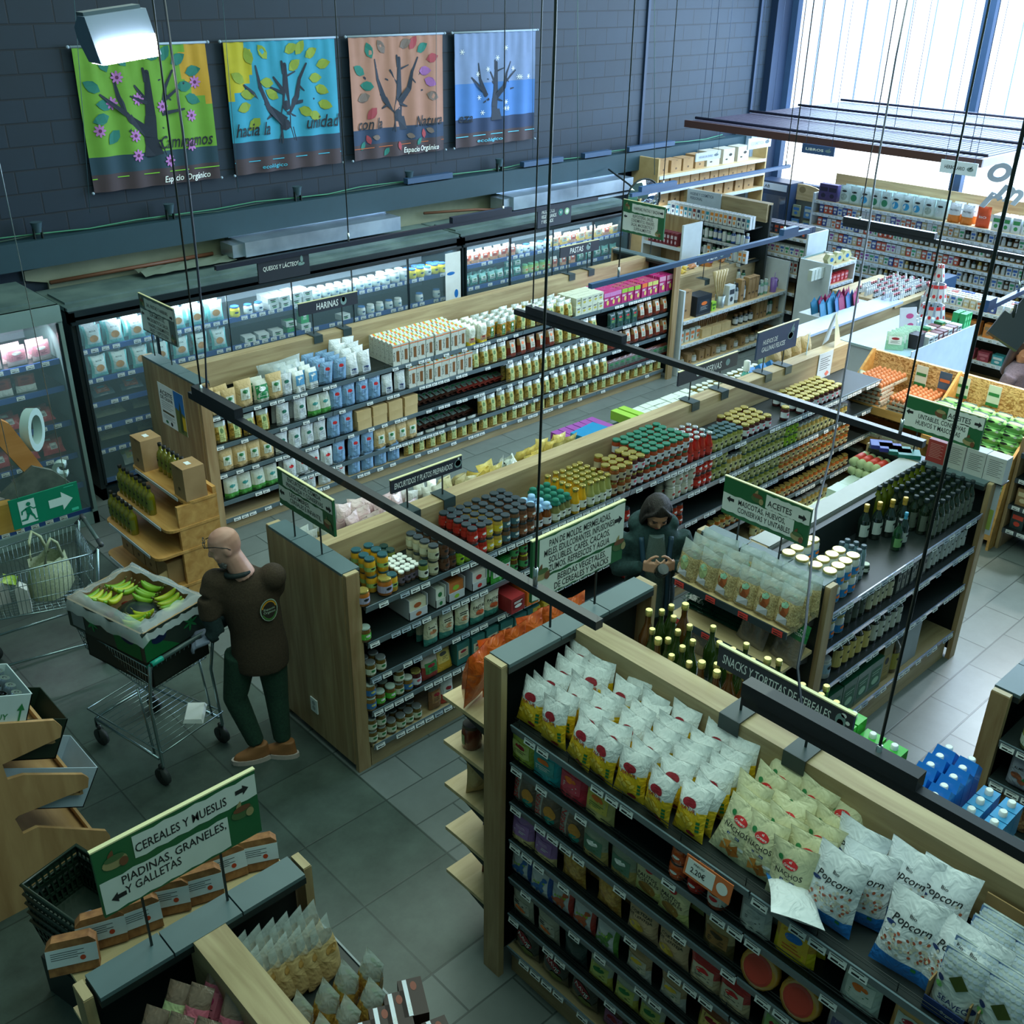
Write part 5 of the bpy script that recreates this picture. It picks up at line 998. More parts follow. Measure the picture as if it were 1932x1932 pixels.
fr(8.1, 8.8, 9.54, 1.24, VG, .14, 'teal vegan packet', PV2, rows=2); fr(8.8, 9.1, 9.54, 1.24, VG, .14, 'bright turquoise pack', PV2, stack=2, sh=.1); fr(9.1, 9.6, 9.53, 1.24, VL, .1, 'lime green tub', PV2); fr(9.6, 10.1, 9.54, 1.24, VE, .16, 'white salad pack', PV2); fr(10.1, 10.9, 9.54, 1.24, VG, .14, 'green patterned pack', PV2, stack=1)
tag(ob('fridge_poster', (MB().box(7.72, 7.95, 9.37, 9.375, .9, 1.74).ell(7.8, 1.15, .04, .04, lambda x, z: (x, 9.369, z), 1).ell(7.88, 1.25, .03, .05, lambda x, z: (x, 9.369, z), 2).ell(7.8, 1.5, .06, .02, lambda x, z: (x, 9.369, z), 2), [WHT, RED, BLU])), 'white poster panel with red and blue marks between the two fridges', 'poster')
HM = simple(.16, .17, .03, (226, 226, 120), (214, 220, 150), .5, M(226, 150, 160), 'brick', 208, 'ham_packet', mk=(RED, INK), lz=(.15, .45)); HP = simple(.17, .17, .03, (206, 190, 190), (226, 170, 180), .25, M(226, 150, 166), 'stand', 209, 'ham_packet', mk=(WHT, INK), lw=.8, lz=(.25, .8))
SAL = simple(.17, .16, .03, (200, 206, 200), (110, 50, 40), .35, M(130, 50, 36), 'stand', 210, 'salami_packet', mk=(M(90, 26, 26), M(60, 20, 20)), lz=(.4, .9)); RM = simple(.2, .13, .06, (186, 60, 70), (196, 90, 90), .5, M(206, 206, 210), 'chip', 211, 'meat_pack', mk=(WHT, INK), lw=.3)
fr(1.9, 2.42, 9.14, 1.60, HM, .17, 'yellow carton of sliced ham', 'meat fridge top shelf', rows=5, rp=.05); fr(2.45, 3.08, 9.16, 1.60, HP, .19, 'pink ham packet', 'meat fridge top shelf', rows=2)
fr(1.9, 2.9, 9.16, 1.35, SAL, .2, 'salami slices packet', 'meat fridge second shelf', rows=2); fr(1.9, 3.05, 9.2, 1.02, RM, .24, 'red meat pack', 'meat fridge third shelf', tilt=-.8, rows=2, rp=.12); fr(1.9, 3.05, 9.2, .70, RM, .22, 'mince pack with white sticker', 'meat fridge fourth shelf', tilt=-.6, rows=2, rp=.12); fr(2.2, 3.05, 9.2, .40, HP, .22, 'white and pink tray', 'meat fridge fifth shelf', tilt=-.8)
# galvanised hoods over the fridges
GALV = tex('galvanised_sheet', (156, 172, 190), (196, 212, 226), sc_=2.5, rough=.28); GALV.node_tree.nodes['Principled BSDF'].inputs['Metallic'].default_value = .85
for i, (a, b, z0, z1) in enumerate(((5.38, 7.38, 2.0, 2.15), (9.15, 11.4, 1.99, 2.15))):
    e = empty('extract_hood', ((a + b) / 2, 9.75, z0), 0, ('galvanised duct hood above the dairy fridge with open end', 'larger galvanised duct hood beside the round mirror')[i], 'duct')
    W = (b - a) / 2
    ob('casing', (MB().box(-W, W, 0, .42, .0, z1 - z0).box(-W - .02, W + .02, .30, .42, z1 - z0, z1 - z0 + .05), GALV), e)
    ob('flange', (MB().box(-W - .03, W + .02, -.04, .0, -.045, -.02).box(-W - .12, -W, .05, .3, 0, z1 - z0 - .02), GALV), e)
tag(ob('duct_sheeting', (MB().add([(4.3 + i * .1, 9.8 + j * .05, 1.97 + .05 * abs(math.sin(i * 1.7 + j)) * (1 - abs(j - 3) / 4)) for i in range(11) for j in range(7)], [(i * 7 + j, i * 7 + j + 1, i * 7 + j + 8, i * 7 + j + 7) for i in range(10) for j in range(6)], 0, True), M(110, 124, 112, .6))), 'crumpled grey sheeting lying on the fridge roof', 'plastic sheet')
tag(ob('copper_pipe', (MB().tube([(3.5, 10.12, 1.99), (5.2, 10.12, 2.0)], .02, 8).tube([(8.0, 10.1, 2.05), (8.8, 10.05, 2.0), (9.1, 9.9, 1.98)], .016, 8), M(110, 70, 50, .5))), 'dark insulated refrigerant pipe along the foot of the beige wall', 'pipe')
# ---------------------------------------------------------------- banners
def tree_art(m, fn, cx, zb, S, mi):
    B = [((0, 0), (-.02, .12), .055, .04), ((-.02, .12), (0, .25), .045, .034), ((0, .25), (.01, .52), .032, .014), ((-.02, .14), (-.14, .24), .035, .022), ((-.14, .24), (-.2, .38), .022, .014), ((-.2, .38), (-.22, .52), .014, .006), ((-.16, .27), (-.32, .40), .016, .007),
         ((-.1, .2), (-.16, .17), .012, .006), ((0, .2), (.10, .30), .03, .02), ((.10, .30), (.13, .42), .02, .012), ((.13, .42), (.19, .52), .012, .006), ((.11, .34), (.26, .44), .012, .006), ((.08, .26), (.24, .28), .014, .006), ((-.01, .34), (-.08, .44), .014, .007), ((-.01, .33), (-.12, .38), .012, .005), ((.01, .44), (.1, .47), .008, .004), ((.12, .38), (.16, .34), .008, .004), ((0, .2), (.08, .17), .012, .004), ((0, .46), (-.01, .54), .016, .008)]
    for (a, b, r0, r1) in B:
        dx, dz = b[0] - a[0], b[1] - a[1]; l = math.hypot(dx, dz); nx, nz = -dz / l, dx / l
        m.poly([(cx + S * (a[0] + nx * r0), zb + S * (a[1] + nz * r0)), (cx + S * (a[0] - nx * r0), zb + S * (a[1] - nz * r0)), (cx + S * (b[0] - nx * r1), zb + S * (b[1] - nz * r1)), (cx + S * (b[0] + nx * r1), zb + S * (b[1] + nz * r1))], fn, mi)
        m.ell(cx + S * b[0], zb + S * b[1], S * r1, S * r1, fn, mi, 8)
        if r0 > .03: m.poly([(cx + S * (a[0] + .075), zb), (cx + S * (a[0] - .075), zb), (cx + S * -.05, zb + S * .1), (cx + S * .05, zb + S * .1)], fn, mi) if a == (0, 0) else None
LP = [(-.34, .42, 2.6), (-.27, .53, 1.9), (-.26, .33, 3.0), (-.3, .27, 3.4), (-.24, .18, 3.9), (-.13, .56, 2.2), (.02, .60, .4), (.12, .58, .9), (.2, .56, .5), (.3, .5, .2), (.22, .42, 0), (.28, .36, -.4), (.30, .25, -.3), (.2, .18, -.3), (-.09, .40, 3.0), (.12, .22, -.4), (-.06, .3, 2.6), (.05, .48, .6)]
def banner(i, x0, label, cols, wt, txts, kind):
    sky, sky2, hill, sun = [M(*c, .8) for c in cols]
    e = empty('wall_banner', (x0 + .655, 10.14, 2.74), 0, label, 'banner', None)
    W, H = .655, 1.27
    def fn(d): return lambda x, z: (x, -.016 * math.sin(x * 22 + 1.5 * i) * (1 - (z / H) ** 3) - .012 * math.sin(x * 47) * (z / H > .8) * .5 - d, z)
    m = MB(); nx, nz = 40, 16
    vs = [fn(0)(-W + 2 * W * a / nx, H * b / nz) for b in range(nz + 1) for a in range(nx + 1)]
    fs, ms = [], []
    for b in range(nz):
        for a in range(nx):
            x, z = -W + 2 * W * (a + .5) / nx, H * (b + .5) / nz
            fs.append((b * (nx + 1) + a, b * (nx + 1) + a + 1, (b + 1) * (nx + 1) + a + 1, (b + 1) * (nx + 1) + a))
            k = 2 if z < .12 else (3 if z < .30 + .02 * math.sin(x * 3 + i) else (1 if (kind == 3 and z > .75) else 0))
            if sun and k in (0, 1) and (x - (W if i == 0 else -W)) ** 2 + (z - 1.05) ** 2 < .30 ** 2 and i < 2: k = 4
            ms.append(k)
    for f, k in zip(fs, ms): m.add([vs[q] for q in f], [(0, 1, 2, 3)], k, True)
    m = weld(m)
    ob('cloth', (m, [sky, sky2, M(64, 52, 58, .8), hill, sun]), e)
    art = MB(); tree_art(art, fn(.004), -.0, .28, 1.45 if i != 3 else 1.25, 0)
    lm = {0: M(30, 110, 100, .8), 1: M(120, 140, 40, .8)}
    r_ = random.Random(i)
    mats = [M(34, 44, 60, .8), M(30, 110, 100, .8), M(126, 146, 50, .8), M(170, 110, 180, .8), M(90, 40, 80, .8), M(150, 60, 70, .8), M(110, 96, 90, .8), WHT, M(140, 90, 150, .8)]
    if i < 3:
        for (lx_, lz_, a) in LP[:(18 if i == 1 else (12 if i == 0 else 13))]:
            art.leaf(lx_ * 1.35, .28 + lz_ * 1.45, .17, .10, a, fn(.006), 1 if i == 0 else (2 if i == 1 else r_.choice((1, 5, 6, 8))))
        if i == 2:
            for q in range(9): art.leaf(-.55 + q * .13, .10 + .06 * (q % 3), .11, .06, 1 + q, fn(.006), (1, 5, 6)[q % 3])
    if i == 0:
        for (fx, fz) in ((-.52, .55), (-.28, 1.0), (-.36, .78), (-.1, .80), (.13, .72), (-.18, .48), (-.18, .30), (.14, .22), (.42, .62), (.5, .92), (.38, .35)):
            for q in range(8): art.ell(fx + .034 * math.cos(q * PI / 4), fz + .034 * math.sin(q * PI / 4), .026, .012, fn(.008), 3, 8, q * PI / 4)
            art.ell(fx, fz, .016, .016, fn(.010), 4)
    if i == 3:
        for q in range(14): 
            fx, fz = r_.uniform(-.55, .55), r_.uniform(.35, 1.2)
            for a in range(3): art.poly([(fx + .03 * math.cos(a * PI / 3) + s2 * .003 * math.sin(a * PI / 3), fz + .03 * math.sin(a * PI / 3) - s2 * .003 * math.cos(a * PI / 3)) for s2 in (1, -1)] + [(fx - .03 * math.cos(a * PI / 3) + s2 * .003 * math.sin(a * PI / 3), fz - .03 * math.sin(a * PI / 3) - s2 * .003 * math.cos(a * PI / 3)) for s2 in (-1, 1)], fn(.006), 7)
    ob('tree_picture', (art, mats), e)
    tm = MB()
    for (t, cx, cz, h, w_, mi) in txts: tm.text(t, cx, cz, h, w_, fn(.012), mi, .25 if mi == 0 else .15)
    tm.poly([(-W, .118), (W, .118), (W, .126), (-W, .126)], fn(.004), 2)
    ob('lettering', (tm, [M(26, 34, 44, .8), WHT, M(*wt, .8)]), e)
    ob('top_rod', (MB().tube([(-W - .01, 0, H), (W + .01, 0, H)], .012, 8).ball((-W - .03, 0, H), .016).ball((W + .03, 0, H), .016).ball((-W - .02, 0, 0), .014).ball((W + .02, 0, 0), .014), M(150, 170, 190, .4)), e)
banner(0, 4.08, 'green spring banner with flowering tree on the dark wall', ((100, 150, 50), (104, 150, 60), (30, 60, 76), (180, 140, 40)), (120, 190, 50), [('Caminamos', .32, .40, .12, .56, 0), ('Espacio Orgánico', .3, .055, .06, .5, 1)], 0)
banner(1, 5.58, 'turquoise summer banner with leafy tree on the dark wall', ((44, 140, 170), (56, 150, 176), (30, 56, 80), (170, 160, 30)), (60, 170, 200), [('hacia la', -.42, .44, .13, .40, 0), ('unidad', .42, .46, .13, .40, 0), ('ecológico', -.2, .06, .04, .3, 2)], 1)
banner(2, 7.06, 'orange autumn banner with falling leaves on the dark wall', ((160, 116, 100), (170, 120, 106), (36, 56, 84), (170, 110, 40)), (170, 90, 50), [('con la', -.42, .38, .12, .34, 0), ('Natura', .42, .36, .12, .40, 0), ('Espacio Orgánico', .3, .055, .06, .5, 1)], 2)
banner(3, 8.54, 'blue winter banner with bare snowy tree on the dark wall', ((64, 112, 176), (110, 130, 166), (30, 50, 84), (50, 110, 190)), (90, 190, 220), [('eza', -.5, .34, .11, .2, 0), ('ecológico', -.1, .06, .04, .4, 2)], 3)
# ---------------------------------------------------------------- lighting tracks, cables, lamp
def track(label, p0, p1, thick=(0, .3), hang=(), top=6.4, col=None):
    a, b = Vector(p0), Vector(p1); d = (b - a); L = d.length; rz = math.atan2(d.y, d.x)
    e = empty('light_track', p0, rz, label, 'track light')
    c = col or M(30, 34, 44, .4, coat=.3)
    ob('rail', (MB().box(0, L, -.018, .018, -.035, 0), c), e)
    ob('driver_box', (MB().box(thick[0] * L, thick[1] * L, -.024, .024, -.0, .05), c), e)
    for h in hang:
        s_ = ob('suspension_cable', (MB().tube([(h, 0, top - p0[2]), (h + .01, .01, (top - p0[2]) * .5), (h, 0, .03)], .005, 5), BLK), e)
        ob('gripper', (MB().tube([(h, 0, .0), (h, 0, .07)], .009, 8), STEEL), s_)
    return e
track('black track light hanging over the flour and jar shelves, first of two', (2.31, 4.92, 2.7), (2.31, 2.0, 2.7), (.02, .17), (.12, 2.6))
track('black track light crossing before the egg stand', (4.63, 4.90, 2.7), (4.63, 2.02, 2.7), (.04, .33), (.16, 2.75))
track('black track light hanging above the bottle side of the crisp gondola', (2.35, 1.42, 2.7), (2.35, -.4, 2.7), (0, .32), (.45,))
track('slate blue track over the magenta biscuit boxes', (5.45, 5.0, 2.7), (8.23, 5.0, 2.7), (.85, .93), (.3, 2.4), col=M(50, 84, 130, .4))
track('dark track above the dairy sign', (3.68, 7.15, 2.7), (7.83, 7.15, 2.7), (.55, .72), (1.2, 2.9), col=M(30, 36, 54, .4))
track('slate blue track reaching the round mirror', (8.22, 7.05, 2.7), (11.0, 7.05, 2.7), (.05, .25), (.5, 2.7), col=M(50, 84, 130, .4))
track('dark track over the herbal shelves', (8.72, 4.95, 2.7), (8.72, 1.6, 2.7), (.0, .26), (.15, 2.0))
a_ = at(1857, 585, z=2.62); b_ = at(1990, 520, z=2.62)
track('short blue-lit track with two black spotlights', (a_.x, a_.y, 2.64), (b_.x, b_.y, 2.64), (0, .1), (.6,), col=M(60, 90, 150, .4))
for i, (px, py) in enumerate(((1905, 625), (1940, 600))):
    p = at(px, py, z=2.42); e = empty('track_spotlight', (p.x, p.y, 2.42), .5, ('black spotlight head on the short track, tilted down', 'second black spotlight head at the picture edge')[i], 'spotlight')
    q = ob('housing', (MB().box(-.05, .05, -.12, .12, -.09, .09), M(22, 40, 56, .4)), e, (0, 0, 0), (.5, .4, 0)); ob('stem', (MB().tube([(0, 0, .05), (0, 0, .2)], .012, 8), BLK), e)
for i, (px, py, z) in enumerate(((322, 0, 2.0), (1715, 0, 1.9))):
    pass
c1 = at(1505, 1310, z=2.1); 
cb = [at(1712, 0, y=3.0), at(1690, 110, y=2.75), at(1652, 330, y=2.6), at(1640, 420, y=2.5), at(1570, 850, y=2.0), at(1540, 960, y=1.8), at(1520, 1180, y=1.45), at(1505, 1260, y=1.35), at(1512, 1330, y=1.3), at(1522, 1352, z=2.72)]
tag(ob('power_cable', (MB().tube(cb, .0045, 6), M(22, 34, 54, .4))), 'long black power cable dropping to the track over the crisp gondola', 'cable')
cb2 = [at(310, 0, y=4.95), at(345, 250, y=4.92), at(372, 500, y=4.88), at(386, 640, y=4.85), at(390, 735, z=2.74)]
tag(ob('power_cable', (MB().tube(cb2, .006, 6), M(40, 46, 60, .4))), 'thick power cable dropping to the track over the flour shelves', 'cable')
for i, (px, py0, py1, y) in enumerate(((170, 0, 402, 10.0), (450, 0, 363, 10.0), (823, 0, 310, 10.0), (1235, 0, 330, 7.1), (1005, 0, 300, 10.0), (1090, 0, 372, 7.2))):
    p = at(px - 30 * (px < 500), py0, y=y); q = at(px, py1, y=y)
    tag(ob('steel_wire', (MB().tube([p, q], .003 if y > 9 else .004, 5), M(60, 90, 100, .4))), 'thin steel wire hanging before the dark wall, %s from the flood lamp' % od(i), 'wire', 'hanging wires')
e = empty('flood_lamp', at(228, 68, y=5.0), .25, 'angular grey flood lamp glowing above the green banner', 'lamp')
ob('housing', (MB().prism([(-.10, -.09), (.07, -.09), (.15, .0), (.15, .05), (.06, .10), (-.04, .10)], -.15, .13, 'x'), M(110, 130, 160, .4)), e, (0, 0, 0), (0, -.12, -.35))
ob('heat_sink', (MB().box(-.14, .12, .0, .10, .095, .115, 0), M(90, 106, 120, .4)), e, (0, 0, 0), (0, -.12, -.35))
ob('lit_panel', (MB().add([(-.14, -.105, -.095), (.12, -.105, -.095), (.12, .07, -.097), (-.14, .07, -.097)], [(0, 3, 2, 1)]).box(-.14, .12, -.106, -.10, -.09, .0, 0), M(255, 250, 235, .4, em=14, name='lamp_glow')), e, (0, 0, 0), (0, -.12, -.35))
# ---------------------------------------------------------------- aisle signs
def sign(label, ctr, rz, W, H, bg, draw, stalk=None, edge=True, mats=(WHT, INK)):
    e = empty('aisle_sign', ctr, rz, label, 'sign')
    m = MB().box(-W / 2, W / 2, -.008, .008, -H / 2, H / 2)
    if edge: m.box(-W / 2 - .003, W / 2 + .003, -.0085, .0085, H / 2, H / 2 + .006, 1)
    ob('board', (m, [bg, CREAM]), e)
    d = MB(); draw(d, lambda x, z: (x, -.0095, z)); ob('lettering', (d, list(mats)), e)
    if stalk:
        for sx in (-W * .28, W * .22): ob('stalk', (MB().box(sx - .004, sx + .004, -.004, .004, stalk, -H / 2), BLK), e)
        for sx in (-W * .28, W * .22): ob('clip', (MB().box(sx - .05, sx + .05, -.075, .075, stalk, stalk + .004).box(sx - .05, sx + .05, -.078, -.074, stalk - .07, stalk + .004), DKM), e) if edge != 2 else None
    return e
def black_sign(t, icon=True, two=None):
    def d(m, f):
        if two: m.text(two[0], -.10, .035, .055, two[2], f, 0, .1); m.text(two[1], -.06, -.055, .055, two[3], f, 0, .1)
        else: m.text(t[0], t[2], 0, t[1], t[3], f, 0, .08)
        ix, s = (.22, .03)
        if icon == 'bowl': m.ell(.26, .0, .034, .022, f, 2); m.ell(.26, .005, .026, .016, f, 0); m.ell(.26, .03, .008, .01, f, 0)
        elif icon: m.ell(ix, -.005, .035, .03, f, 0); m.ell(ix + .005, .02, .02, .02, f, 2); m.ell(ix - .008, -.012, .02, .012, f, 2)
    return d
G3 = [WHT, INK, M(120, 150, 150)]
def gsign(rows, food, arrows, patches):
    def d(m, f):
        for (x0, x1, z0, z1) in patches:
            n = 12; top = [(x1 - (x1 - x0) * i / n, z1 + .004 * math.sin(i * 2.3)) for i in range(n + 1)]; bot = [(x0 + (x1 - x0) * i / n, z0 + .004 * math.sin(i * 3.1 + 1)) for i in range(n + 1)]
            m.poly(bot + top, f, 0)
        g = lambda x, z: tuple(q + (-.001 if i == 1 else 0) for i, q in enumerate(f(x, z)))
        for (t, cx, cz, h, w_) in rows: m.text(t, cx, cz, h, w_, g, 1)
        for (cx, cz, dr) in arrows: m.arrow(cx, cz, .055, .045, dr, g, 1)
        for (cx, cz, k) in food:
            m.ell(cx, cz, .045, .028, g, 2 + k % 3); m.ell(cx, cz + .018, .036, .014, lambda x, z: tuple(q + (-.002 if i == 1 else 0) for i, q in enumerate(f(x, z))), 2 + (k + 1) % 3); m.leaf(cx - .02, cz + .01, .05, .02, 1.2, g, 2 + (k + 2) % 3); m.ell(cx + .03, cz - .012, .016, .02, lambda x, z: tuple(q + (-.003 if i == 1 else 0) for i, q in enumerate(f(x, z))), 2 + (k + 2) % 3)
    return d
GM = [M(206, 216, 210, .5), INK, M(150, 140, 96), M(70, 100, 60), M(110, 70, 44)]
sign('large green sign listing bread, honey and coffee above the crisp gondola end', (3.08, 2.82, 2.34), 0, .60, .31, SIGNG, gsign([('PAN DE MOLDE, MERMELADAS,', .0, .115, .034, .40), ('MIELES, EDULCORANTES, INFUSIONES,', .0, .072, .034, .46), ('SOLUBLES, CAFÉS, CACAOS,', .0, .029, .034, .40), ('ZUMOS, REFRESCOS Y AGUA', .0, -.014, .034, .40), ('BEBIDAS VEGETALES,', .02, -.078, .034, .32), ('DE CEREALES Y SNACKS', .02, -.12, .034, .36)], [(-.24, -.03, 0), (.27, -.07, 1)], [(.255, .07, 1), (-.26, -.115, -1)], [(-.26, .298, -.042, .148), (-.299, .22, -.148, -.055)]), -.345, 2, GM)
sign('green sign for cereals, mueslis and biscuits above the near gondola', (1.06, 2.83, 1.90), 0, .62, .30, SIGNG, gsign([('CEREALES Y MUESLIS', .01, .08, .040, .35), ('PIADINAS, GRANELES,', -.03, -.025, .038, .40), ('Y GALLETAS', -.12, -.075, .038, .21)], [(-.24, .07, 0), (.24, -.01, 1)], [(.25, .09, 1), (-.25, -.085, -1)], [(-.17, .308, .035, .135), (-.305, .18, -.14, .005)]), -.40, 2, GM)
sign('green sign for pickles and ready meals on the jar gondola end', (2.97, 4.965, 1.81), R90, .60, .24, SIGNG, gsign([('ENCURTIDOS, COMIDA', .0, .09, .030, .36), ('PREPARADA Y CONSERVAS', .0, .05, .030, .40), ('LEGUMBRES,', -.06, -.01, .030, .22), ('CEREALES E INFANTIL', -.0, -.05, .030, .34)], [(.24, -.06, 2)], [(.26, .05, 1), (-.26, -.03, -1)], [(-.24, .295, .025, .112), (-.295, .19, -.08, .012)]), -.31, 2, GM)
sign('grey-green sign on the flour gondola end above the poster', (3.87, 8.69, 1.89), R90, .66, .34, M(86, 104, 100, .5), gsign([('SAL, PASTAS Y HARINAS', .02, .10, .034, .40), ('SUPLEMENTOS,', .0, .02, .034, .28), ('MACROBIÓTICA, SALSA,', .0, -.03, .034, .40), ('VINAGRES, CONDIMENTOS,', .0, -.08, .034, .40), ('SALES Y REPOSTERÍA', .0, -.125, .034, .36)], [(-.27, .1, 1), (.27, -.12, 0)], [(.28, .08, 1), (-.28, .0, -1)], [(-.22, .325, .055, .15), (-.32, .22, -.155, .04)]), -.38, 2, GM)
sign('green sign for flours, pastas and bazaar near the round mirror', (10.3, 8.6, 1.91), R90, .68, .40, SIGNG, gsign([('HARINAS, PASTAS Y BAZAR', .05, .12, .04, .42), ('REPOSTERÍA, SALES,', .0, .02, .04, .34), ('CONDIMENTOS, VINAGRES,', .0, -.03, .04, .38), ('SALSAS, MACROBIÓTICA Y', .0, -.08, .04, .38), ('SUPERALIMENTOS', .0, -.13, .04, .28)], [(-.27, .12, 1), (.25, -.14, 0)], [(.29, .12, 1), (-.29, .0, -1)], [(-.19, .33, .07, .17), (-.33, .24, -.17, .05)]), -.40, 2, GM)
sign('green ACEITES sign over the coconut and noodle end, pets and eggs listed', (5.0, 3.06, 1.79), R90, .62, .25, SIGNG, gsign([('ACEITES', .10, .06, .040, .17), ('MASCOTAS, HUEVOS,', -.02, -.012, .036, .34), ('CONSERVAS Y UNTABLES', .0, -.062, .036, .38)], [(-.06, .06, 1), (.24, -.08, 0)], [(.26, .055, 1), (-.25, -.015, -1)], [(-.0, .308, .02, .11), (-.308, .21, -.10, .018)]), -.29, 2, GM)
sign('green ACEITES sign before the green egg boxes, spreads listed first', (7.1, 3.0, 1.81), R90, .60, .25, SIGNG, gsign([('ACEITES', .12, .07, .040, .17), ('UNTABLES, CONSERVAS', -.0, .0, .036, .36), ('HUEVOS Y MASCOTAS', -.02, -.05, .036, .34)], [(-.02, .06, 2), (.22, -.08, 0)], [(.26, .065, 1), (-.25, .01, -1)], [(.03, .298, .03, .12), (-.298, .2, -.10, .035)]), -.31, 2, GM)
sign('black SNACKS Y TORTITAS DE CEREALES sign above the crisp gondola', (3.07, 1.69, 2.20), R90, .62, .10, SLATE, lambda m, f: (m.text('SNACKS Y TORTITAS DE CEREALES', -.035, 0, .044, .50, f, 0, .08), m.ell(.26, 0, .022, .034, f, 2), m.ell(.27, .03, .012, .010, f, 0), m.ell(.29, .005, .009, .009, f, 0), m.ell(.26, -.01, .014, .018, f, 0)), -.21, True, G3)
sign('black ENCURTIDOS Y PLATOS PREPARADOS sign on the long board', (3.90, 4.965, 1.70), 0, .60, .095, SLATE, lambda m, f: (m.text('ENCURTIDOS Y PLATOS PREPARADOS', -.03, 0, .042, .49, f, 0, .08), m.ell(.265, 0, .032, .030, f, 2), m.ell(.265, .004, .024, .022, f, 0), m.ell(.27, .036, .008, .008, f, 0)), -.195, True, G3)
sign('black CONSERVAS sign on the long board', (6.92, 4.965, 1.73), 0, .80, .12, SLATE, lambda m, f: (m.text('CONSERVAS', -.0, 0, .06, .34, f, 0, .08), m.ell(.26, 0, .03, .03, f, 2)), -.225, True, G3)
sign('slate HUEVOS DE GALLINAS FELICES sign on the long board', (7.91, 4.965, 1.77), 0, .62, .25, M(44, 66, 100, .5), lambda m, f: (m.text('HUEVOS DE', -.12, .02, .045, .22, f, 0, .1), m.text('GALLINAS FELICES', -.06, -.045, .045, .36, f, 0, .1), m.ell(.2, .0, .045, .035, f, 2), m.ell(.2, .0, .036, .028, f, 3), m.leaf(.2, .02, .1, .03, 1.2, f, 2), m.ell(.24, .05, .014, .02, f, 2)), -.265, True, G3 + [M(60, 80, 110)])
sign('black HARINAS sign above the flour shelves', (5.51, 8.48, 1.77), 0, .68, .12, SLATE, lambda m, f: (m.text('HARINAS', -.02, 0, .065, .25, f, 0, .08), m.ell(.17, .0, .035, .04, f, 2), m.ell(.17, .02, .02, .03, f, 3)), -.265, True, G3 + [M(80, 84, 90)])
sign('black PASTAS sign above the flour gondola', (9.03, 8.48, 1.765), 0, .66, .12, SLATE, lambda m, f: (m.text('PASTAS', -.06, 0, .065, .22, f, 0, .08), m.ell(.14, .0, .035, .035, f, 2), m.ell(.16, .03, .02, .02, f, 2)), -.26, True, G3)
sign('black QUESOS Y LACTEOS sign hanging from the dark track', (4.26, 7.15, 2.60), 0, .46, .19, SLATE, lambda m, f: (m.text('QUESOS Y LÁCTEOS', -.03, .01, .034, .32, f, 0, .08), m.ell(.15, .0, .035, .014, f, 2), m.ell(.16, .035, .012, .03, f, 2)), None, False, G3)
sign('slate PRODUCTOS VEGETARIANOS Y VEGANOS sign with two round badges', (7.24, 7.15, 2.6), 0, .45, .19, M(44, 52, 70, .5), lambda m, f: (m.text('PRODUCTOS', -.09, .05, .034, .17, f, 0, .08), m.text('VEGETARIANOS', -.08, .005, .034, .2, f, 0, .08), m.text('Y VEGANOS', -.1, -.04, .034, .16, f, 0, .08), m.ell(.08, .02, .032, .032, f, 3), m.text('V', .08, .02, .03, .03, lambda x, z: (x, -.011, z), 0), m.ell(.165, .02, .032, .032, f, 4), m.ell(.165, .02, .018, .018, lambda x, z: (x, -.011, z), 0)), None, False, G3 + [TEAL, M(150, 196, 150)])
sign('black BAZAR sign over the kitchenware shelves', (11.3, 8.2, 1.37), 0, .70, .12, M(44, 66, 90, .5), lambda m, f: (m.text('BAZAR', -.05, 0, .065, .22, f, 0, .08), m.ell(.16, 0, .04, .035, f, 2)), -.26, True, G3)
WS = M(206, 220, 240, .5)
def hs(label, px0, py0, px1, py1, pl, bg, t, tc, hh=None):
    a = at(px0, py0, **pl); b = at(px1, py1, **pl); rz = R90 if 'x' in pl else 0
    W = abs(b.y - a.y) if 'x' in pl else abs(b.x - a.x); H = abs(a.z - b.z)
    ctr = Vector(((a.x + b.x) / 2, (a.y + b.y) / 2, (a.z + b.z) / 2)); e = sign(label, ctr, rz, W, H, bg, lambda m, f: (m.text(t, -W * .1, 0, H * .28, W * .55, f, 0), m.ell(W * .32, 0, W * .09, H * .16, f, 1), m.leaf(W * .3, 0, W * .12, H * .1, .8, f, 1)), None, False, [tc, M(110, 130, 140)])
    for sx in (-W * .4, W * .4): ob('hanging_wire', (MB().tube([(sx, 0, H / 2), (sx, 0, 3.4)], .003, 4), M(60, 80, 110)), e)
hs('slate LIBROS sign hanging under the canopy', 1515, 270, 1573, 296, dict(x=11.05), M(50, 76, 120), 'LIBROS', WHT)
hs('white HERBOLARIO sign hanging under the canopy', 1777, 300, 1841, 334, dict(x=11.05), WS, 'HERBOLARIO', INK)
hs('white HOGAR SALUDABLE sign near the cardboard boxes', 1313, 290, 1358, 298, dict(y=9.0), M(230, 240, 250, .5), 'HOGAR SALUDABLE', M(120, 140, 170))
hs('blank-looking white sign near the white pillar', 1412, 262, 1453, 276, dict(y=9.0), M(236, 244, 252, .5), 'COSMÉTICA', M(190, 200, 220))
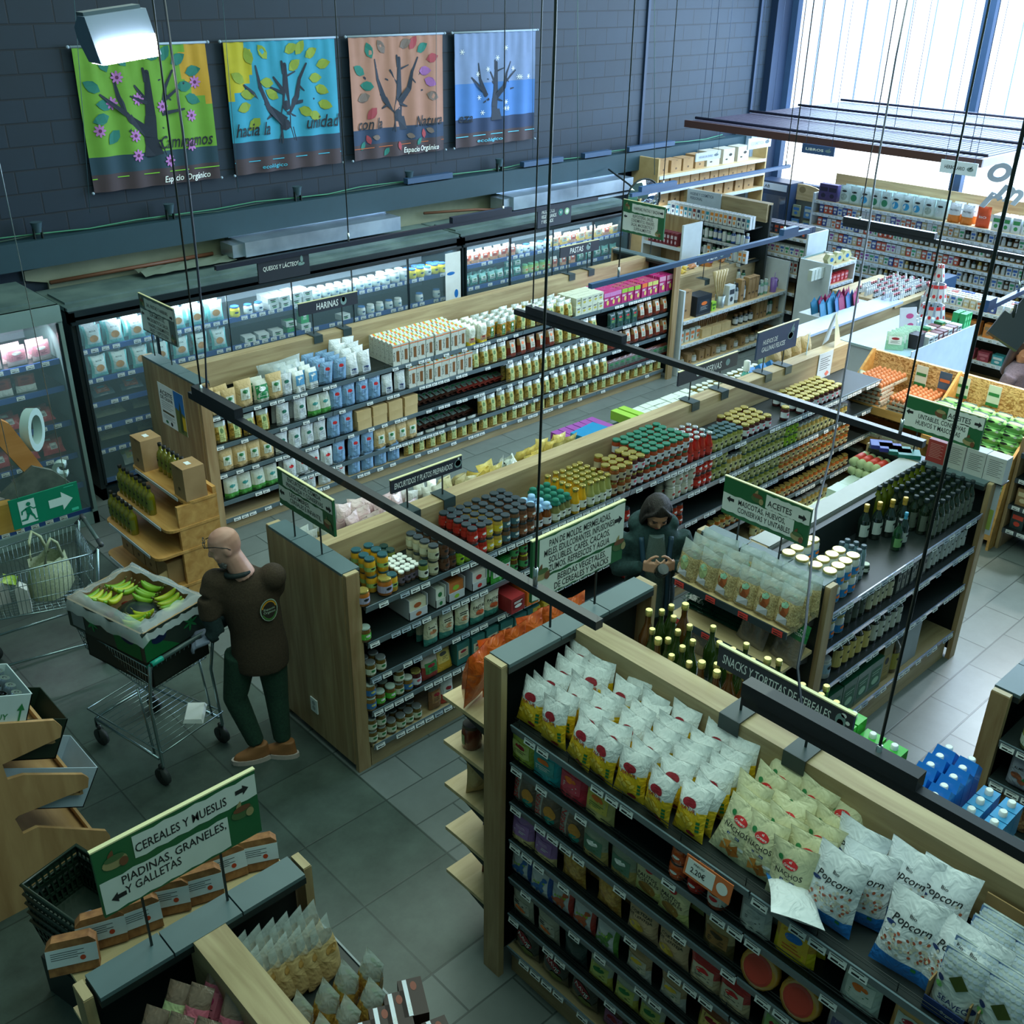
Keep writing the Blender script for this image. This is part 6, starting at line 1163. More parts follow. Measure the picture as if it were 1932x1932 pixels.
# exit sign and hanging letters
e = empty('exit_sign', (1.50, 5.0, 2.27), 0, 'green emergency exit sign with running figure and arrow', 'sign')
EG = M(0, 126, 96, .4, coat=.4)
ob('board', (MB().box(-.17, .17, -.004, .004, -.08, .08), EG), e)
m = MB(); f1 = lambda x, z: (x, -.005, z); f2 = lambda x, z: (x, -.0062, z)
m.poly([(-.13, -.065), (-.05, -.065), (-.05, .062), (-.13, .062)], f1, 0)
m.ell(-.082, .038, .011, .011, f2, 1)
for q in ([(-.10, .02), (-.078, .026), (-.07, -.012), (-.098, -.016)], [(-.098, .02), (-.122, .008), (-.124, -.012), (-.118, -.012), (-.114, .004), (-.096, .01)], [(-.078, .02), (-.06, .004), (-.044, .008), (-.044, .014), (-.062, .012), (-.076, .026)], [(-.096, -.012), (-.104, -.036), (-.128, -.038), (-.128, -.046), (-.098, -.046), (-.082, -.016)], [(-.086, -.014), (-.07, -.034), (-.062, -.056), (-.05, -.056), (-.05, -.048), (-.058, -.048), (-.062, -.028), (-.072, -.01)]): m.poly(q, f2, 1)
m.arrow(.075, 0, .12, .10, 1, f1, 0); m.poly([(.10, .066), (.15, .066), (.15, .07), (.10, .07)], f1, 2); m.poly([(.12, -.07), (.155, -.07), (.155, -.055), (.12, -.055)], f1, 2)
ob('pictogram', (m, [M(206, 226, 226, .4), EG, M(60, 190, 160)]), e)
for sx in (-.12, .12): ob('hanging_wire', (MB().tube([(sx, 0, .08), (sx * .9, 0, 3.0)], .002, 4), STEEL), e)
def slab(name, label, pts, y, d, m, cat):
    q = [at(px, py, y=y) for px, py in pts]; tag(ob(name, (MB().prism([(v.x, v.z) for v in q], y, y + d, 'y'), m)), label, cat)
slab('hanging_board', 'tilted wooden board end hanging beside the exit sign', [(0, 792), (18, 800), (82, 882), (62, 908), (0, 842)], 5.1, .05, wood('orange_wood', (176, 116, 60), (196, 136, 80), (1, 9, 9)), 'wooden board')
slab('hanging_crate_side', 'yellowish wooden board behind the exit sign at the frame edge', [(0, 955), (30, 948), (40, 1000), (0, 1010)], 5.12, .06, wood('yellow_wood', (196, 146, 60), (216, 166, 80), (1, 9, 9)), 'wooden board')
slab('hanging_plaque', 'grey slate plaque tied up behind the exit sign', [(0, 938), (62, 880), (100, 888), (135, 912), (30, 946)], 5.08, .03, tex('slate_stone', (66, 76, 72), (96, 104, 98), sc_=12, rough=.9), 'plaque')
LW = M(150, 176, 176, .5)
for i, (px, py, S, rz, t) in enumerate(((62, 815, .30, .9, 'O'), (30, 858, .16, .9, 'o'), (112, 880, .17, -.6, 'c'))):
    cu = bpy.data.curves.new('letter', 'FONT'); cu.body = t; cu.size = S; cu.extrude = .022; cu.align_x = 'CENTER'; cu.align_y = 'CENTER'; cu.resolution_u = 6; cu.offset = .004
    me = flatten(bpy.data.objects.new('tmp', cu))
    me.materials.clear(); me.materials.append(LW); p = at(px, py, y=5.25)
    tag(ob('hanging_letter', me, None, p, (PI / 2, 0, rz)), ('tall pale round letter hanging over the meat fridge', 'small pale letter beside the tilted board', 'pale curved letter just above the exit sign')[i], 'letter')
for i, (px, py, S, t) in enumerate(((1885, 318, .46, 'o'), (1868, 372, .40, 'r'), (1905, 362, .36, 'm'))):
    cu = bpy.data.curves.new('letter', 'FONT'); cu.body = t; cu.size = S; cu.extrude = .03; cu.align_x = 'CENTER'; cu.align_y = 'CENTER'; cu.resolution_u = 6; cu.shear = .3; cu.offset = .012
    me = flatten(bpy.data.objects.new('tmp', cu))
    me.materials.clear(); me.materials.append(M(214, 228, 244, .4)); p = at(px, py, x=13.0)
    tag(ob('hanging_letter', me, None, p, (PI / 2, .25, R90 + .2)), 'big white script letter hanging near the herbal sign, %s' % ('topmost', 'lowest and nearest the shelf', 'at the frame edge')[i], 'letter')
# ---------------------------------------------------------------- slatted canopy under the windows
e = empty('slatted_canopy', (13.0, 6.8, 3.0), 0, 'dark slatted canopy suspended in front of the bright windows', 'canopy')
PL = M(50, 44, 66, .55); x0, x1, y0, y1 = -1.85, 1.8, -1.9, 1.9
sl = MB(); k = y0
while k < y1: sl.box(x0, x1, k, k + .055, -.012, .0); k += .075
ob('slats', (sl, PL), e)
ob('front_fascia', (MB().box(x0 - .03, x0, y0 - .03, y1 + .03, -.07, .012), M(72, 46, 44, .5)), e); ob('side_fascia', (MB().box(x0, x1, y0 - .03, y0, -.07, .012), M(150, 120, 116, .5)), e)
for q in (-1.7, -.55, .6, 1.7): ob('crossbar', (MB().tube([(q, y0, .03), (q, y1, .03)], .018, 6), M(34, 36, 60, .5)), e)
for qx, qy in ((-1.7, 1.7), (1.7, 1.7), (-1.7, -1.7), (1.7, -1.7), (.6, .2), (.6, 1.7), (-.55, -.2)): ob('suspension_cable', (MB().tube([(qx, qy, .03), (qx, qy, 3.2)], .004, 4), M(40, 60, 90)), e)
# ---------------------------------------------------------------- pine stand of oil bottles
e = empty('oil_display_stand', (3.36, 7.42, 0), R90, 'pine stand with rounded tiers of golden oil bottles by the flour end', 'display stand')
# local: -y is outward (-X world), x is along -Y world
ob('back_board', (MB().box(-.47, .47, -.03, 0, .02, 1.06), PINE), e)
ob('side_board', (MB().box(.44, .47, -.34, -.03, .02, .98), PINE), e)
for k in range(3): ob('batten', (MB().box(-.3 + k * .3, -.26 + k * .3, -.05, -.03, .02, .98), PINE), e)
def tier(z, D, W=.475):
    q = []; r = .07
    for cx, cy, a0 in ((W - r, -D + r, -PI / 2), ): pass
    pts = [(-W, 0), (-W, -D + r)] + [(-W + r - r * math.cos(a), -D + r - r * math.sin(a)) for a in (.4, .8, 1.2)] + [(-W + r, -D), (W - r, -D)] + [(W - r + r * math.sin(a), -D + r - r * math.cos(a)) for a in (.4, .8, 1.2)] + [(W, -D + r), (W, 0)]
    t = ob('tier', (MB().prism(pts, z - .022, z, 'z'), PINE), e)
    ob('price_rail', (MB().box(-W + .1, W - .12, -D - .006, -D, z - .03, z - .004), LIPW), t)
for z, D in ((1.0, .27), (.80, .44), (.60, .56), (.30, .60)): tier(z, D)
SQ = bottle(.034, .24, M(120, 116, 20, .08, coat=1), M(26, 26, 24), M(110, 120, 50), 'golden_oil_bottle', rn=.38, neck=.34, sh=.62, z0=.2, z1=.55)
for z, x, n, y0, st in ((1.0, 3.24, 6, 7.60, 'top'), (.80, 2.98, 8, 7.84, 'second'), (.60, 2.87, 6, 7.84, 'third')):
    for i in range(n): put(SQ, (x, y0 - i * .074, z), -PI / 2, 'golden oil bottle with black cap, %s from the fridge side, %s tier' % (od(i), st), 'golden oil bottles', s=1.04)
CB = lambda w_, h, d, nm='cardboard_box': carton(w_, h, d, [CARD], nm, dec=lambda m, f: (m.poly([(-.02, h * .93), (.03, h * .93), (.03, h * .96), (-.02, h * .96)], f, 0), m.ell(0, h * .3, .02, .015, f, 0))[-1] and [M(90, 66, 40)])
for i, (y, x) in enumerate(((7.76, 3.20), (7.05, 3.20))):
    o = put(CB(.19, .27, .18), (x, y, 1.0), -PI / 2, ('cardboard box on the top tier behind the bottles', 'cardboard box on the top tier at the outer corner')[i], 'boxes on the oil stand')
    ob('paper_note', (MB().box(-.03, .03, -.02, .02, .2705, .272), WHT), o)
for i in range(4): put(CB(.2, .20, .24), (3.02, 7.76 - i * .215, .302), -PI / 2, 'brown box under the third tier, %s from the fridge' % od(i), 'boxes under the third tier')
tag(ob('flat_board', (MB().box(-.15, .15, -.008, .008, 0, .13), KRAFT), None, (2.86, 7.02, .302), (0, 0, .35)), 'plain flat cardboard piece on the lowest tier', 'cardboard')
# poster and note on the end panels
e = empty('olive_poster', (3.797, 8.50, 1.12), R90, 'paper poster with olive oil photo on the flour gondola end', 'poster')
ob('sheet', (MB().box(-.24, .24, -.003, 0, -.20, .20).poly([(.06, -.2), (.24, -.2), (.24, .2), (.06, .2)], lambda x, z: (x, -.004, z), 1).poly([(.06, .04), (.24, 0), (.24, .2), (.06, .2)], lambda x, z: (x, -.0045, z), 2).poly([(.13, -.18), (.18, -.18), (.18, .04), (.16, .12), (.14, .04)], lambda x, z: (x, -.005, z), 3).poly([(.18, -.15), (.24, -.15), (.24, -.02), (.18, -.02)], lambda x, z: (x, -.0048, z), 4), [WHT, M(110, 120, 60), BLU, M(60, 74, 30), YEL]), e)
lm = MB(); f = lambda x, z: (x, -.0045, z)
lm.text('ACEITE', -.09, .12, .045, .24, f, 0).text('DE OLIVA', -.09, .07, .035, .24, f, 0); lines(lm, f, -.2, .02, .03, 4, .02, 0); lm.poly([(-.2, -.06), (.02, -.06), (.02, -.08), (-.2, -.08)], f, 1); lines(lm, f, -.2, .02, -.1, 3, .015, 0); lm.ell(-.14, -.165, .025, .015, f, 2); lm.ell(-.05, -.165, .02, .02, f, 0)
ob('lettering', (lm, [INK, M(90, 80, 50), GRN]), e)
p = at(594, 1330, x=2.918); e = empty('wall_socket', (2.918, p.y, p.z), R90, 'white power socket low on the jar gondola end', 'socket')
ob('plate', (MB().box(-.04, .04, -.008, 0, -.055, .055), WHT), e); ob('sockets', (MB().ell(0, .02, .018, .018, lambda x, z: (x, -.009, z)).ell(0, -.02, .018, .018, lambda x, z: (x, -.009, z)), M(170, 176, 176)), e)
# ---------------------------------------------------------------- shopping trolleys
CHR = M(150, 172, 176, .25, .9, name='chrome_wire')
def wires(m, P, Q, R_, S_, n, r=.0022, n2=0):     # lattice between edges PQ and RS
    P, Q, R_, S_ = map(Vector, (P, Q, R_, S_))
    for i in range(n + 1): t = i / n; m.tube([P.lerp(Q, t), R_.lerp(S_, t)], r, 4)
    for j in range(n2 + 1):
        t = j / max(1, n2); m.tube([P.lerp(R_, t), Q.lerp(S_, t)], r * 1.3, 4)
def trolley(label, loc, rz, L, W, zb, zt, tray, hcol, taper=.8):
    e = empty('shopping_trolley', loc, rz, label, 'trolley')
    w0, w1 = W / 2, W / 2 * taper; b0, b1 = .06, L - .02
    T = [(0, -w0, zt), (0, w0, zt), (L, w1, zt - .03), (L, -w1, zt - .03)]; B = [(b0, -w0 * .9, zb), (b0, w0 * .9, zb), (b1, w1 * .9, zb + .05), (b1, -w1 * .9, zb + .05)]
    for nm, a, b, n in (('side_mesh', 0, 3, 26), ('side_mesh', 1, 2, 26), ('front_mesh', 3, 2, 14), ('rear_mesh', 0, 1, 14)):
        m = MB(); wires(m, T[a], T[b], B[a], B[b], n, n2=3); ob(nm, (m, CHR), e)
    m = MB(); wires(m, B[0], B[3], B[1], B[2], 16, n2=10); ob('basket_floor', (m, CHR), e)
    ob('rim', (MB().tube(T, .006, 6, 0, True).tube(B, .005, 6, 0, True), CHR), e)
    fm = MB()
    for s_ in (-1, 1):
        fm.tube([(-.03, s_ * w0, zt + .03), (.05, s_ * w0 * .98, zb - .1), (.02, s_ * w0 * 1.0, .16), (.03, s_ * w0, .13)], .011, 8)
        fm.tube([(.05, s_ * w0, .20), (L - .02, s_ * w1 * 1.1, .20), (L - .02, s_ * w1 * 1.1, .13)], .010, 8)
        fm.tube([(.10, s_ * w0 * .96, .20), (.16, s_ * w0 * .95, zb)], .008, 6)
    fm.tube([(L - .02, -w1 * 1.1, .20), (L - .02, w1 * 1.1, .20)], .009, 6)
    ob('frame', (fm, CHR), e)
    if tray:
        m = MB(); wires(m, (.0, -w0, .27), (L + .05, -w1 * 1.1, .25), (.0, w0, .27), (L + .05, w1 * 1.1, .25), 15, .003, 0); m.tube([(0, -w0, .27), (L + .05, -w1 * 1.1, .25), (L + .05, w1 * 1.1, .25), (0, w0, .27)], .006, 6, 0, True)
        ob('lower_tray', (m, CHR), e)
    h = ob('handle', (MB().tube([(-.06, -w0 - .01, zt + .05), (-.06, w0 + .01, zt + .05)], .015, 10, 0), M(70, 90, 90, .4)), e)
    for s_ in (-1, 1): ob('handle_end', (MB().tube([(-.06, s_ * w0 * 1.04, zt + .05), (-.06, s_ * w0 * .72, zt + .05)], .018, 10).tube([(-.06, s_ * w0, zt + .05), (0, s_ * w0, zt)], .010, 8), hcol), e)
    for x, y in ((.05, -w0), (.05, w0), (L - .04, -w1 * 1.1), (L - .04, w1 * 1.1)):
        q = ob('caster', (MB().tube([(x, y, .15), (x, y, .10)], .014, 8).box(x - .012, x + .012, y - .022, y - .018, .06, .12).box(x - .012, x + .012, y + .018, y + .022, .06, .12), BLK), e)
        ob('wheel', (MB().tube([(x - .01, y - .015, .062), (x - .01, y + .015, .062)], .062, 16), M(44, 52, 52, .6)), q)
    return e
TG = M(30, 160, 140, .4)
c0 = Vector((1.98, 5.24, 0)); ang = math.atan2(.70, -.17)
a0 = Vector((2.18, 5.35)); 
T1_ = trolley('tall chrome trolley with banana boxes pushed by the bald man', (2.19, 5.30, 0), ang, .74, .50, .70, .93, True, TG)
T2_ = trolley('chrome trolley with cloth bag and groceries below the exit sign', (2.33, 7.05, 0), ang + 1.18, .80, .52, .52, .93, False, M(60, 66, 70, .4), .75)
def tw(T, x, y, z): c_, s_ = math.cos(T.rotation_euler.z), math.sin(T.rotation_euler.z); return (T.location.x + x * c_ - y * s_, T.location.y + x * s_ + y * c_, z)
# fruit boxes in the trolley
bz = ang - PI / 2
e = empty('fruit_crate', tw(T1_, .33, 0, .755), bz, 'black crate of mangoes and apples in the trolley under the banana box', 'crate')
ob('crate', (MB().box(-.22, .22, -.32, .30, 0, .01).box(-.22, -.21, -.32, .30, 0, .20).box(.21, .22, -.32, .30, 0, .20).box(-.22, .22, -.32, -.31, 0, .20).box(-.22, .22, .29, .30, 0, .20), M(28, 34, 28, .6)), e)
rb = random.Random(11)
for i in range(7):
    q = tw(T1_, .58 + rb.uniform(-.03, .05), -.15 + i * .05, .93 + rb.uniform(0, .04))
    o = ob('apple' if i % 3 else 'mango', (MB().ball((0, 0, 0), .042, .042, .038 if i % 3 else .05), [M(150, 50, 40, .3), M(60, 120, 50, .35)][0 if i % 3 == 1 else 1]), None, q); tag(o, '%s fruit in the crate at the far end, %s from the aisle' % ('red' if i % 3 == 1 else 'green', od(i)), 'fruit', 'fruit in the trolley crate')
e = empty('banana_box', tw(T1_, .36, 0, .965), bz, 'open green and black banana box wrapped in clear film on the trolley', 'fruit box')
BH, BW, BL = .20, .25, .36
bm = MB(); 
for q in ((-BW, BW, -BL, -BL + .012), (-BW, BW, BL - .012, BL), (-BW, -BW + .012, -BL, BL), (BW - .012, BW, -BL, BL)): bm.box(*q, 0, BH)
bm.box(-BW, BW, -BL, BL, 0, .01)
ob('carton_walls', (bm, CARD), e)
gm = MB()
gm.box(-BW - .003, BW + .003, -BL - .003, -BL, 0, BH, 0).box(-BW - .003, -BW, -BL, BL, 0, BH, 0).box(BW, BW + .003, -BL, BL, 0, BH, 0).box(-BW, BW, BL, BL + .003, 0, BH, 0)
for s_ in (-1, 1):
    gm.poly([(-BW, 0), (-BW, BH * .9), (-.05, BH * .2), (0, 0)][::1], lambda x, z: (x, -BL - .0045, z), 1)
    gm.ell(-.14, .12, .055, .035, lambda x, z: (x, -BL - .006, z), 2)
    for k in range(6): gm.leaf(.10, .10, .06, .018, k * PI / 3 + .3, lambda x, z: (x, -BL - .006, z), 3)
    gm.poly([(-.33, 0), (-.33, BH), (-.08, BH * .55), (-.1, 0)], lambda y, z: (-BW - .0045, y, z), 1); gm.ell(-.22, .12, .06, .035, lambda y, z: (-BW - .006, y, z), 2)
    for k in range(6): gm.leaf(.12, .10, .06, .018, k * PI / 3 + .3, lambda y, z: (-BW - .006, y, z), 3)
    gm.poly([(.2, .02), (.32, .02), (.32, .16), (.2, .16)], lambda y, z: (-BW - .006, y, z), 4)
    gm.poly([(-.34, 0), (-.34, BH), (-.1, BH * .6), (-.1, 0)], lambda y, z: (BW + .0045, y, z), 1); gm.ell(-.2, .12, .055, .035, lambda y, z: (BW + .006, y, z), 2)
ob('printed_sides', (gm, [M(40, 54, 48, .5), M(40, 140, 80, .5), NAVY, M(60, 180, 110), M(160, 180, 190)]), e)
fv = []; rf = random.Random(3)
for i in range(19):
    for j in range(15):
        u, v = -1.1 + 2.2 * i / 18, -1.08 + 2.16 * j / 14
        edge = max(abs(u), abs(v)); z = BH + .02 + rf.uniform(-.012, .018) - (.05 if edge < .7 else 0) - (max(0, edge - 1) * .9)
        fv.append((u * BW, v * BL, z))
keep = [(i * 15 + j, i * 15 + j + 1, (i + 1) * 15 + j + 1, (i + 1) * 15 + j) for i in range(18) for j in range(14) if not (abs(-1.1 + 2.2 * (i + .5) / 18) < .78 and abs(-1.08 + 2.16 * (j + .5) / 14) < .8)]
ob('film_wrap', (MB().add(fv, keep, 0, True), clear('wrinkled_wrap', (190, 206, 210), .42, .12)), e)
ob('dark_liner', (MB().ball((0, -.02, .10), .12, .16, .05, 0, 10, 6), M(30, 44, 44, .4, coat=.5)), e)
BAN = [tex('ripe_banana', (150, 170, 30), (190, 190, 40), sc_=8, rough=.45), tex('green_banana', (96, 150, 30), (140, 176, 40), sc_=8, rough=.45)]
def banana(mt):
    pts = [(-.012 * math.cos(t) * 0 + .085 * math.sin(t), 0, .085 * (1 - math.cos(t)) * .9) for t in [-1.0 + .25 * k for k in range(9)]]
    return MB().tube(pts, [.005, .012, .018, .020, .021, .020, .018, .012, .004], 8).mesh('banana', mt)
BP = [Pr('banana', banana(b), [('stem', MB().tube([(.071, 0, .039), (.085, 0, .055)], .005, 6).mesh('stem', M(90, 90, 40)))]) for b in BAN]
for hnd, (hx, hy, hr, n) in enumerate(((-.10, .22, .3, 6), (.06, .24, -.1, 5), (-.14, -.17, 2.0, 6), (.14, .05, -1.2, 5), (.12, -.18, 2.8, 5))):
    for i in range(n):
        c_, s_ = math.cos(bz), math.sin(bz); x, y = hx + math.cos(hr + PI / 2) * (i - n / 2) * .034, hy + math.sin(hr + PI / 2) * (i - n / 2) * .034
        X, Y, Z = e.location.x + x * c_ - y * s_, e.location.y + x * s_ + y * c_, e.location.z + .15 + rf.uniform(-.01, .02)
        put(BP[(i + hnd) % 2 if hnd != 3 else 1], (X, Y, Z), bz + hr, 'greenish yellow banana, %s in the %s bunch of the open box' % (od(i), ('handle side', 'middle', 'far corner', 'near corner', 'printed side')[hnd]), 'bananas in the box', (rf.uniform(-.3, .3), .2))
tag(ob('paper_bag', (MB().add([(-.10, -.06, 0), (.10, -.07, 0), (.12, .06, .01), (-.08, .07, 0), (-.09, -.05, .03), (.08, -.06, .035), (.1, .05, .03), (-.07, .06, .025)], [(0, 1, 5, 4), (1, 2, 6, 5), (2, 3, 7, 6), (3, 0, 4, 7), (4, 5, 6, 7), (3, 2, 1, 0)]), WHT), None, tw(T1_, .12, -.12, .275), (0, 0, 1.0)), 'small white folded bag on the lower trolley tray', 'bag')
p = tw(T1_, .62, .05, 0); 
# groceries in the second trolley
CLO = fabric((150, 164, 130), (176, 186, 156))
m = MB(); nn = 12; prof = [(0, .9), (.05, 1.05), (.14, 1.0), (.24, .85), (.30, .8)]
vs = []
for j, (z, s_) in enumerate(prof):
    for i in range(nn): a = 2 * PI * i / nn; vs.append((.17 * s_ * math.cos(a) * (1 + .1 * math.sin(3 * a + j)), .12 * s_ * math.sin(a) * (1 + .12 * math.sin(2 * a + 2 * j)), z + .02 * math.sin(4 * a + j) * (j > 2)))
m.add(vs, [(j * nn + i, j * nn + (i + 1) % nn, (j + 1) * nn + (i + 1) % nn, (j + 1) * nn + i) for j in range(4) for i in range(nn)], 0, True)
e = empty('cloth_bag', tw(T2_, .28, -.02, .55), .3, 'beige cloth shopping bag slumped in the trolley near its handle', 'bag'); ob('pouch', (m, CLO), e)
for s_ in (-1, 1): ob('strap', (MB().tube([(-.07, s_ * .08, .28), (-.04, s_ * .09, .42), (.0, s_ * .10, .48), (.05, s_ * .09, .42), (.08, s_ * .08, .28)], .012, 6), CLO), e)
put(milk(M(206, 210, 206, .4), .09, .22, .08), tw(T2_, .50, .13, .55), 1.2, 'white carton with print at the far side of the second trolley')
put(carton(.12, .16, .1, [M(190, 196, 200)], 'grocery_box', dec=lab_dec([M(60, 110, 90), WHT, INK], .1, .01, .08)), tw(T2_, .62, -.06, .56), 1.5, 'white and teal grocery box in the second trolley')
put(carton(.13, .15, .1, [KRAFT], 'grocery_box'), tw(T2_, .73, .06, .57), 1.4, 'brown paper box at the trolley nose')
put(simple(.14, .09, .06, (226, 170, 60), (206, 90, 120), .5, M(226, 226, 220), 'chip', 301, 'grocery_packet', mk=(RED, TEAL)), tw(T2_, .66, 0, .72), 1.1, 'colourful packet lying on top of the boxes in the trolley', None, (-1.2, 0))
put(simple(.13, .09, .05, (150, 190, 60), (170, 200, 90), .5, None, 'chip', 302, 'grocery_packet'), tw(T2_, .50, -.02, .72), 1.1, 'lime green packet between the cloth bag and the boxes', None, (-1.3, 0))
# ---------------------------------------------------------------- wooden fruit stand
e = empty('fruit_stand', (0, 4.86, 0), 0, 'stepped plywood fruit stand with slanted arms at the picture edge', 'display stand')
side = [(.88, 0), (.985, 0), (1.40, .06), (1.42, .20), (1.405, .245), (1.06, .50), (.985, .50), (.965, .62), (.985, .63), (1.36, .60), (1.375, .66), (1.35, .70), (1.06, .87), (.98, .885), (.975, .99), (1.28, 1.0), (1.30, 1.06), (1.27, 1.12), (1.0, 1.24), (.5, 1.5), (.4, 1.5), (.4, 0)]
for yy in (0, .95): ob('side_panel', (MB().prism(side, yy, yy + .022, 'y'), BEECH), e)
for i, (x0, z0, x1, z1) in enumerate(((.55, .62, 1.36, .12), (.55, .98, 1.32, .57), (.5, 1.32, 1.24, .98))):
    ob('slanted_tray', (MB().add([(x0, .022, z0), (x1, .022, z1), (x1, .95, z1), (x0, .95, z0), (x0, .022, z0 - .015), (x1, .022, z1 - .015), (x1, .95, z1 - .015), (x0, .95, z0 - .015)], [(0, 1, 2, 3), (7, 6, 5, 4), (0, 4, 5, 1), (2, 6, 7, 3), (1, 5, 6, 2), (0, 3, 7, 4)]).obox((x1, .022, z1 - .015), (.015, 0, 0), (0, .93, 0), (0, 0, .07)), BEECH), e)
def crate(nm, label, loc, sx, sy, h, tilt, c, hole=None, inner=None):
    e = empty(nm, loc, 0, label, 'crate'); e.rotation_euler = (0, tilt, 0)
    m = MB().box(0, sx, 0, sy, 0, .006).box(0, sx, 0, .006, 0, h).box(0, sx, sy - .006, sy, 0, h).box(0, .006, 0, sy, 0, h).box(sx - .006, sx, 0, sy, 0, h); ob('walls', (m, c), e)
    if hole: ob('handle_hole', (MB().poly([(sx * .42, h * .68), (sx * .62, h * .68), (sx * .62, h * .80), (sx * .42, h * .80)], lambda x, z: (x, -.001, z)), hole), e)
    return e
SLT = math.atan2(.44, .77)
crate('dark_fruit_crate', 'dark green open crate tipped in the second tier of the fruit stand', (.80, 4.92, 1.06), .50, .38, .24, SLT * .9, M(20, 40, 28, .5), M(110, 120, 70))
crate('white_fruit_box', 'white cardboard box with hand hole in the lower tier', (.86, 4.92, .70), .54, .38, .25, SLT, M(176, 196, 214, .5), M(60, 56, 40))
cb_ = crate('water_box', 'white box with green arrows packed with shiny cans', (.76, 4.88, 1.29), .40, .36, .19, .38, M(190, 206, 206, .5))
ob('lettering', (MB().text('MUY', .25, .07, .035, .09, lambda x, z: (x, -.002, z)).arrow(0, 0, .001, .001).poly([(.13, .02), (.14, .02), (.14, .10), (.155, .10), (.135, .14), (.115, .10), (.13, .10)], lambda x, z: (x, -.002, z)).poly([(.35, .02), (.36, .02), (.36, .10), (.375, .10), (.355, .14), (.335, .10), (.35, .10)], lambda x, z: (x, -.002, z)), GRN), cb_)
CAN = Pr('drink_can', MB().lathe([(.026, 0), (.031, .01), (.031, .13), (.027, .145)], 14).mesh('drink_can', M(176, 190, 196, .25, .9)), [('lid', MB().lathe([(.026, .145), (.025, .143), (.012, .143)], 14).mesh('lid', M(214, 224, 226, .2, .9))), ('pull_ring', MB().lathe([(.004, .144), (.011, .146), (.012, .144)], 10).mesh('pull_ring', M(60, 70, 74, .3, .9)))], 'can')
for i in range(4):
    for j in range(5):
        lx_, ly_ = .045 + j * .075, .05 + i * .085
        c_, s_ = math.cos(.38), math.sin(.38); put(CAN, (.76 + lx_ * c_ + .02 * s_, 4.88 + ly_, 1.29 - lx_ * s_ + .035), 0, 'silver can in the white box, %s row, %s from the stand' % (od(i), od(j)), 'silver cans', (0, .38))
eb = crate('egg_flat_box', 'brown dimpled card tray behind the box of cans', (.70, 5.28, 1.30), .42, .30, .14, .38, CARD)
e = empty('melon', (.93, 5.52, 1.36), 0, 'round green fruit on the fruit stand at the frame edge', 'fruit'); ob('flesh', (MB().ball((0, 0, 0), .10, .09, .085, 0, 14, 10), tex('green_rind', (30, 110, 60), (60, 150, 80), sc_=10, rough=.4)), e)
tag(ob('lime', (MB().ball((0, 0, 0), .045), M(90, 170, 70, .4)), None, (1.0, 5.40, 1.27)), 'small bright green fruit below the large round one', 'fruit')
# ---------------------------------------------------------------- stacked black baskets
BKT = M(16, 38, 26, .45, coat=.3)
def basket(z, lab, rz=.25):
    e = empty('hand_basket', (1.00, 4.07, z), rz, lab, 'basket')
    w0, w1, l0, l1, h = .125, .155, .19, .225, .24
    for s_, nm, a, b, hor in ((1, 'long_side', 1, 0, 1), (-1, 'long_side', -1, 0, 1), (1, 'short_side', 0, 1, 0), (-1, 'short_side', 0, -1, 0)):
        m = MB(); L0, L1 = (l0, l1) if hor else (w0, w1); D0, D1 = (w0, w1) if hor else (l0, l1)
        def P(u, t): 
            hw = L0 + (L1 - L0) * t; dd = (D0 + (D1 - D0) * t) * s_; return (dd, u * hw, h * t) if hor else (u * hw, dd, h * t)
        n = 14 if hor else 9
        for (t0, t1) in ((0, .08), (.30, .38), (.60, .68), (.86, 1.0)): m.add([P(-1, t0), P(1, t0), P(1, t1), P(-1, t1)], [(0, 1, 2, 3)])
        for i in range(n + 1):
            u = -1 + 2 * i / n; du = .35 / n
            m.add([P(max(-1, u - du), 0), P(min(1, u + du), 0), P(min(1, u + du), 1), P(max(-1, u - du), 1)], [(0, 1, 2, 3)])
        if hor == 0 or s_ == 1: m.add([P(-.5, .62), P(.5, .62), P(.5, .70), P(-.5, .70)], [(0, 1, 2, 3)])
        m2 = MB(); off = Vector((.003 * s_, 0, 0)) if hor else Vector((0, .003 * s_, 0))
        for f_ in m.f: q = [Vector(m.v[k]) for k in f_]; m2.add(q + [v + off for v in q], [(0, 1, 2, 3), (7, 6, 5, 4), (0, 4, 5, 1), (1, 5, 6, 2), (2, 6, 7, 3), (3, 7, 4, 0)])
        ob(nm, (m2, BKT), e)
    ob('rim', (MB().tube([(-w1, -l1, h), (w1, -l1, h), (w1, l1, h), (-w1, l1, h)], .011, 6, 0, True), BKT), e)
    ob('floor_grid', (MB().box(-w0, w0, -l0, l0, 0, .006), BKT), e)
    return e
basket(.50, 'topmost empty black basket in the stack by the fruit stand')
for k, z in enumerate((.44, .38, .32, .26)): basket(z, 'nested black basket, %s from the top of the stack' % od(k + 1))
tag(ob('basket_stand', (MB().box(-.16, .16, -.22, .22, 0, .255), BLK), None, (1.0, 4.07, 0), (0, 0, .25)), 'black wheeled base under the basket stack', 'basket stand')
tag(ob('crumpled_paper', (MB().ball((0, 0, 0), .05, .035, .012, 0, 7, 5), M(150, 166, 200, .6)), None, (1.0, 4.07, .52)), 'crumpled lilac paper lying in the top basket', 'paper')
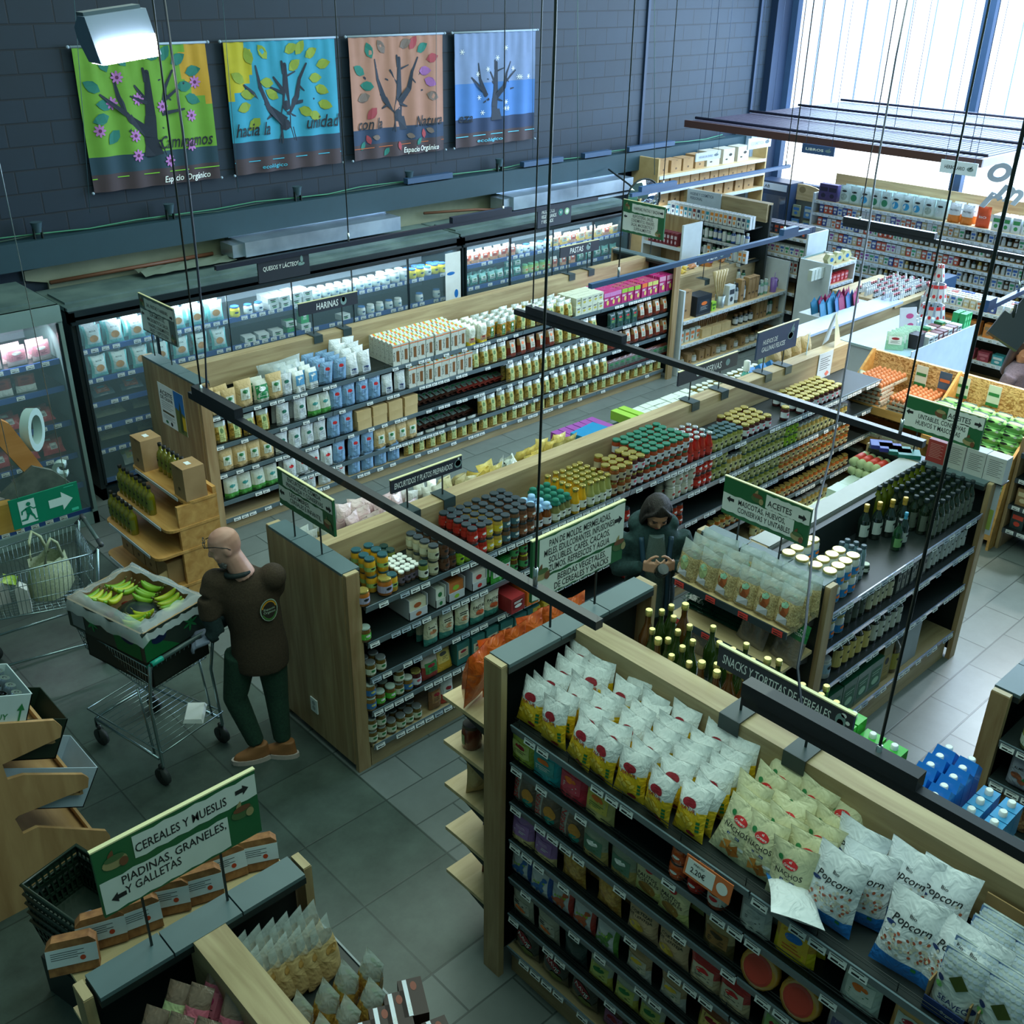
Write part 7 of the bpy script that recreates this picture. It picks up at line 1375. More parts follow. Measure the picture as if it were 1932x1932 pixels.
# ---------------------------------------------------------------- near gondola goods
PS = simple(.12, .28, .08, (206, 110, 130), (120, 100, 84), .70, M(226, 130, 150), 'stand', 310, 'pink_cereal_bag', mk=(M(190, 60, 110), INK), lw=.6, lz=(.15, .6)); GS = simple(.12, .26, .08, (176, 190, 140), (120, 100, 84), .70, M(186, 200, 150), 'stand', 311, 'green_cereal_bag', mk=(GRN, INK), lw=.6, lz=(.15, .6))
for i, (x, y, p_, t_) in enumerate(((.68, 2.56, GS, 0), (.79, 2.60, GS, 1), (.72, 2.46, PS, 2), (.83, 2.52, PS, 3), (.93, 2.56, PS, 4), (.78, 2.38, PS, 5), (.90, 2.40, PS, 6), (.70, 2.34, GS, 7), (.82, 2.26, PS, 8), (.94, 2.25, PS, 9))):
    put(p_, (x, y, 1.26), -PI / 2 + .5, '%s rolled cereal bag in the dark bay, %s of the cluster from the sign' % ('pink' if p_ is PS else 'green', od(t_)), 'cereal bags', (-.65, 0), .85)
KR = pouch(.12, .27, .07, [M(196, 168, 118, .6), clear('bag_film', (200, 214, 210), .35, .1)], lambda v, u: 0 if v < .72 else 1, 'stand', lambda m, f: m.ell(0, .15, .03, .02, f, 0) and [M(170, 130, 70)], 'bread_bag', 'bag', 312)
GRA = tex('granola', (130, 90, 40), (206, 160, 80), sc_=45, rough=.4, bump=.8, coat=.5)
GN = pouch(.13, .22, .09, [GRA, clear('bag_film_top', (200, 214, 210), .4, .1)], lambda v, u: 0 if v < .62 else 1, 'stand', lambda m, f: m.ell(.02, .15, .03, .02, f, 0) and [LIME], 'granola_bag', 'bag', 313)
for r in range(2):
    for i in range(6): put(KR, (1.16 + i * .055, 2.66 - r * .09 - i * .01, 1.17), PI / 2 - 1.2, 'kraft bread bag under clear film, %s from the board, %s row' % (od(i), ('rear', 'second')[r]), 'kraft bread bags', (-.12, 0))
for i in range(4): put(GN, (1.18 + i * .10, 2.36 - (i % 2) * .02, 1.17), PI / 2, 'clear granola bag, %s from the board' % od(i), 'granola bags', (.2, 0), .9)
for i in range(3): put(GN, (1.18 + i * .11, 2.24, 1.17), PI / 2, 'clear granola bag before the choc boxes, %s from the board' % od(i), 'granola bags', (.3, 0), .85)
CH = carton(.16, .05, .09, [M(46, 26, 22, .5)], 'chocolate_box', dec=lambda m, f: (m.poly([(-.075, .008), (.075, .008), (.075, .04), (-.075, .04)], f, 0), m.ell(.04, .024, .02, .012, f, 1))[-1] and [M(90, 100, 90), M(160, 110, 70)])
tm_ = MB().text('farbio', -.045, .02, .014, .05, lambda x, z: (x, z, .0508)).ell(.045, -.01, .02, .012, lambda x, z: (x, z, .0508), 1)
CH.kids = list(CH.kids) + [('top_print', tm_.mesh('top_print', [WHT, M(130, 60, 40)])), ('painted_sheen', MB().box(-.078, .078, .012, .028, .050, .0505).mesh('painted_sheen', M(150, 160, 170, .2, .6)))]  # silver strip puts the reflected sheen of the box tops into colour
for i in range(5):
    for k in range(3): put(CH, (1.22 + i * .075 + .02, 2.08 + i * .012, 1.17 + k * .051), 1.1, 'dark chocolate biscuit box, %s stack from the board, %s' % (od(i), ('lowest', 'middle', 'topmost')[k]), 'dark chocolate boxes')
for i in range(4):
    for k in range(3): put(CH, (1.24 + i * .09, 1.93, 1.17 + k * .051), 1.25, 'dark chocolate box in the nearer stack, %s from the board, %s' % (od(i), ('lowest', 'middle', 'topmost')[k]), 'dark chocolate boxes')
# bread packs on the end shelf of the near gondola
endrack('end_shelf_rack', 'pale wooden end shelves under the cereal sign', (1.07, 2.915, 0), PI, .86, .20, [1.40, 1.1, .8, .5])
BRW = tex('toasted_bread', (120, 76, 40), (160, 110, 64), sc_=20, rough=.8)
BR = MB().prism([(-.12, 0), (.12, 0), (.12, .16), (.09, .19), (-.09, .19), (-.12, .16)], -.035, .035, 'y'); BRP = Pr('bread_pack', BR.mesh('bread_pack', BRW), [('label', lines(MB().box(-.122, .122, -.037, -.0355, .05, .15).ell(.05, .08, .014, .014, lambda x, z: (x, -.038, z), 1), lambda x, z: (x, -.038, z), -.10, .06, .13, 4, .012, 2).mesh('label', [M(206, 216, 220), M(190, 70, 40), INK]))], 'bread')
for i in range(7): put(BRP, (.66 + i * .125, 2.985 + (i % 2) * .035 + (.02 if i < 3 else 0), 1.405), -.45 + (.1 * (i % 3)), 'sliced brown bread pack with white label, %s from the dark corner' % od(i), 'bread packs', (-.25, 0), .72)
# ---------------------------------------------------------------- plum-topped gondola goods
PN = pouch(.16, .24, .07, [M(150, 160, 176, .35, coat=.4)], one, 'stand', lambda m, f: (m.text('ALMENDRA', 0, .13, .014, .10, f, 0), m.ell(-.03, .08, .03, .02, f, 1), m.leaf(.0, .07, .06, .03, .3, f, 2), m.ell(.0, .055, .02, .014, f, 1))[-1] and [INK, M(140, 80, 50), GRN], 'nut_pouch', 'pouch', 320)
CPL = pouch(.17, .20, .07, [tex('mixed_nuts', (110, 60, 40), (190, 150, 100), sc_=50, rough=.4, bump=.7, coat=.6)], one, 'stand', None, 'clear_nut_bag', 'bag', 321)
GJ = jar(.06, .12, M(120, 130, 70, .12, coat=.7), GOLD, M(190, 206, 190), 'mustard_jar', mark=GRN)
run('PLUM', 1.28, -.2, 1.25, GJ, .13, 'gold-lidded jar with green print', 'top of the edge gondola', px=False, rows=2, rp=.13)
run('PLUM', 1.30, -.2, 1.0, PN, .19, 'grey almond pouch', 'second edge shelf', px=False, rows=2, rp=.1)
run('PLUM', 1.30, -.2, .74, CPL, .2, 'clear mixed nut bag', 'third edge shelf', px=False, rows=2, rp=.1)
run('PLUM', 1.30, -.2, .48, PN, .19, 'grey hazelnut pouch', 'fourth edge shelf', px=False)
# ---------------------------------------------------------------- people
def person(nm, label, V_, E_, mats_by, face_dir, skin_r, sub=2):
    pass
def skin(name, verts, edges, root, mat, par=None, sub=2):
    me = bpy.data.meshes.new(name); me.from_pydata([v[0] for v in verts], edges, []); o = bpy.data.objects.new(name, me)
    TS_.collection.objects.link(o)
    with bpy.context.temp_override(scene=TS_, view_layer=TS_.view_layers[0]):
        md = o.modifiers.new('s', 'SKIN'); md.use_smooth_shade = True
        sv = me.skin_vertices[0].data if me.skin_vertices else None
        if sv is None:
            lay = me.attributes.new('skin', 'FLOAT', 'POINT')
        for i, v in enumerate(verts):
            r = v[1]; sv[i].radius = r if isinstance(r, tuple) else (r, r); sv[i].use_root = (i == root)
        o.modifiers.new('b', 'SUBSURF').levels = sub
        out = bpy.data.meshes.new_from_object(o.evaluated_get(bpy.context.evaluated_depsgraph_get()))
    bpy.data.objects.remove(o); out.name = name; out.materials.clear()
    for m in (mat if isinstance(mat, list) else [mat]): out.materials.append(m)
    for p in out.polygons: p.use_smooth = True
    return out
def remesh(parts, name, mats, vox=.012, sm=4):
    m = MB()
    for q in parts: m.add(q.v, q.f, 0)
    me = m.mesh(name, mats[0]); o = bpy.data.objects.new(name, me); TS_.collection.objects.link(o)
    with bpy.context.temp_override(scene=TS_, view_layer=TS_.view_layers[0]):
        r = o.modifiers.new('r', 'REMESH'); r.mode = 'VOXEL'; r.voxel_size = vox; r.use_smooth_shade = True
        s = o.modifiers.new('k', 'SMOOTH'); s.iterations = sm; s.factor = .6
        out = bpy.data.meshes.new_from_object(o.evaluated_get(bpy.context.evaluated_depsgraph_get()))
    bpy.data.objects.remove(o); out.name = name; out.materials.clear()
    for q in mats: out.materials.append(q)
    for p in out.polygons: p.use_smooth = True
    return out
def limb(pts, rs, seg=14, ell=1):
    return MB().tube([Vector(p) for p in pts], rs, seg)
def blob(rings, seg=18):     # rings: (cx, cy, z, rx, ry)
    m = MB(); vs = []
    for cx, cy, z, rx, ry in rings:
        for i in range(seg): a = 2 * PI * i / seg; vs.append((cx + rx * math.cos(a), cy + ry * math.sin(a), z))
    n = len(rings); fs = [(j * seg + i, j * seg + (i + 1) % seg, (j + 1) * seg + (i + 1) % seg, (j + 1) * seg + i) for j in range(n - 1) for i in range(seg)] + [list(range(seg))[::-1], list(range((n - 1) * seg, n * seg))]
    return m.add(vs, fs)
def resample(pts, rs, n=6):
    P, R_ = [], []
    for i in range(len(pts) - 1):
        for k in range(n): t = k / n; P.append(Vector(pts[i]).lerp(Vector(pts[i + 1]), t)); R_.append(rs[i] + (rs[i + 1] - rs[i]) * t)
    P.append(Vector(pts[-1])); R_.append(rs[-1]); return P, R_
def L_(pts, rs, seg=14): P, R_ = resample(pts, rs); return MB().tube(P, R_, seg)
def hand(wrist, fwd, up, side, s=1, curl=.7, spread=.1):
    """palm and five fingers; fwd along fingers, up out of the back of the hand, side towards the thumb"""
    w_ = Vector(wrist); f, u, t = Vector(fwd).normalized(), Vector(up).normalized(), Vector(side).normalized(); out = []
    P = lambda a, b, c: w_ + f * a * s + t * b * s + u * c * s
    out.append(MB().obox(P(-.01, -.036, -.012), f * .095 * s, t * .072 * s, u * .024 * s))
    for k, (b, L) in enumerate(((.029, .072), (.010, .080), (-.010, .074), (-.029, .058))):
        p0 = P(.08, b, 0); d = (f + t * spread * (1.5 - k) * .5).normalized(); a = curl; q = [P(.05, b, 0), p0]
        for j in range(3): d2 = (d * math.cos(a * (j + .6)) - u * math.sin(a * (j + .6))); q.append(q[-1] + d2 * L * s * (.42, .33, .25)[j])
        out.append(L_(q, [.0095 * s, .0095 * s, .009 * s, .0082 * s, .007 * s], 8))
    q = [P(.015, .028, -.004), P(.04, .052, -.014), P(.065, .060, -.026), P(.088, .054, -.034)]
    out.append(L_(q, [.012 * s, .011 * s, .010 * s, .008 * s], 8)); return out
def xf(parts, M4): 
    for m in parts: m.v = [tuple(M4 @ Vector(v)) for v in m.v]
    return parts
def merge(parts):
    m = MB()
    for q in parts: m.add(q.v, q.f, 0, True)
    return m
SKINM = tex('pale_skin', (190, 140, 124), (206, 160, 144), sc_=8, rough=.5); SKIN2 = tex('warm_skin', (176, 130, 104), (196, 150, 124), sc_=8, rough=.5)
SHIRT = fabric((56, 44, 32), (66, 54, 40), 90, 'brown_knit'); TROU = fabric((26, 56, 44), (34, 68, 52), 60, 'dark_green_trousers'); DKS = fabric((20, 40, 42), (26, 48, 50), 60, 'dark_sleeve')
def headparts(c, yaw, pitch, s=1):      # head facing +Y locally before turning
    R_ = Matrix.Translation(c) @ Matrix.Rotation(yaw, 4, 'Z') @ Matrix.Rotation(pitch, 4, 'X') @ Matrix.Scale(s, 4)
    hp = [blob([(0, .012, -.115, .028, .030), (0, .016, -.105, .048, .055), (0, .012, -.07, .062, .078), (0, .0, -.02, .073, .094), (0, -.005, .03, .076, .098), (0, -.008, .07, .068, .088), (0, -.008, .10, .048, .062), (0, -.008, .118, .016, .022)], 20)]
    hp.append(L_([(0, .088, .012), (0, .108, -.022), (0, .092, -.034)], [.007, .013, .010], 8))     # nose
    hp.append(MB().ball((0, .078, -.066), .022, .012, .007)); hp.append(MB().ball((0, .08, -.055), .020, .011, .006)); hp.append(MB().ball((0, .07, -.10), .022, .018, .014))
    for s_ in (-1, 1):
        hp.append(MB().ball((s_ * .078, -.008, -.005), .010, .020, .032)); hp.append(MB().ball((s_ * .03, .083, .026), .024, .010, .008)); hp.append(MB().ball((s_ * .04, .068, -.03), .022, .018, .016))
    return xf(hp, R_), R_
def eyes(e, R_):
    m = MB()
    for s_ in (-1, 1): m.ball((s_ * .031, .083, .006), .013, .009, .007, 0, 10, 6)
    m.v = [tuple(R_ @ Vector(v)) for v in m.v]; o = ob('eyes', (m, M(60, 44, 40, .2)), e)
# man: bald, brown polo, green trousers, leaning to the trolley; stands facing roughly -X
hx = Vector((2.475, 5.10, 1.63))
e = empty('person', (2.58, 5.06, 0), 0, 'bald man in brown polo shirt pushing the banana trolley', 'person')
off = Vector((-2.58, -5.06, 0)); W_ = lambda p: tuple(Vector(p) + off)
yaw = math.radians(62); hp, HR = headparts(Vector(W_(hx)), yaw, -.32)
neck = L_([W_((2.50, 5.08, 1.57)), W_((2.55, 5.05, 1.42))], [.062, .074])
handR = hand(W_((2.36, 5.26, .99)), (-.6, .5, -.25), (-.2, .2, .9), (-.3, -.8, 0), .95, .55); handL = hand(W_((2.29, 5.10, 1.045)), (-.75, .45, -.3), (-.2, .1, .9), (.4, .8, 0), .95, .6)
skinme = remesh(hp + [neck], 'head', [SKINM], .008, 3); ob('head', skinme, e)
tor = blob([(.02, .0, .74, .172, .142), (.02, .0, .82, .178, .145), (.02, .0, .90, .176, .14), (.015, .0, 1.02, .165, .13), (.0, .005, 1.15, .175, .135), (-.025, .01, 1.28, .19, .135), (-.045, .015, 1.37, .185, .12), (-.06, .015, 1.43, .13, .095), (-.065, .015, 1.465, .075, .07)], 22)
RZ = Matrix.Rotation(math.radians(-28), 4, 'Z'); xf([tor], RZ)
shR, shL = W_((2.70, 4.98, 1.385)), W_((2.40, 5.13, 1.40))
slv = [L_([shL, W_((2.34, 5.13, 1.30)), W_((2.33, 5.12, 1.17))], [.075, .070, .066]), L_([shR, W_((2.73, 5.02, 1.28)), W_((2.66, 5.10, 1.17))], [.075, .068, .062])]
ob('shirt', remesh([tor] + slv + [MB().ball(shL, .085), MB().ball(shR, .088)], 'shirt', [SHIRT], .013, 10), e)
ob('collar', (merge([L_([W_((2.52 + .075 * math.cos(a), 5.065 + .072 * math.sin(a), 1.452 - .012 * math.sin(a))) for a in [k * PI / 8 for k in range(17)]], [.016] * 17, 8)]), M(20, 36, 36, .8)), e)
ob('forearm', remesh([L_([W_((2.33, 5.12, 1.19)), W_((2.345, 5.09, 1.08)), W_((2.29, 5.10, 1.05))], [.058, .052, .040])] , 'forearm', [DKS], .012, 3), e)
ob('forearm', remesh([L_([W_((2.66, 5.10, 1.19)), W_((2.55, 5.22, 1.08)), W_((2.38, 5.25, 1.0))], [.055, .050, .036])], 'forearm', [DKS], .012, 3), e)
GLV = M(120, 130, 150, .5)
ob('hand', remesh(handL, 'hand', [GLV], .005, 2), e); ob('hand', remesh(handR, 'hand', [GLV], .005, 2), e)
legs = [L_([W_((2.50, 5.12, .84)), W_((2.44, 5.16, .50)), W_((2.515, 5.10, .13))], [.105, .078, .058]), L_([W_((2.655, 5.03, .84)), W_((2.67, 5.04, .48)), W_((2.665, 5.02, .12))], [.105, .078, .058]), xf([blob([(.02, 0, .74, .12, .11), (.02, 0, .80, .165, .135), (.02, 0, .90, .165, .13)], 20)], RZ)[0]]
ob('trousers', remesh(legs, 'trousers', [TROU], .013, 3), e)
SH = M(150, 100, 60, .6)
for (x, y, a) in ((2.50, 5.085, 2.7), (2.655, 5.0, 2.3)):
    R2 = Matrix.Translation(Vector(W_((x, y, 0)))) @ Matrix.Rotation(a - PI / 2, 4, 'Z')
    up = [blob([(0, .03, .03, .046, .125), (0, .025, .06, .044, .115), (0, -.01, .09, .042, .075), (0, -.035, .13, .040, .046)], 16)]; xf(up, R2); s_ = ob('shoe', remesh(up, 'shoe', [SH], .008, 2), e)
    so = [blob([(0, .03, .0, .05, .135), (0, .03, .034, .05, .135)], 16)]; xf(so, R2); ob('sole', (so[0], M(190, 176, 170, .6)), s_)
gl = MB()
for s_ in (-1, 1): gl.tube([(s_ * .055, .092, .062), (s_ * .079, .04, .055), (s_ * .080, -.02, .02), (s_ * .078, -.035, .0)], .003, 5); gl.tube([(s_ * .03 + .026 * math.cos(a), .100, .070 + .017 * math.sin(a)) for a in [k * PI / 6 for k in range(12)]], .0025, 5, 0, True)
gl.v = [tuple(HR @ Vector(v)) for v in gl.v]; ob('glasses', (gl, M(20, 26, 26, .3)), e)
bd = MB()
for q in range(60):
    a = rf.uniform(-1.2, 1.2); bd.ball((.058 * math.sin(a), .015 + .062 * math.cos(a), -.098 + rf.uniform(-.012, .02)), .012, .012, .010, 0, 6, 4)
bd.v = [tuple(HR @ Vector(v)) for v in bd.v]; ob('beard', (bd, M(100, 100, 100, .9)), e)
bg = MB(); 
def onback(x, z): a = x / .17; return tuple(RZ @ Vector((.0 + .188 * math.sin(a) * 1.0 + .01, -.1475 * math.cos(a) + .004, z)))
f_ = lambda x, z: onback(x + .09, z + 1.215)
bg.ell(0, 0, .056, .078, f_, 0, 22, 0, 2); f2 = lambda x, z: tuple(Vector(f_(x, z)) + (RZ @ Vector((.0, -.0015, 0)))); f3 = lambda x, z: tuple(Vector(f_(x, z)) + (RZ @ Vector((0, -.003, 0))))
bg.ell(0, 0, .050, .072, f2, 3, 22, 0, 2); bg.poly([(.048 * math.cos(a), .068 * math.sin(a)) for a in [.25 + k * (PI - .5) / 10 for k in range(11)]], f3, 1); bg.poly([(.048 * math.cos(a), .068 * math.sin(a)) for a in [PI + .35 + k * (PI - .7) / 10 for k in range(11)]], f3, 2)
f4 = lambda x, z: tuple(Vector(f_(x, z)) + (RZ @ Vector((0, -.0045, 0)))); bg.text('Espacio', 0, .012, .016, .07, f4, 0); bg.text('Orgánico', 0, -.010, .016, .075, f4, 0)
ob('badge', (bg, [M(170, 190, 170), M(226, 160, 40), M(60, 110, 50), M(46, 40, 34)]), e)
# woman
e = empty('person', (4.93, 3.84, 0), 0, 'dark-haired woman in dark green parka looking down at a jar', 'person')
off = Vector((-4.98, -3.78, 0))
COAT = fabric((22, 48, 48), (30, 60, 60), 50, 'parka_cloth'); SW = fabric((76, 96, 92), (88, 108, 104), 120, 'grey_knit')
fd = Vector((-.62, -.78, 0)).normalized(); rt = Vector((-fd.y, fd.x, 0))     # faces the camera; rt is her left
O = lambda a, b, z: tuple(fd * a + rt * b + Vector((0, 0, z)))
yaw = math.atan2(-fd.x, fd.y)
hp, HR = headparts(Vector(O(.06, 0, 1.53)), yaw, -.62, .97)
ob('head', remesh(hp + [L_([O(.03, 0, 1.45), O(.0, 0, 1.36)], [.05, .055])], 'head', [SKIN2], .008, 3), e); eyes(e, HR)
bm_ = MB()
for s_ in (-1, 1): bm_.tube([(s_ * .016, .096, .030), (s_ * .032, .093, .036), (s_ * .05, .080, .030)], .0035, 5)
bm_.v = [tuple(HR @ Vector(v)) for v in bm_.v]; ob('eyebrows', (bm_, M(40, 28, 26, .8)), e)
lipm_ = MB().ball((0, .090, -.066), .019, .006, .006); lipm_.v = [tuple(HR @ Vector(v)) for v in lipm_.v]; ob('lips', (lipm_, M(150, 80, 76, .4)), e)
HAIR = tex('dark_hair', (16, 13, 13), (40, 32, 30), scale=(24, 24, 2), sc_=6, rough=.65, bump=.8)
hh = [blob([(0, -.03, -.02, .084, .086), (0, -.025, .04, .088, .102), (0, -.016, .08, .080, .096), (0, -.010, .115, .056, .070), (0, -.01, .134, .02, .026)], 20)]
for k in range(26):
    a = PI * .60 + k * PI * 1.30 / 25 - .48 + PI / 2 - .0; a = math.radians(200) * k / 25 + math.radians(170); x, y = .083 * math.cos(a), -.012 + .094 * math.sin(a)
    l = .20 + .03 * math.sin(k * 2.1); hh.append(L_([(x * .75, y * .75 - .005, .09), (x * 1.02, y * 1.02, .03), (x * 1.12, y * 1.1, -.06), (x * 1.16, y * 1.12 + .01, -.06 - l * .55)], [.016, .018, .016, .008], 8))
for s_ in (-1, 1): hh.append(L_([(0, .03, .128), (s_ * .055, .070, .09), (s_ * .084, .04, .02), (s_ * .094, .025, -.08), (s_ * .09, .03, -.15)], [.012, .014, .013, .012, .006], 8))
xf(hh, HR); ob('hair', remesh(hh, 'hair', [HAIR], .007, 1), e)
tor = [blob([(0, 0, .72, .17, .12), (0, 0, .86, .185, .13), (0, 0, 1.02, .17, .125), (0, 0, 1.18, .18, .12), (0, 0, 1.30, .19, .115), (0, 0, 1.37, .15, .10), (0, 0, 1.42, .10, .08)], 22)]
RW = Matrix.Rotation(math.atan2(rt.y, rt.x), 4, 'Z'); xf(tor, RW)
hood = [L_([O(-.02 + .10 * math.cos(a) * -1, .13 * math.sin(a), 1.40 + .02 * math.cos(a)) for a in [-2.0 + k * 4.0 / 10 for k in range(11)]], [.030] + [.048] * 9 + [.030], 10)]
arms = [L_([O(0, s_ * .18, 1.33), O(.01, s_ * .235, 1.20), O(.03, s_ * .235, 1.09), O(.13, s_ * .17, 1.15), O(.20, s_ * .115, 1.20)], [.074, .066, .058, .050, .042]) for s_ in (-1, 1)]
ob('parka', remesh(tor + hood + arms, 'parka', [COAT], .013, 3), e)
sw = [blob([(0, 0, .76, .085, .05), (0, 0, .95, .085, .05), (0, 0, 1.2, .08, .05), (0, 0, 1.38, .05, .05)], 16)]; xf(sw, Matrix.Translation(fd * .095) @ RW); ob('jumper', (sw[0], SW), e)
sw2 = [L_([O(.09, .10 * s_, 1.36), O(.135, .085 * s_, 1.2), O(.15, .095 * s_, .95), O(.14, .10 * s_, .78)], [.018] * 4, 6) for s_ in (-1, 1)]; ob('zip_edge', (merge(sw2), M(26, 60, 80, .6)), e)
hl = hand(O(.22, .095, 1.22), tuple(-rt * .9 + fd * .45), tuple(fd * .5 - Vector((0, 0, .5)) + rt * .3), (0, 0, 1), .95, .55); hr_ = hand(O(.22, -.095, 1.22), tuple(rt * .9 + fd * .45), tuple(fd * .5 - Vector((0, 0, .5)) - rt * .3), (0, 0, 1), .95, .55)
ob('hand', remesh(hl, 'hand', [SKIN2], .005, 2), e); ob('hand', remesh(hr_, 'hand', [SKIN2], .005, 2), e)
lg = [L_([O(0, s_ * .09, .78), O(.0, s_ * .095, .45), O(0, s_ * .095, .09)], [.095, .07, .05]) for s_ in (-1, 1)]; ob('trousers', remesh(lg, 'trousers', [M(20, 26, 30, .8)], .013, 2), e)
for s_ in (-1, 1):
    R2 = Matrix.Translation(Vector(O(0.02, s_ * .095, 0))) @ Matrix.Rotation(yaw, 4, 'Z'); up = [blob([(0, .03, .0, .045, .12), (0, .03, .05, .043, .115), (0, -.02, .10, .04, .06)], 14)]; xf(up, R2); ob('shoe', (up[0], M(24, 24, 26, .6)), e)
p = Vector((4.93, 3.84, 0)) + Vector(O(.27, 0, 1.195)); o = put(jar(.042, .085, M(30, 40, 36, .2), BLID, M(40, 56, 50), 'held_jar'), p, 0, 'small dark jar held in the woman\'s hands', None); o.rotation_euler = (fd.y * -.8, fd.x * .8, 0)
# third person at the frame edge
e = empty('person', (10.2, 3.68, 0), 0, 'long-haired person in dark grey top at the frame edge', 'person')
off = Vector((-10.2, -3.68, 0)); hp, HR = headparts(Vector((.0, 0, 1.50)), 2.6, -.25)
ob('head', remesh(hp + [L_([(0, 0, 1.42), (0, 0, 1.32)], [.05, .055])], 'head', [SKIN2], .009, 3), e)
hh = [blob([(0, -.03, -.04, .086, .09), (0, -.025, .04, .09, .104), (0, -.016, .09, .078, .09), (0, -.01, .132, .02, .026)], 20)] + [L_([(.083 * math.cos(a), -.01 + .094 * math.sin(a), .06), (.095 * math.cos(a), -.01 + .1 * math.sin(a), -.08), (.10 * math.cos(a), -.03 + .1 * math.sin(a), -.30)], [.02, .024, .010], 8) for a in [math.radians(175 + 190 * k / 13) for k in range(14)]]
xf(hh, HR); ob('hair', remesh(hh, 'hair', [tex('brown_hair', (40, 28, 30), (62, 44, 44), scale=(20, 20, 2), sc_=6, rough=.5)], .009, 1), e)
tp = [blob([(0, 0, .75, .17, .12), (0, 0, 1.0, .16, .12), (0, 0, 1.2, .18, .12), (0, 0, 1.3, .2, .12), (0, 0, 1.38, .10, .08)], 20)] + [L_([(s_ * .18, 0, 1.28), (s_ * .24, .05, 1.08), (s_ * .20, .16, .98)], [.07, .06, .045]) for s_ in (-1, 1)]
ob('top', remesh(tp, 'top', [fabric((70, 64, 76), (84, 78, 90), 80, 'grey_top')], .014, 3), e)
ob('trousers', remesh([L_([(s_ * .09, 0, .8), (s_ * .09, 0, .45), (s_ * .09, 0, .05)], [.1, .075, .055]) for s_ in (-1, 1)], 'trousers', [M(30, 34, 44, .8)], .015, 2), e)
# ---------------------------------------------------------------- far shelving, counter, eggs
WF = M(206, 216, 222, .45); WSH = M(196, 206, 214, .4)
def rack(label, loc, rz, W, D, H, zs, back=WSH, ends=WF, lipm=LIPW, shelfm=BEECHL, tags=True, top=None, nm='wall_shelving', maxt=18, lh=.04):
    e = empty(nm, loc, rz, label, 'shelving')
    ob('back_panel', (MB().box(-W / 2, W / 2, -.02, 0, .05, H), back), e)
    for s_ in (-1, 1): ob('side_frame', (MB().box(*sorted((s_ * W / 2, s_ * (W / 2 - .03))), -D, 0, 0, H), ends), e)
    for i, z in enumerate(zs):
        s = ob('shelf', (MB().box(-W / 2 + .03, W / 2 - .03, -D, -.02, z - .02, z).box(-W / 2 + .03, W / 2 - .03, -D - .012, -D, z - lh, z + .004, 1), [shelfm, lipm]), e)
        if tags:
            for k in range(min(maxt, int(W / .11))): ob('price_tag', TAGS['w'], s, (-W / 2 + .1 + k * (W - .2) / max(1, min(maxt, int(W / .11)) - 1), -D - .0125, z - .016))
    if top: ob('header_board', (MB().box(-W / 2, W / 2, -.04, -.02, H, H + top), WOODX), e)
    return e
def fill(x, ya, yb, z, prs, pitch, desc, place, D=(1, 0), rz=R90, rows=1, rp=.07, group=None, s=1):
    n = max(1, int(abs(yb - ya) / pitch)); r_ = random.Random(int(abs(ya) * 70 + z * 130)); prs = prs if isinstance(prs, list) else [prs]; sg = 1 if yb > ya else -1
    for i in range(n):
        for r in range(rows):
            q = ya + sg * (i + .5) * abs(yb - ya) / n
            P_ = (x + r * rp, q, z) if rz in (R90, PI / 2) else (q, x + r * rp, z)
            put(prs[r_.randrange(len(prs))], P_, rz + r_.uniform(-.06, .06), '%s, %s along%s, %s' % (desc, od(i), ', %s row' % ('front' if r == 0 else od(r)) if rows > 1 else '', place), group or desc + ' ' + place, (0, 0), s)
def bx(w_, h, d, c, c2, nm, k=0): return Pr(nm, MB().box(-w_ / 2, w_ / 2, -d / 2, d / 2, 0, h).poly([(-w_ * .4, h * .55), (w_ * .4, h * .55), (w_ * .4, h * .8), (-w_ * .4, h * .8)], lambda x, z: (x, -d / 2 - .001, z), 1).ell(0, h * .3, w_ * .25, h * .14, lambda x, z: (x, -d / 2 - .001, z), 1, 8).mesh(nm, [M(*c, .45), M(*c2, .5)]), (), 'box')
def bo(r, h, c, cc, nm): return Pr(nm, MB().lathe([(r, 0), (r, h * .72), (r * .6, h * .8)], 10).lathe([(r * .65, h * .8), (r * .65, h)], 10, 1).lathe([(r * 1.01, h * .15), (r * 1.01, h * .6)], 10, 2).mesh(nm, [M(*c, .25, coat=.5), M(*cc, .4), M(206, 214, 220)]), (), 'bottle')
SB = [bx(.07, .12, .05, (214, 222, 226), c, 'supplement_box') for c in ((60, 110, 190), (60, 160, 110), (206, 120, 70), (150, 80, 160), (206, 206, 214))] + [bx(.07, .12, .05, c, (220, 226, 226), 'supplement_box') for c in ((206, 190, 150), (200, 90, 70), (70, 90, 160))]
SO = [bo(.028, .11, c, cc, 'supplement_bottle') for c, cc in (((90, 60, 36), (206, 210, 210)), ((210, 216, 220), (214, 220, 224)), ((40, 60, 60), (30, 34, 40)), ((200, 170, 90), (214, 190, 120)))]
HB = rack('long pale herbal shelving full of small boxes below the windows', (15.1, 7.0, 0), R90, 3.6, .62, 1.72, [1.62, 1.44, 1.25, 1.06, .87, .68, .48, .16], top=.22, maxt=30, back=M(150, 166, 176), nm='herbal_shelving')
HN = ['top herbal shelf', 'second herbal shelf', 'third herbal shelf', 'fourth herbal shelf', 'fifth herbal shelf', 'sixth herbal shelf']
for k, z in enumerate((1.44, 1.25, 1.06, .87)):
    fill(14.56, 8.7, 7.2, z, SB, .078, 'small supplement box', HN[k + 1]); fill(14.56, 7.2, 6.4, z, SO if k % 2 else SB, .075, 'supplement pack', 'middle of ' + HN[k + 1]); fill(14.56, 6.4, 5.4, z, SO + SB[:2], .078, 'mixed supplement bottle or box', 'end of ' + HN[k + 1])
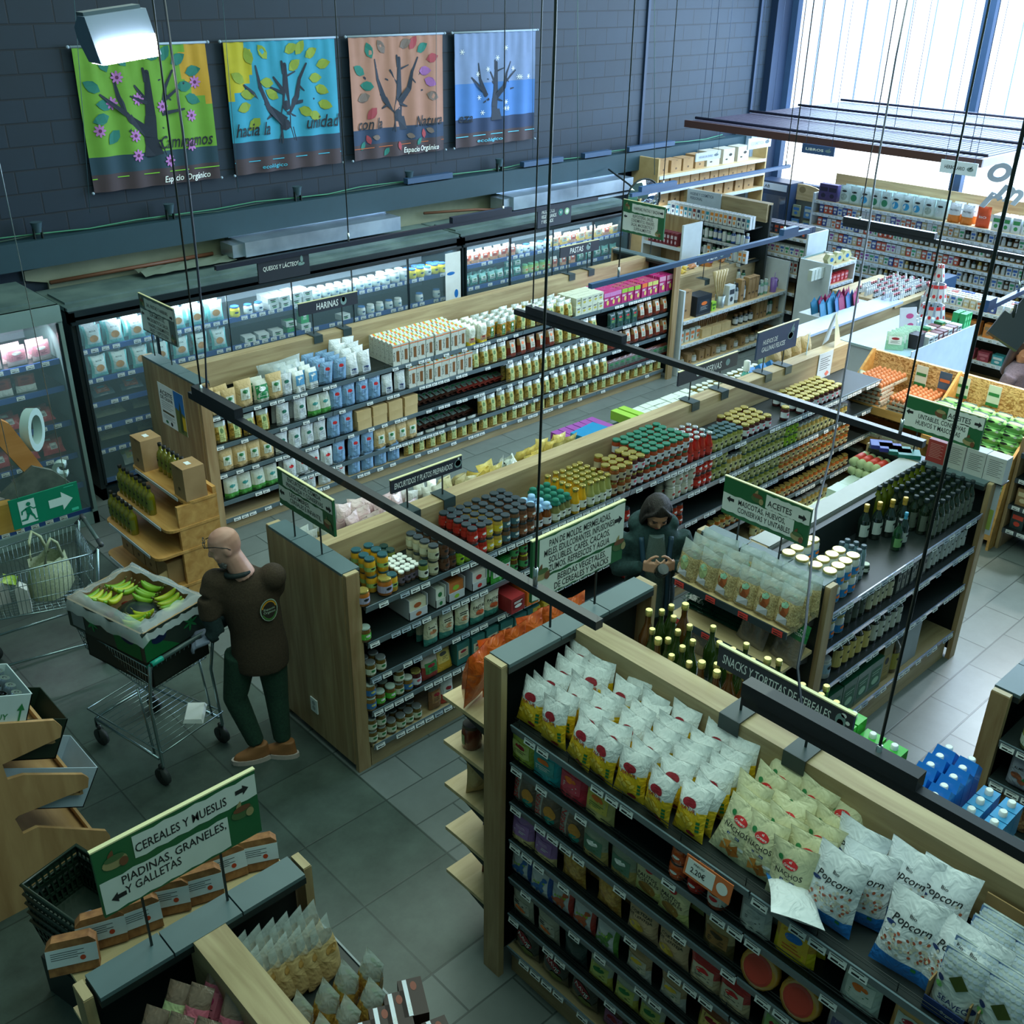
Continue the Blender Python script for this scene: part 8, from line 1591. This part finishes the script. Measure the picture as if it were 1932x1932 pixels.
fill(14.6, 8.7, 7.6, .68, [bx(.12, .13, .08, (206, 210, 206), (60, 120, 80), 'tea_box'), bx(.12, .13, .08, (190, 60, 50), (206, 210, 206), 'tea_box')], .13, 'infusion box', HN[5]); fill(14.6, 7.6, 5.4, .68, SO, .08, 'dropper bottle', HN[5])
HX = Pr('hexagonal_tin', MB().prism([(.07 * math.cos(k * PI / 3), .07 + .07 * math.sin(k * PI / 3)) for k in range(6)], -.05, .05, 'y').ell(0, .07, .03, .03, lambda x, z: (x, -.052, z), 1).mesh('hexagonal_tin', [M(206, 190, 120), M(90, 50, 110)]), (), 'tin')
for i in range(4):
    for k, z in enumerate((.48, .16)): put(HX, (14.56, 8.6 - i * .18, z), R90, 'yellow and plum hexagonal pack, %s from the book rack, %s' % (od(i), ('upper', 'lower')[k]), 'hexagonal packs', s=1.1)
TP = [pouch(.17, .26, .08, [M(196, 216, 214, .4)] * 1, one, 'stand', (lambda c, c2: lambda m, f: (m.ell(0, .10, .05, .05, f, 0), m.ell(0, .18, .04, .014, f, 1))[-1] and [c, c2])(M(*c), INK), 'powder_pouch', 'pouch', 330 + i) for i, c in enumerate(((190, 206, 206), (40, 150, 200), (40, 130, 90), (150, 170, 160)))]
TW = pouch(.17, .26, .08, [M(220, 130, 50, .4), M(216, 222, 222, .4)], lambda v, u: 0 if v < .42 else 1, 'stand', lambda m, f: m.text('PROTEIN', 0, .17, .02, .12, f, 0) and [INK], 'powder_pouch', 'pouch', 335); TR = pouch(.19, .28, .09, [M(220, 84, 40, .4)], one, 'stand', lambda m, f: m.text('BIO', 0, .14, .03, .1, f, 0) and [WHT], 'powder_pouch', 'pouch', 336)
PU = bx(.16, .24, .1, (70, 60, 110), (30, 30, 60), 'dark_box')
fill(14.6, 8.75, 8.45, 1.62, PU, .14, 'purple-black box', HN[0]); fill(14.6, 8.42, 6.75, 1.62, TP, .165, 'pale powder pouch', HN[0], rows=2, rp=.12); fill(14.6, 6.72, 6.35, 1.62, TW, .18, 'white and orange pouch', HN[0], rows=2, rp=.12); fill(14.6, 6.33, 6.1, 1.62, TR, .2, 'red-orange pouch', HN[0]); fill(14.6, 6.08, 5.4, 1.62, bx(.11, .2, .1, (216, 224, 226), (60, 150, 80), 'white_carton'), .12, 'white carton with green leaf', HN[0], rows=2, rp=.12)
# book rack with arched header
e = empty('book_rack', (14.9, 9.22, 0), R90, 'narrow rack of blue packets with arched wooden header', 'rack')
ob('panel', (MB().box(-.36, .36, -.03, 0, .05, 1.55), M(110, 116, 110)), e)
ob('arched_header', (MB().prism([(-.38, 1.5)] + [(.38 * math.cos(PI - k * PI / 10), 1.62 + .12 * math.sin(k * PI / 10)) for k in range(11)] + [(.38, 1.5)], -.06, -.03, 'y').ell(0, 1.66, .06, .05, lambda x, z: (x, -.062, z), 1), [BEECHL, M(150, 130, 90)]), e)
BK = [bx(.13, .17, .03, (90, 140, 190), (196, 206, 190), 'hanging_packet'), bx(.13, .17, .03, (150, 160, 130), (60, 120, 190), 'hanging_packet')]
for k in range(6):
    for i in range(3): put(BK[(i + k) % 2], (14.78, 9.45 - i * .21, 1.26 - k * .21), R90, 'blue hanging packet, %s from the corner, %s row down the rack' % (od(i), od(k)), 'packets on the book rack')
# cosmetics gondola, white end units, brown boxes
KG_ = gondola('cosmetics gondola with oak board and white label, near the round mirror', (12.55, 9.95, 0), R90, 1.75, 1.88, [1.58, 1.36, 1.12, .86, .55, .2], .15, None, post=.4, woodend=False, lipc=LIPW, tags=(.5, 's'), endR=False)
BG = [bo(.03, .17, (30, 90, 60), (20, 40, 34), 'shampoo_bottle'), bo(.03, .17, (40, 80, 150), (206, 214, 220), 'shampoo_bottle'), bo(.03, .17, (190, 206, 206), (60, 70, 76), 'shampoo_bottle')]; CT_ = [bx(.06, .17, .05, (214, 220, 224), c, 'cream_tube') for c in ((40, 150, 180), (220, 140, 60), (50, 60, 90), (150, 60, 50))]
fill(12.14, 9.7, 8.25, 1.58, CT_, .075, 'tall cream carton', 'top cosmetics shelf', rows=2); fill(12.14, 9.7, 8.25, 1.36, BG, .075, 'pump bottle', 'second cosmetics shelf'); fill(12.14, 9.7, 8.25, 1.12, BG + CT_[1:2], .075, 'toiletry bottle', 'third cosmetics shelf'); fill(12.14, 9.7, 8.25, .86, BG, .08, 'cosmetic jar', 'fourth cosmetics shelf')
e = empty('wall_label', (12.47, 9.32, 1.77), R90, 'pale HIGIENE Y COSMETICA label on the oak board', 'sign'); ob('board', (MB().box(-.3, .3, -.012, 0, -.17, .13), M(190, 206, 220, .5)), e); ob('lettering', (MB().text('HIGIENE Y COSMÉTICA', -.04, .07, .04, .42, lambda x, z: (x, -.0135, z)).text('PERSONAL', -.13, .01, .04, .22, lambda x, z: (x, -.0135, z)), M(60, 80, 110)), e)
W1 = rack('white and oak end unit of book-like boxes by the round mirror', (11.55, 8.95, 0), R90, .7, .42, 1.72, [1.42, 1.12, .85, .5], tags=False, back=WOODZ, nm='end_unit'); fill(11.2, 9.2, 8.7, 1.42, bx(.05, .17, .12, (120, 40, 50), (206, 190, 200), 'burgundy_box'), .06, 'burgundy tall box', 'top of white end unit'); fill(11.2, 9.2, 8.7, .85, bx(.06, .17, .14, (216, 222, 226), (206, 214, 220), 'white_case'), .07, 'white slim case', 'third shelf of white end unit'); fill(11.2, 9.2, 8.75, .5, bx(.05, .16, .1, (40, 120, 200), (206, 214, 220), 'blue_pack'), .06, 'bright blue pack', 'low shelf of white end unit')
W2 = rack('white display shelving of small black boxes and hexagon boxes', (13.35, 8.25, 0), R90, .95, .52, 1.5, [1.42, 1.16, .92, .66, .4], lipm=M(226, 236, 255, .3, coat=.5), nm='end_unit'); fill(12.92, 8.65, 7.85, 1.42, [bx(.075, .14, .07, (50, 60, 80), (110, 120, 150), 'dark_carton'), bx(.075, .14, .07, (60, 70, 90), (206, 90, 60), 'dark_carton')], .085, 'small dark carton', 'top of white display', rows=3, rp=.08); fill(12.92, 8.65, 7.85, 1.16, SB[:4], .08, 'white cosmetic box', 'second white shelf', rows=2); fill(12.92, 8.65, 7.85, .92, CT_, .07, 'white tube carton', 'third white shelf', rows=2)
W3 = rack('grey-backed white unit with hexagon boxes and pale cartons', (12.72, 7.62, 0), 0, .62, .5, 1.28, [1.26, 1.0, .74, .45], back=M(120, 150, 150), nm='end_unit'); HB2 = Pr('hexagon_box', MB().prism([(.075 * math.cos(k * PI / 3), .065 + .075 * math.sin(k * PI / 3)) for k in range(6)], -.045, .045, 'y').ell(0, .065, .03, .03, lambda x, z: (x, -.047, z), 1, 6).mesh('hexagon_box', [M(206, 206, 160), M(40, 120, 190)]), (), 'box')
for i in range(3): put(HB2, (12.5 + i * .19, 7.22, 1.262), -.3, 'cream hexagon box with blue hexagon, %s from the cartons' % od(i), 'hexagon boxes')
fill(7.24, 12.1, 12.42, 1.1, bx(.07, .14, .06, (196, 206, 196), (190, 200, 190), 'pale_carton'), .08, 'pale plain carton', 'beside the hexagon boxes', rz=0); fill(7.2, 12.46, 12.95, 1.0, bx(.08, .12, .07, (180, 40, 50), (206, 150, 160), 'red_box'), .09, 'red box', 'upper white unit shelf', rz=0); fill(7.2, 12.46, 12.95, .74, bo(.03, .16, (190, 200, 206), (210, 216, 224), 'spray_bottle'), .08, 'clear spray bottle', 'second white unit shelf', rz=0); fill(7.2, 12.46, 12.95, .45, bo(.03, .17, (206, 214, 226), (110, 100, 190), 'spray_bottle'), .08, 'violet-capped bottle', 'low white unit shelf', rz=0)
BR_ = rack('high shelving of brown cardboard boxes against the wall', (13.1, 10.15, 0), 0, 2.6, .5, 2.36, [2.12, 1.92, 1.70, 1.4], lipm=WF, back=M(110, 100, 90), ends=KRAFT, tags=False, nm='box_shelving'); CBX = [CB(.2, .19, .2, 'shipping_box'), CB(.24, .17, .2, 'shipping_box')]; WBX = Pr('printed_carton', MB().box(-.14, .14, -.1, .1, 0, .21).ell(.04, .12, .04, .02, lambda x, z: (x, -.101, z), 1).ell(-.05, .06, .03, .01, lambda x, z: (x, -.101, z), 1).mesh('printed_carton', [M(190, 186, 170), INK]), (), 'box')
fill(9.85, 11.9, 13.0, 2.12, CBX, .23, 'brown shipping box', 'top box shelf', rz=0); fill(9.85, 13.0, 14.1, 2.12, WBX, .29, 'pale printed carton', 'top box shelf', rz=0); fill(9.8, 11.9, 14.2, 1.92, CBX, .22, 'brown shipping box', 'second box shelf', rz=0); fill(9.8, 11.9, 14.2, 1.70, CBX, .23, 'brown shipping box', 'third box shelf', rz=0)
struct('trim_3', MB().box(14.30, 14.62, 9.9, 10.2, 0, 2.55), M(150, 176, 206, .6))
e = empty('drinks_cooler', (15.0, 9.62, 0), R90, 'dark drinks cooler with white oval badge in the corner', 'cooler'); ob('cabinet', (MB().box(-.3, .3, -.35, 0, 0, 1.75), M(36, 56, 84, .4)), e); ob('badge', (MB().box(-.24, .24, -.36, -.35, 1.62, 1.72).text('AB', -.12, 1.67, .05, .1, lambda x, z: (x, -.362, z), 1), [M(190, 206, 226), INK]), e); ob('glass_door', (MB().box(-.25, .25, -.362, -.352, .2, 1.55), M(50, 70, 100, .1, coat=1)), e)
e = empty('round_mirror', (10.75, 9.0, 2.06), -.35, 'round convex security mirror with dark rim', 'mirror')
mm = MB().lathe([(.001, .07), (.09, .062), (.17, .035), (.235, .0)], 28); ob('glass', (mm, M(220, 230, 240, .03, 1)), e, (0, 0, 0), (PI / 2, 0, 0)); ob('rim', (MB().tube([(.24 * math.cos(k * PI / 14), 0, .24 * math.sin(k * PI / 14)) for k in range(28)], .012, 6, 0, True), BLK), e); ob('arm', (MB().tube([(0, .02, 0), (0, .4, .1), (.0, 1.0, .2)], .012, 6), BLK), e)
# bazaar shelves
BZ = rack('kitchenware shelving with pale edges behind the BAZAR sign', (11.57, 8.40, 0), 0, 2.34, .46, 1.12, [.72, .40, .08], back=WOODX, shelfm=BEECHL, lipm=LIPW, nm='kitchenware_shelving', tags=True)
def cyl_pot(nm, r, h, c, label, loc, extra=None): 
    e = empty(nm, loc, 0, label, nm.split('_')[-1]); ob('body', (MB().lathe([(r * .85, 0), (r, h), (r * .9, h), (r * .8, .01)], 16), c), e); return e
put(CB(.2, .36, .08), (10.55, 8.05, .722), .0, 'tall flat brown pack beside the oak post'); put(carton(.3, .26, .2, [M(24, 34, 44, .4)], 'appliance_box', dec=lab_dec([M(30, 44, 56), ORG, WHT], .2, .05, .2)), (10.86, 8.06, .722), 0, 'large dark navy appliance box on the kitchenware shelf')
put(bx(.09, .12, .06, (150, 200, 60), (60, 120, 40), 'lime_carton'), (11.12, 8.02, .722), 0, 'lime green carton next to the navy box'); put(bx(.13, .26, .1, (206, 214, 214), (50, 60, 70), 'white_carton'), (11.52, 8.06, .722), 0, 'white upright carton beside the brush pot')
e = cyl_pot('brush_pot', .07, .16, M(150, 160, 160, .4, .6), 'metal pot holding wooden brushes', (11.32, 8.05, .722))
for k in range(5): ob('brush', (MB().tube([(-.02 + .01 * k, 0, .02), (-.14 + .05 * k, 0, .34), (-.17 + .06 * k, 0, .50)], [.008, .012, .034], 7), [BEECHL]), e)
fill(8.05, 11.62, 12.2, .722, [CB(.07, .3, .1, 'bottle_box'), bo(.035, .26, (60, 80, 90), (40, 44, 50), 'thermos')], .075, 'thermos or narrow brown box', 'kitchenware top shelf', rz=0); fill(8.05, 12.2, 12.4, .722, bo(.035, .2, (110, 160, 140), (190, 206, 200), 'thermos'), .1, 'green tumbler', 'kitchenware top shelf', rz=0)
e = cyl_pot('lidded_tumbler', .05, .19, M(130, 100, 170, .3), 'lilac tumbler with handle and straw', (12.5, 8.02, .722)); ob('handle', (MB().tube([(.05, 0, .05), (.10, 0, .06), (.10, 0, .15), (.05, 0, .16)], .009, 6), M(130, 100, 170, .3)), e); ob('straw', (MB().tube([(0, 0, .1), (.01, 0, .27)], .004, 6), M(130, 100, 170, .3)), e)
for i in range(3):
    e = empty('utensil_box', (10.98 + i * .21, 8.04, .402), 0, 'open kraft box of wooden spoons and brushes, %s from the post' % od(i), 'box'); ob('carton', (MB().box(-.1, .1, -.08, .08, 0, .12), KRAFT), e)
    for k in range(5): ob('spoon', (MB().tube([(-.06 + k * .03, 0, .1), (-.10 + k * .05, .0, .24)], [.005, .014], 6), M(130, 90, 50)), e)
fill(8.02, 10.45, 10.9, .402, bx(.08, .16, .04, (196, 206, 196), (220, 120, 60), 'cloth_pack'), .1, 'folded cleaning cloth pack', 'second kitchenware shelf', rz=0); fill(8.04, 11.65, 12.1, .402, bo(.04, .15, (40, 50, 50), (120, 90, 60), 'glass_container'), .1, 'dark lidded container', 'second kitchenware shelf', rz=0); fill(8.04, 12.1, 12.65, .402, [CB(.07, .26, .1, 'bottle_box'), bo(.03, .24, (60, 120, 100), (40, 50, 50), 'thermos')], .09, 'brown bottle box', 'second kitchenware shelf', rz=0)
fill(8.04, 10.5, 12.6, .082, [bo(.05, .12, (150, 150, 130), (150, 120, 80), 'glass_container'), CB(.1, .14, .1, 'bottle_box')], .13, 'jar or small brown box', 'lowest kitchenware shelf', rz=0)
SWB = [simple(.13, .05, .05, c, c, .5, None, 'chip', 340 + i, 'sweet_bag') for i, c in enumerate(((110, 60, 130), (190, 80, 140), (226, 190, 80), (190, 120, 60), (40, 130, 90)))]
for i in range(16): put(SWB[(0, 0, 4, 0, 1, 1, 2, 2, 1, 3, 2, 3, 3, 0, 3, 3)[i]], (10.5 + i * .095, 8.56 + (i % 3) * .06, 1.12 + (i % 2) * .02), i * .7, 'glossy sweet packet on the ledge behind the kitchenware, %s from the post' % od(i), 'sweet packets', (-.9, 0), 1.3)
tag(ob('ledge_shelf', (MB().box(10.4, 12.0, 8.44, 8.86, 1.09, 1.12), BEECHL)), 'wooden ledge behind the kitchenware carrying sweets', 'shelf')
# egg stand
e = empty('egg_stand', (9.55, 4.0, 0), R90, 'chipboard egg stand with pine ledges and upright dividers', 'display stand')
ob('back_board', (MB().add([(-.86, -.02, .0), (.86, -.02, 0), (.86, .0, 1.34), (-.86, .0, 1.34), (-.86, .02, 0), (.86, .02, 0), (.86, .04, 1.34), (-.86, .04, 1.34)], [(0, 1, 2, 3), (7, 6, 5, 4), (0, 4, 5, 1), (3, 2, 6, 7), (0, 3, 7, 4), (1, 5, 6, 2)]), OSB), e)
for x in (-.86, .04, .88): ob('divider', (MB().prism([(-.62, .0), (-.62, .2), (-.55, .9), (-.03, 1.36), (0, 1.36), (0, 0)], x - .012, x + .012, 'x'), PINE), e)
for x0, x1, z in ((-.85, .03, .98), (-.85, .03, .66), (-.85, .03, .30), (.05, .87, .86), (.05, .87, .50), (.05, .87, .14)): ob('ledge', (MB().box(x0, x1, -.56, -.02, z - .03, z).box(x0, x1, -.58, -.56, z - .06, z + .02), PINE), e)
EGGC = M(190, 116, 70, .5); TRAYC = M(176, 168, 150, .8)
def eggtray():
    m = MB(); 
    for i in range(6):
        for j in range(5): m.lathe([(.016, 0), (.022, .018), (.012, .034)], 6, 0, (-.115 + i * .046, -.092 + j * .046, 0))
    m.box(-.14, .14, -.115, .115, .0, .018); me = m.mesh('egg_tray', TRAYC); g_ = MB()
    for i in range(6):
        for j in range(5): g_.ball((-.115 + i * .046, -.092 + j * .046, .038), .021, .021, .027, 0, 8, 6)
    return Pr('egg_tray', me, [('eggs', g_.mesh('eggs', EGGC))], 'egg tray')
ET = eggtray(); e3 = 0
for (y, n) in ((4.60, 5), (4.20, 3)):
    for k in range(n):
        for d in range(1 if k < n - 1 else 2):
            o = put(ET, (9.12 + d * .235, y - .0 * k, .985 + k * .042), R90 + (.08 if k % 2 else 0), 'tray of brown eggs, %s stack, %s from the bottom%s' % ('taller' if n == 5 else 'lower', od(k), ', rear' if d else ''), 'brown egg trays', (0, 0), 1.15)
            for c_ in o.children: c_['kind'] = 'stuff'
put(simple(.17, .2, .14, (206, 206, 180), (200, 200, 176), .5, None, 'chip', 350, 'straw_basket_bag'), (9.3, 4.78, .985), R90, 'small white bag marked 80c at the end of the egg stand')
EC = Pr('egg_carton', MB().prism([(-.13, 0), (.13, 0), (.14, .03), (.11, .065), (-.11, .065), (-.14, .03)], -.05, .05, 'y').mesh('egg_carton', TRAYC), [('label', MB().poly([(-.10, .036), (.10, .036), (.10, .058), (-.10, .058)], lambda x, z: (x, -.0512, z), 0).poly([(-.08, .041), (.08, .041), (.08, .046), (-.08, .046)], lambda x, z: (x, -.0522, z), 1).mesh('label', [M(206, 214, 196), GRN]))], 'egg carton')
for i in range(4): put(EC, (9.08, 4.70 - i * .2, .665), R90, 'pale egg carton on the middle ledge, %s from the end' % od(i), 'pale egg cartons', s=.7)
for i in range(3):
    for k in range(3): put(EC, (9.08, 4.68 - i * .24, .305 + k * .068), R90, 'pale egg carton on the low ledge, %s stack, %s layer' % (od(i), od(k)), 'pale egg cartons', s=.8)
GEm = MB().lathe([(.05, 0), (.062, .02), (.068, .034), (.072, .036), (.066, .05), (.045, .072), (.01, .076)], 14, 0, (0, 0, 0), 1.5, .8)
GE = Pr('green_egg_box', GEm.mesh('green_egg_box', M(130, 200, 110, .6)), [('label', MB().ell(-.03, .052, .035, .012, lambda x, z: (x, -.054, z - .004), 0).ell(.045, .052, .016, .012, lambda x, z: (x, -.052, z - .004), 1).add([(-.07, -.04, .066), (.07, -.04, .066), (.06, .03, .0775), (-.06, .03, .0775)], [(0, 1, 2, 3)], 0).mesh('label', [M(24, 44, 40), M(206, 226, 206)]))], 'egg box')
for i in range(5):
    for k in range(4):
        for d in range(2):
            put(GE, (9.10 + d * .14 + k * .02, 3.88 - i * .165, .865 + k * .075), R90, 'lime egg box, %s stack, %s layer, %s row' % (od(i), od(k), ('front', 'rear')[d]), 'lime green egg boxes', s=1.0)
for i in range(5): put(GE, (9.10, 3.88 - i * .165, .505), R90, 'lime egg box on the lower ledge, %s from the divider' % od(i), 'lower lime egg boxes')
for i, (y, c) in enumerate(((4.32, 0), (4.08, 1), (3.9, 0), (3.6, 0))): tag(ob('egg_notice', (MB().box(-.06, .06, -.003, 0, -.10, .10).poly([(-.05, .0), (.05, .0), (.05, .03), (-.05, .03)], lambda x, z: (x, -.004, z), 1).poly([(-.06, -.10), (.06, -.10), (.06, -.07), (-.06, -.07)], lambda x, z: (x, -.004, z), 1), [M(206, 216, 206) if not c else M(60, 90, 120), GRN if not c else M(206, 110, 60)]), None, (9.515, y, 1.22), (0, 0, R90)), '%s notice on the chipboard, %s from the white bag' % ('white and green' if not c else 'photo of hens', od(i)), 'notice')
# low shelves beyond the egg stand
SD = rack('low wooden shelving of spread pouches beyond the lime egg boxes', (9.55, 2.55, 0), R90, 1.1, .5, 1.1, [.96, .72, .46, .22], back=BLK, ends=WOODZ, shelfm=BLK, lipm=LIPD, nm='low_shelving')
fill(9.12, 3.05, 2.2, .96, bx(.17, .22, .1, (226, 206, 170), (40, 40, 40), 'grain_carton'), .19, 'beige carton with dark animal mark', 'top low shelf'); PBX = [bx(.12, .17, .04, (40, 60, 60), c, 'vegetable_pouch') for c in ((226, 150, 50), (110, 190, 60), (206, 70, 50), (206, 120, 40))]
fill(9.12, 3.05, 2.2, .72, bx(.12, .1, .08, (50, 80, 120), (206, 190, 170), 'dark_carton'), .2, 'scattered carton', 'second low shelf'); fill(9.12, 3.05, 2.2, .46, bx(.12, .16, .06, (150, 120, 80), (206, 190, 150), 'crumb_bag'), .14, 'clear brown bag', 'third low shelf'); fill(9.12, 3.05, 2.2, .22, PBX, .14, 'dark pouch with bright vegetables', 'lowest low shelf')
# counter
e = empty('service_counter', (11.6, 5.42, 0), 0, 'white fronted service counter behind the egg stand', 'counter'); ob('body', (MB().box(-.95, .62, -.40, .45, 0, .94), M(170, 182, 196, .4)), e); ob('front_glass', (MB().box(-.95, .62, -.43, -.42, .0, 1.04), M(206, 222, 240, .15, coat=1)), e); ob('counter_top', (MB().box(-.97, .68, -.40, .47, .94, .97), M(150, 176, 186, .35)), e); ob('wood_end', (MB().box(.62, .70, -.40, .45, 0, .96), M(190, 170, 140, .5)), e)
e = empty('rear_counter', (11.5, 6.2, 0), 0, 'long wooden rear counter with white ledge and paper envelopes', 'counter'); ob('body', (MB().box(-1.6, 1.0, -.08, .14, 0, .98), WOODX), e); ob('ledge', (MB().box(-1.6, 1.0, -.1, .2, .98, 1.01), M(190, 206, 230, .4)), e)
EV = [Pr('envelope', MB().add([(-.1, 0, 0), (.1, 0, 0), (.1, .03, .12), (.05, .03, .17), (0, .03, .12), (-.05, .03, .17), (-.1, .03, .12)], [(0, 1, 2, 3, 4, 5, 6)]).add([(-.1, .01, 0), (.1, .01, 0), (.1, .04, .12), (-.1, .04, .12)], [(3, 2, 1, 0)]).mesh('envelope', M(*c)), (), 'envelope') for c in ((50, 130, 170), (150, 40, 90), (60, 110, 160))]
for i in range(12): put(EV[(0, 0, 2, 1, 2, 1, 0, 1, 1, 0, 1, 1)[i]], (11.3 + (i % 6) * .14, 6.46 + (i // 6) * .12, .98), .15 * (i % 3), '%s paper envelope standing behind the ledge, %s from the far end' % (('blue', 'maroon', 'slate')[(0, 0, 2, 1, 2, 1, 0, 1, 1, 0, 1, 1)[i]], od(i)), 'paper envelopes', s=1.2)
tag(ob('envelope_bin', (MB().box(11.15, 12.25, 6.40, 6.75, 0, .98), WSH)), 'white bin under the paper envelopes', 'bin')
e = empty('snack_tower', (12.05, 5.5, .97), 0, 'cone tower of red and white packets on the counter', 'display'); ob('pole', (MB().tube([(0, 0, 0), (0, 0, .62)], .012, 8), STEEL), e)
for k, (z, r) in enumerate(((.02, .16), (.27, .13), (.50, .06))):
    for i in range(10 if k < 2 else 5): a = i * 2 * PI / (10 if k < 2 else 5); ob('hanging_packet', (MB().box(-.028, .028, -.006, .006, 0, .20).poly([(-.028, .16), (.028, .16), (.028, .20), (-.028, .20)], lambda x, z: (x, -.0075, z), 1).ell(0, .07, .018, .022, lambda x, z: (x, -.0075, z), 1), [M(206, 206, 210, .3, coat=.5), RED]), e, (r * math.sin(a), -r * math.cos(a), z), (-.2, 0, a))
for i in range(6): put(bx(.05, .17, .07, (30, 150, 80), (110, 206, 140), 'green_box'), (12.12 + (i % 3) * .06, 5.14 + (i // 3) * .09, .97), 0, 'emerald box in the block at the counter end, %s' % od(i), 'emerald boxes')
for i in range(5): put(simple(.2, .2, .015, (150, 206, 176), (190, 226, 206), .5, WHT, 'brick', 361, 'magazine'), (10.75 + i * .09, 5.25, .97), -1.0, 'mint green booklet leaning on the counter, %s from the egg stand' % od(i), 'mint booklets', (-.3, 0))
fill(5.12, 11.15, 11.95, .97, [bx(.09, .1, .12, (206, 210, 206), (60, 70, 70), 'bar_box'), bx(.09, .1, .12, (110, 60, 60), (206, 200, 196), 'bar_box'), bx(.08, .12, .1, (40, 120, 70), (206, 150, 60), 'bar_box')], .1, 'snack bar box', 'on the service counter', rz=0, rows=2, rp=.14); fill(5.5, 11.5, 11.9, .97, SO[1:2], .07, 'white spray bottle', 'on the service counter', rz=0, rows=2)
put(carton(.16, .16, .12, [M(40, 36, 44)], 'dark_pack'), (11.02, 5.15, .97), 0, 'dark packet bundle at the counter edge near the booklets')
tag(ob('standing_card', (MB().box(-.11, .11, -.004, .004, 0, .30).ell(.03, .1, .04, .02, lambda x, z: (x, -.005, z), 1).ell(.02, .2, .05, .03, lambda x, z: (x, -.005, z), 1), [M(206, 206, 214), M(190, 70, 130)]), None, (11.42, 5.45, .97), (-.25, 0, -.5)), 'pale card with pink flowers standing on the counter', 'card')
# central island of small goods before the herbal shelves
e = empty('promotion_table', (12.9, 6.55, 0), 0, 'slanted display table of white tubes before the herbal shelves', 'display table'); ob('table_body', (MB().box(-.55, .55, -.4, .4, 0, .95), M(150, 160, 160)), e); ob('tray', (MB().box(-.6, .6, -.45, .45, .95, 1.0), BEECHL), e); ob('dark_header', (MB().box(.2, .62, -.62, -.47, .6, 1.2), M(36, 66, 96, .5)), e)
fill(6.2, 12.35, 13.4, 1.0, [bo(.02, .12, (216, 222, 226), (210, 216, 220), 'lip_tube'), bo(.02, .1, (60, 60, 64), (206, 120, 130), 'lip_tube')], .055, 'small white tube', 'on the slanted table', rz=0, rows=5, rp=.12)
RI = rack('oak and grey stand of packets by the frame edge with orange boxes', (13.2, 5.35, 0), R90, 1.3, .45, 1.05, [1.02, .72, .42, .12], back=BLK, nm='packet_stand', lipm=LIPW); fill(12.82, 5.9, 4.8, 1.02, SB, .08, 'small white box', 'top packet stand', rows=4, rp=.09); fill(12.82, 5.9, 4.8, .72, bx(.13, .17, .1, (206, 130, 60), (150, 120, 90), 'orange_box'), .16, 'orange box', 'packet stand'); fill(12.82, 5.9, 4.8, .42, [bx(.14, .12, .1, (60, 150, 160), (206, 214, 214), 'striped_box'), bx(.14, .12, .1, (150, 60, 76), (190, 110, 120), 'striped_box')], .16, 'striped or rose box', 'packet stand')
# things standing on the long board end
e = empty('menu_stand', (8.93, 5.0, 1.50), .25, 'folded beige card stand with white back on the long board', 'card stand')
for s_ in (-1, 1): ob('card', (MB().add([(-.10, s_ * .06, 0), (.10, s_ * .06, 0), (.02 if s_ < 0 else .10, 0, .31), (-.02 if s_ < 0 else -.10, 0, .31)], [(0, 1, 2, 3)]), [M(206, 196, 150, .6), M(214, 222, 226, .6)][s_ > 0]), e)
tag(ob('white_flyer', (MB().box(-.05, .05, -.003, .003, 0, .20), M(190, 220, 240, .5)), None, (8.50, 5.0, 1.50), (0, 0, .5)), 'white flyer holder standing on the long board by the card stand', 'flyer')
e = empty('paper_notice', (8.68, 4.895, 1.37), 0, 'white notice with coral diamond taped to the long board', 'notice'); ob('sheet', (MB().box(-.12, .12, -.003, 0, -.15, .13), M(206, 216, 222, .6)), e); ob('lettering', (lines(MB().poly([(.05, -.06), (.09, -.09), (.05, -.12), (.01, -.09)], lambda x, z: (x, -.004, z), 1), lambda x, z: (x, -.004, z), -.09, .08, .08, 6, .022, 0, .006), [INK, M(226, 120, 100)]), e)
e = empty('gel_bottle', (7.72, 5.12, 1.25), 0, 'clear blue-green gel bottle with white pump behind the long board', 'bottle'); ob('body', (MB().lathe([(.04, 0), (.04, .2), (.02, .23)], 14), M(110, 200, 190, .15, coat=1)), e); ob('pump', (MB().lathe([(.03, .23), (.03, .32), (.01, .33)], 10), WHT), e)
for i in range(3): put(milk(M(40, 130, 200, .4), .09, .2, .07), (7.9 + i * .17, 5.2, 1.25), PI, 'blue and white carton behind the long board, %s from the gel bottle' % od(i), 'blue and white cartons')
BAG = pouch(.2, .3, .12, [KRAFT], one, 'chip', None, 'bread_sack', 'sack', 370)
for i in range(4): put(BAG, (8.3 + i * .17, 5.22, 1.25), PI, 'tan paper sack behind the long board, %s from the cartons' % od(i), 'tan paper sacks')
bpy.data.scenes.remove(TS_)
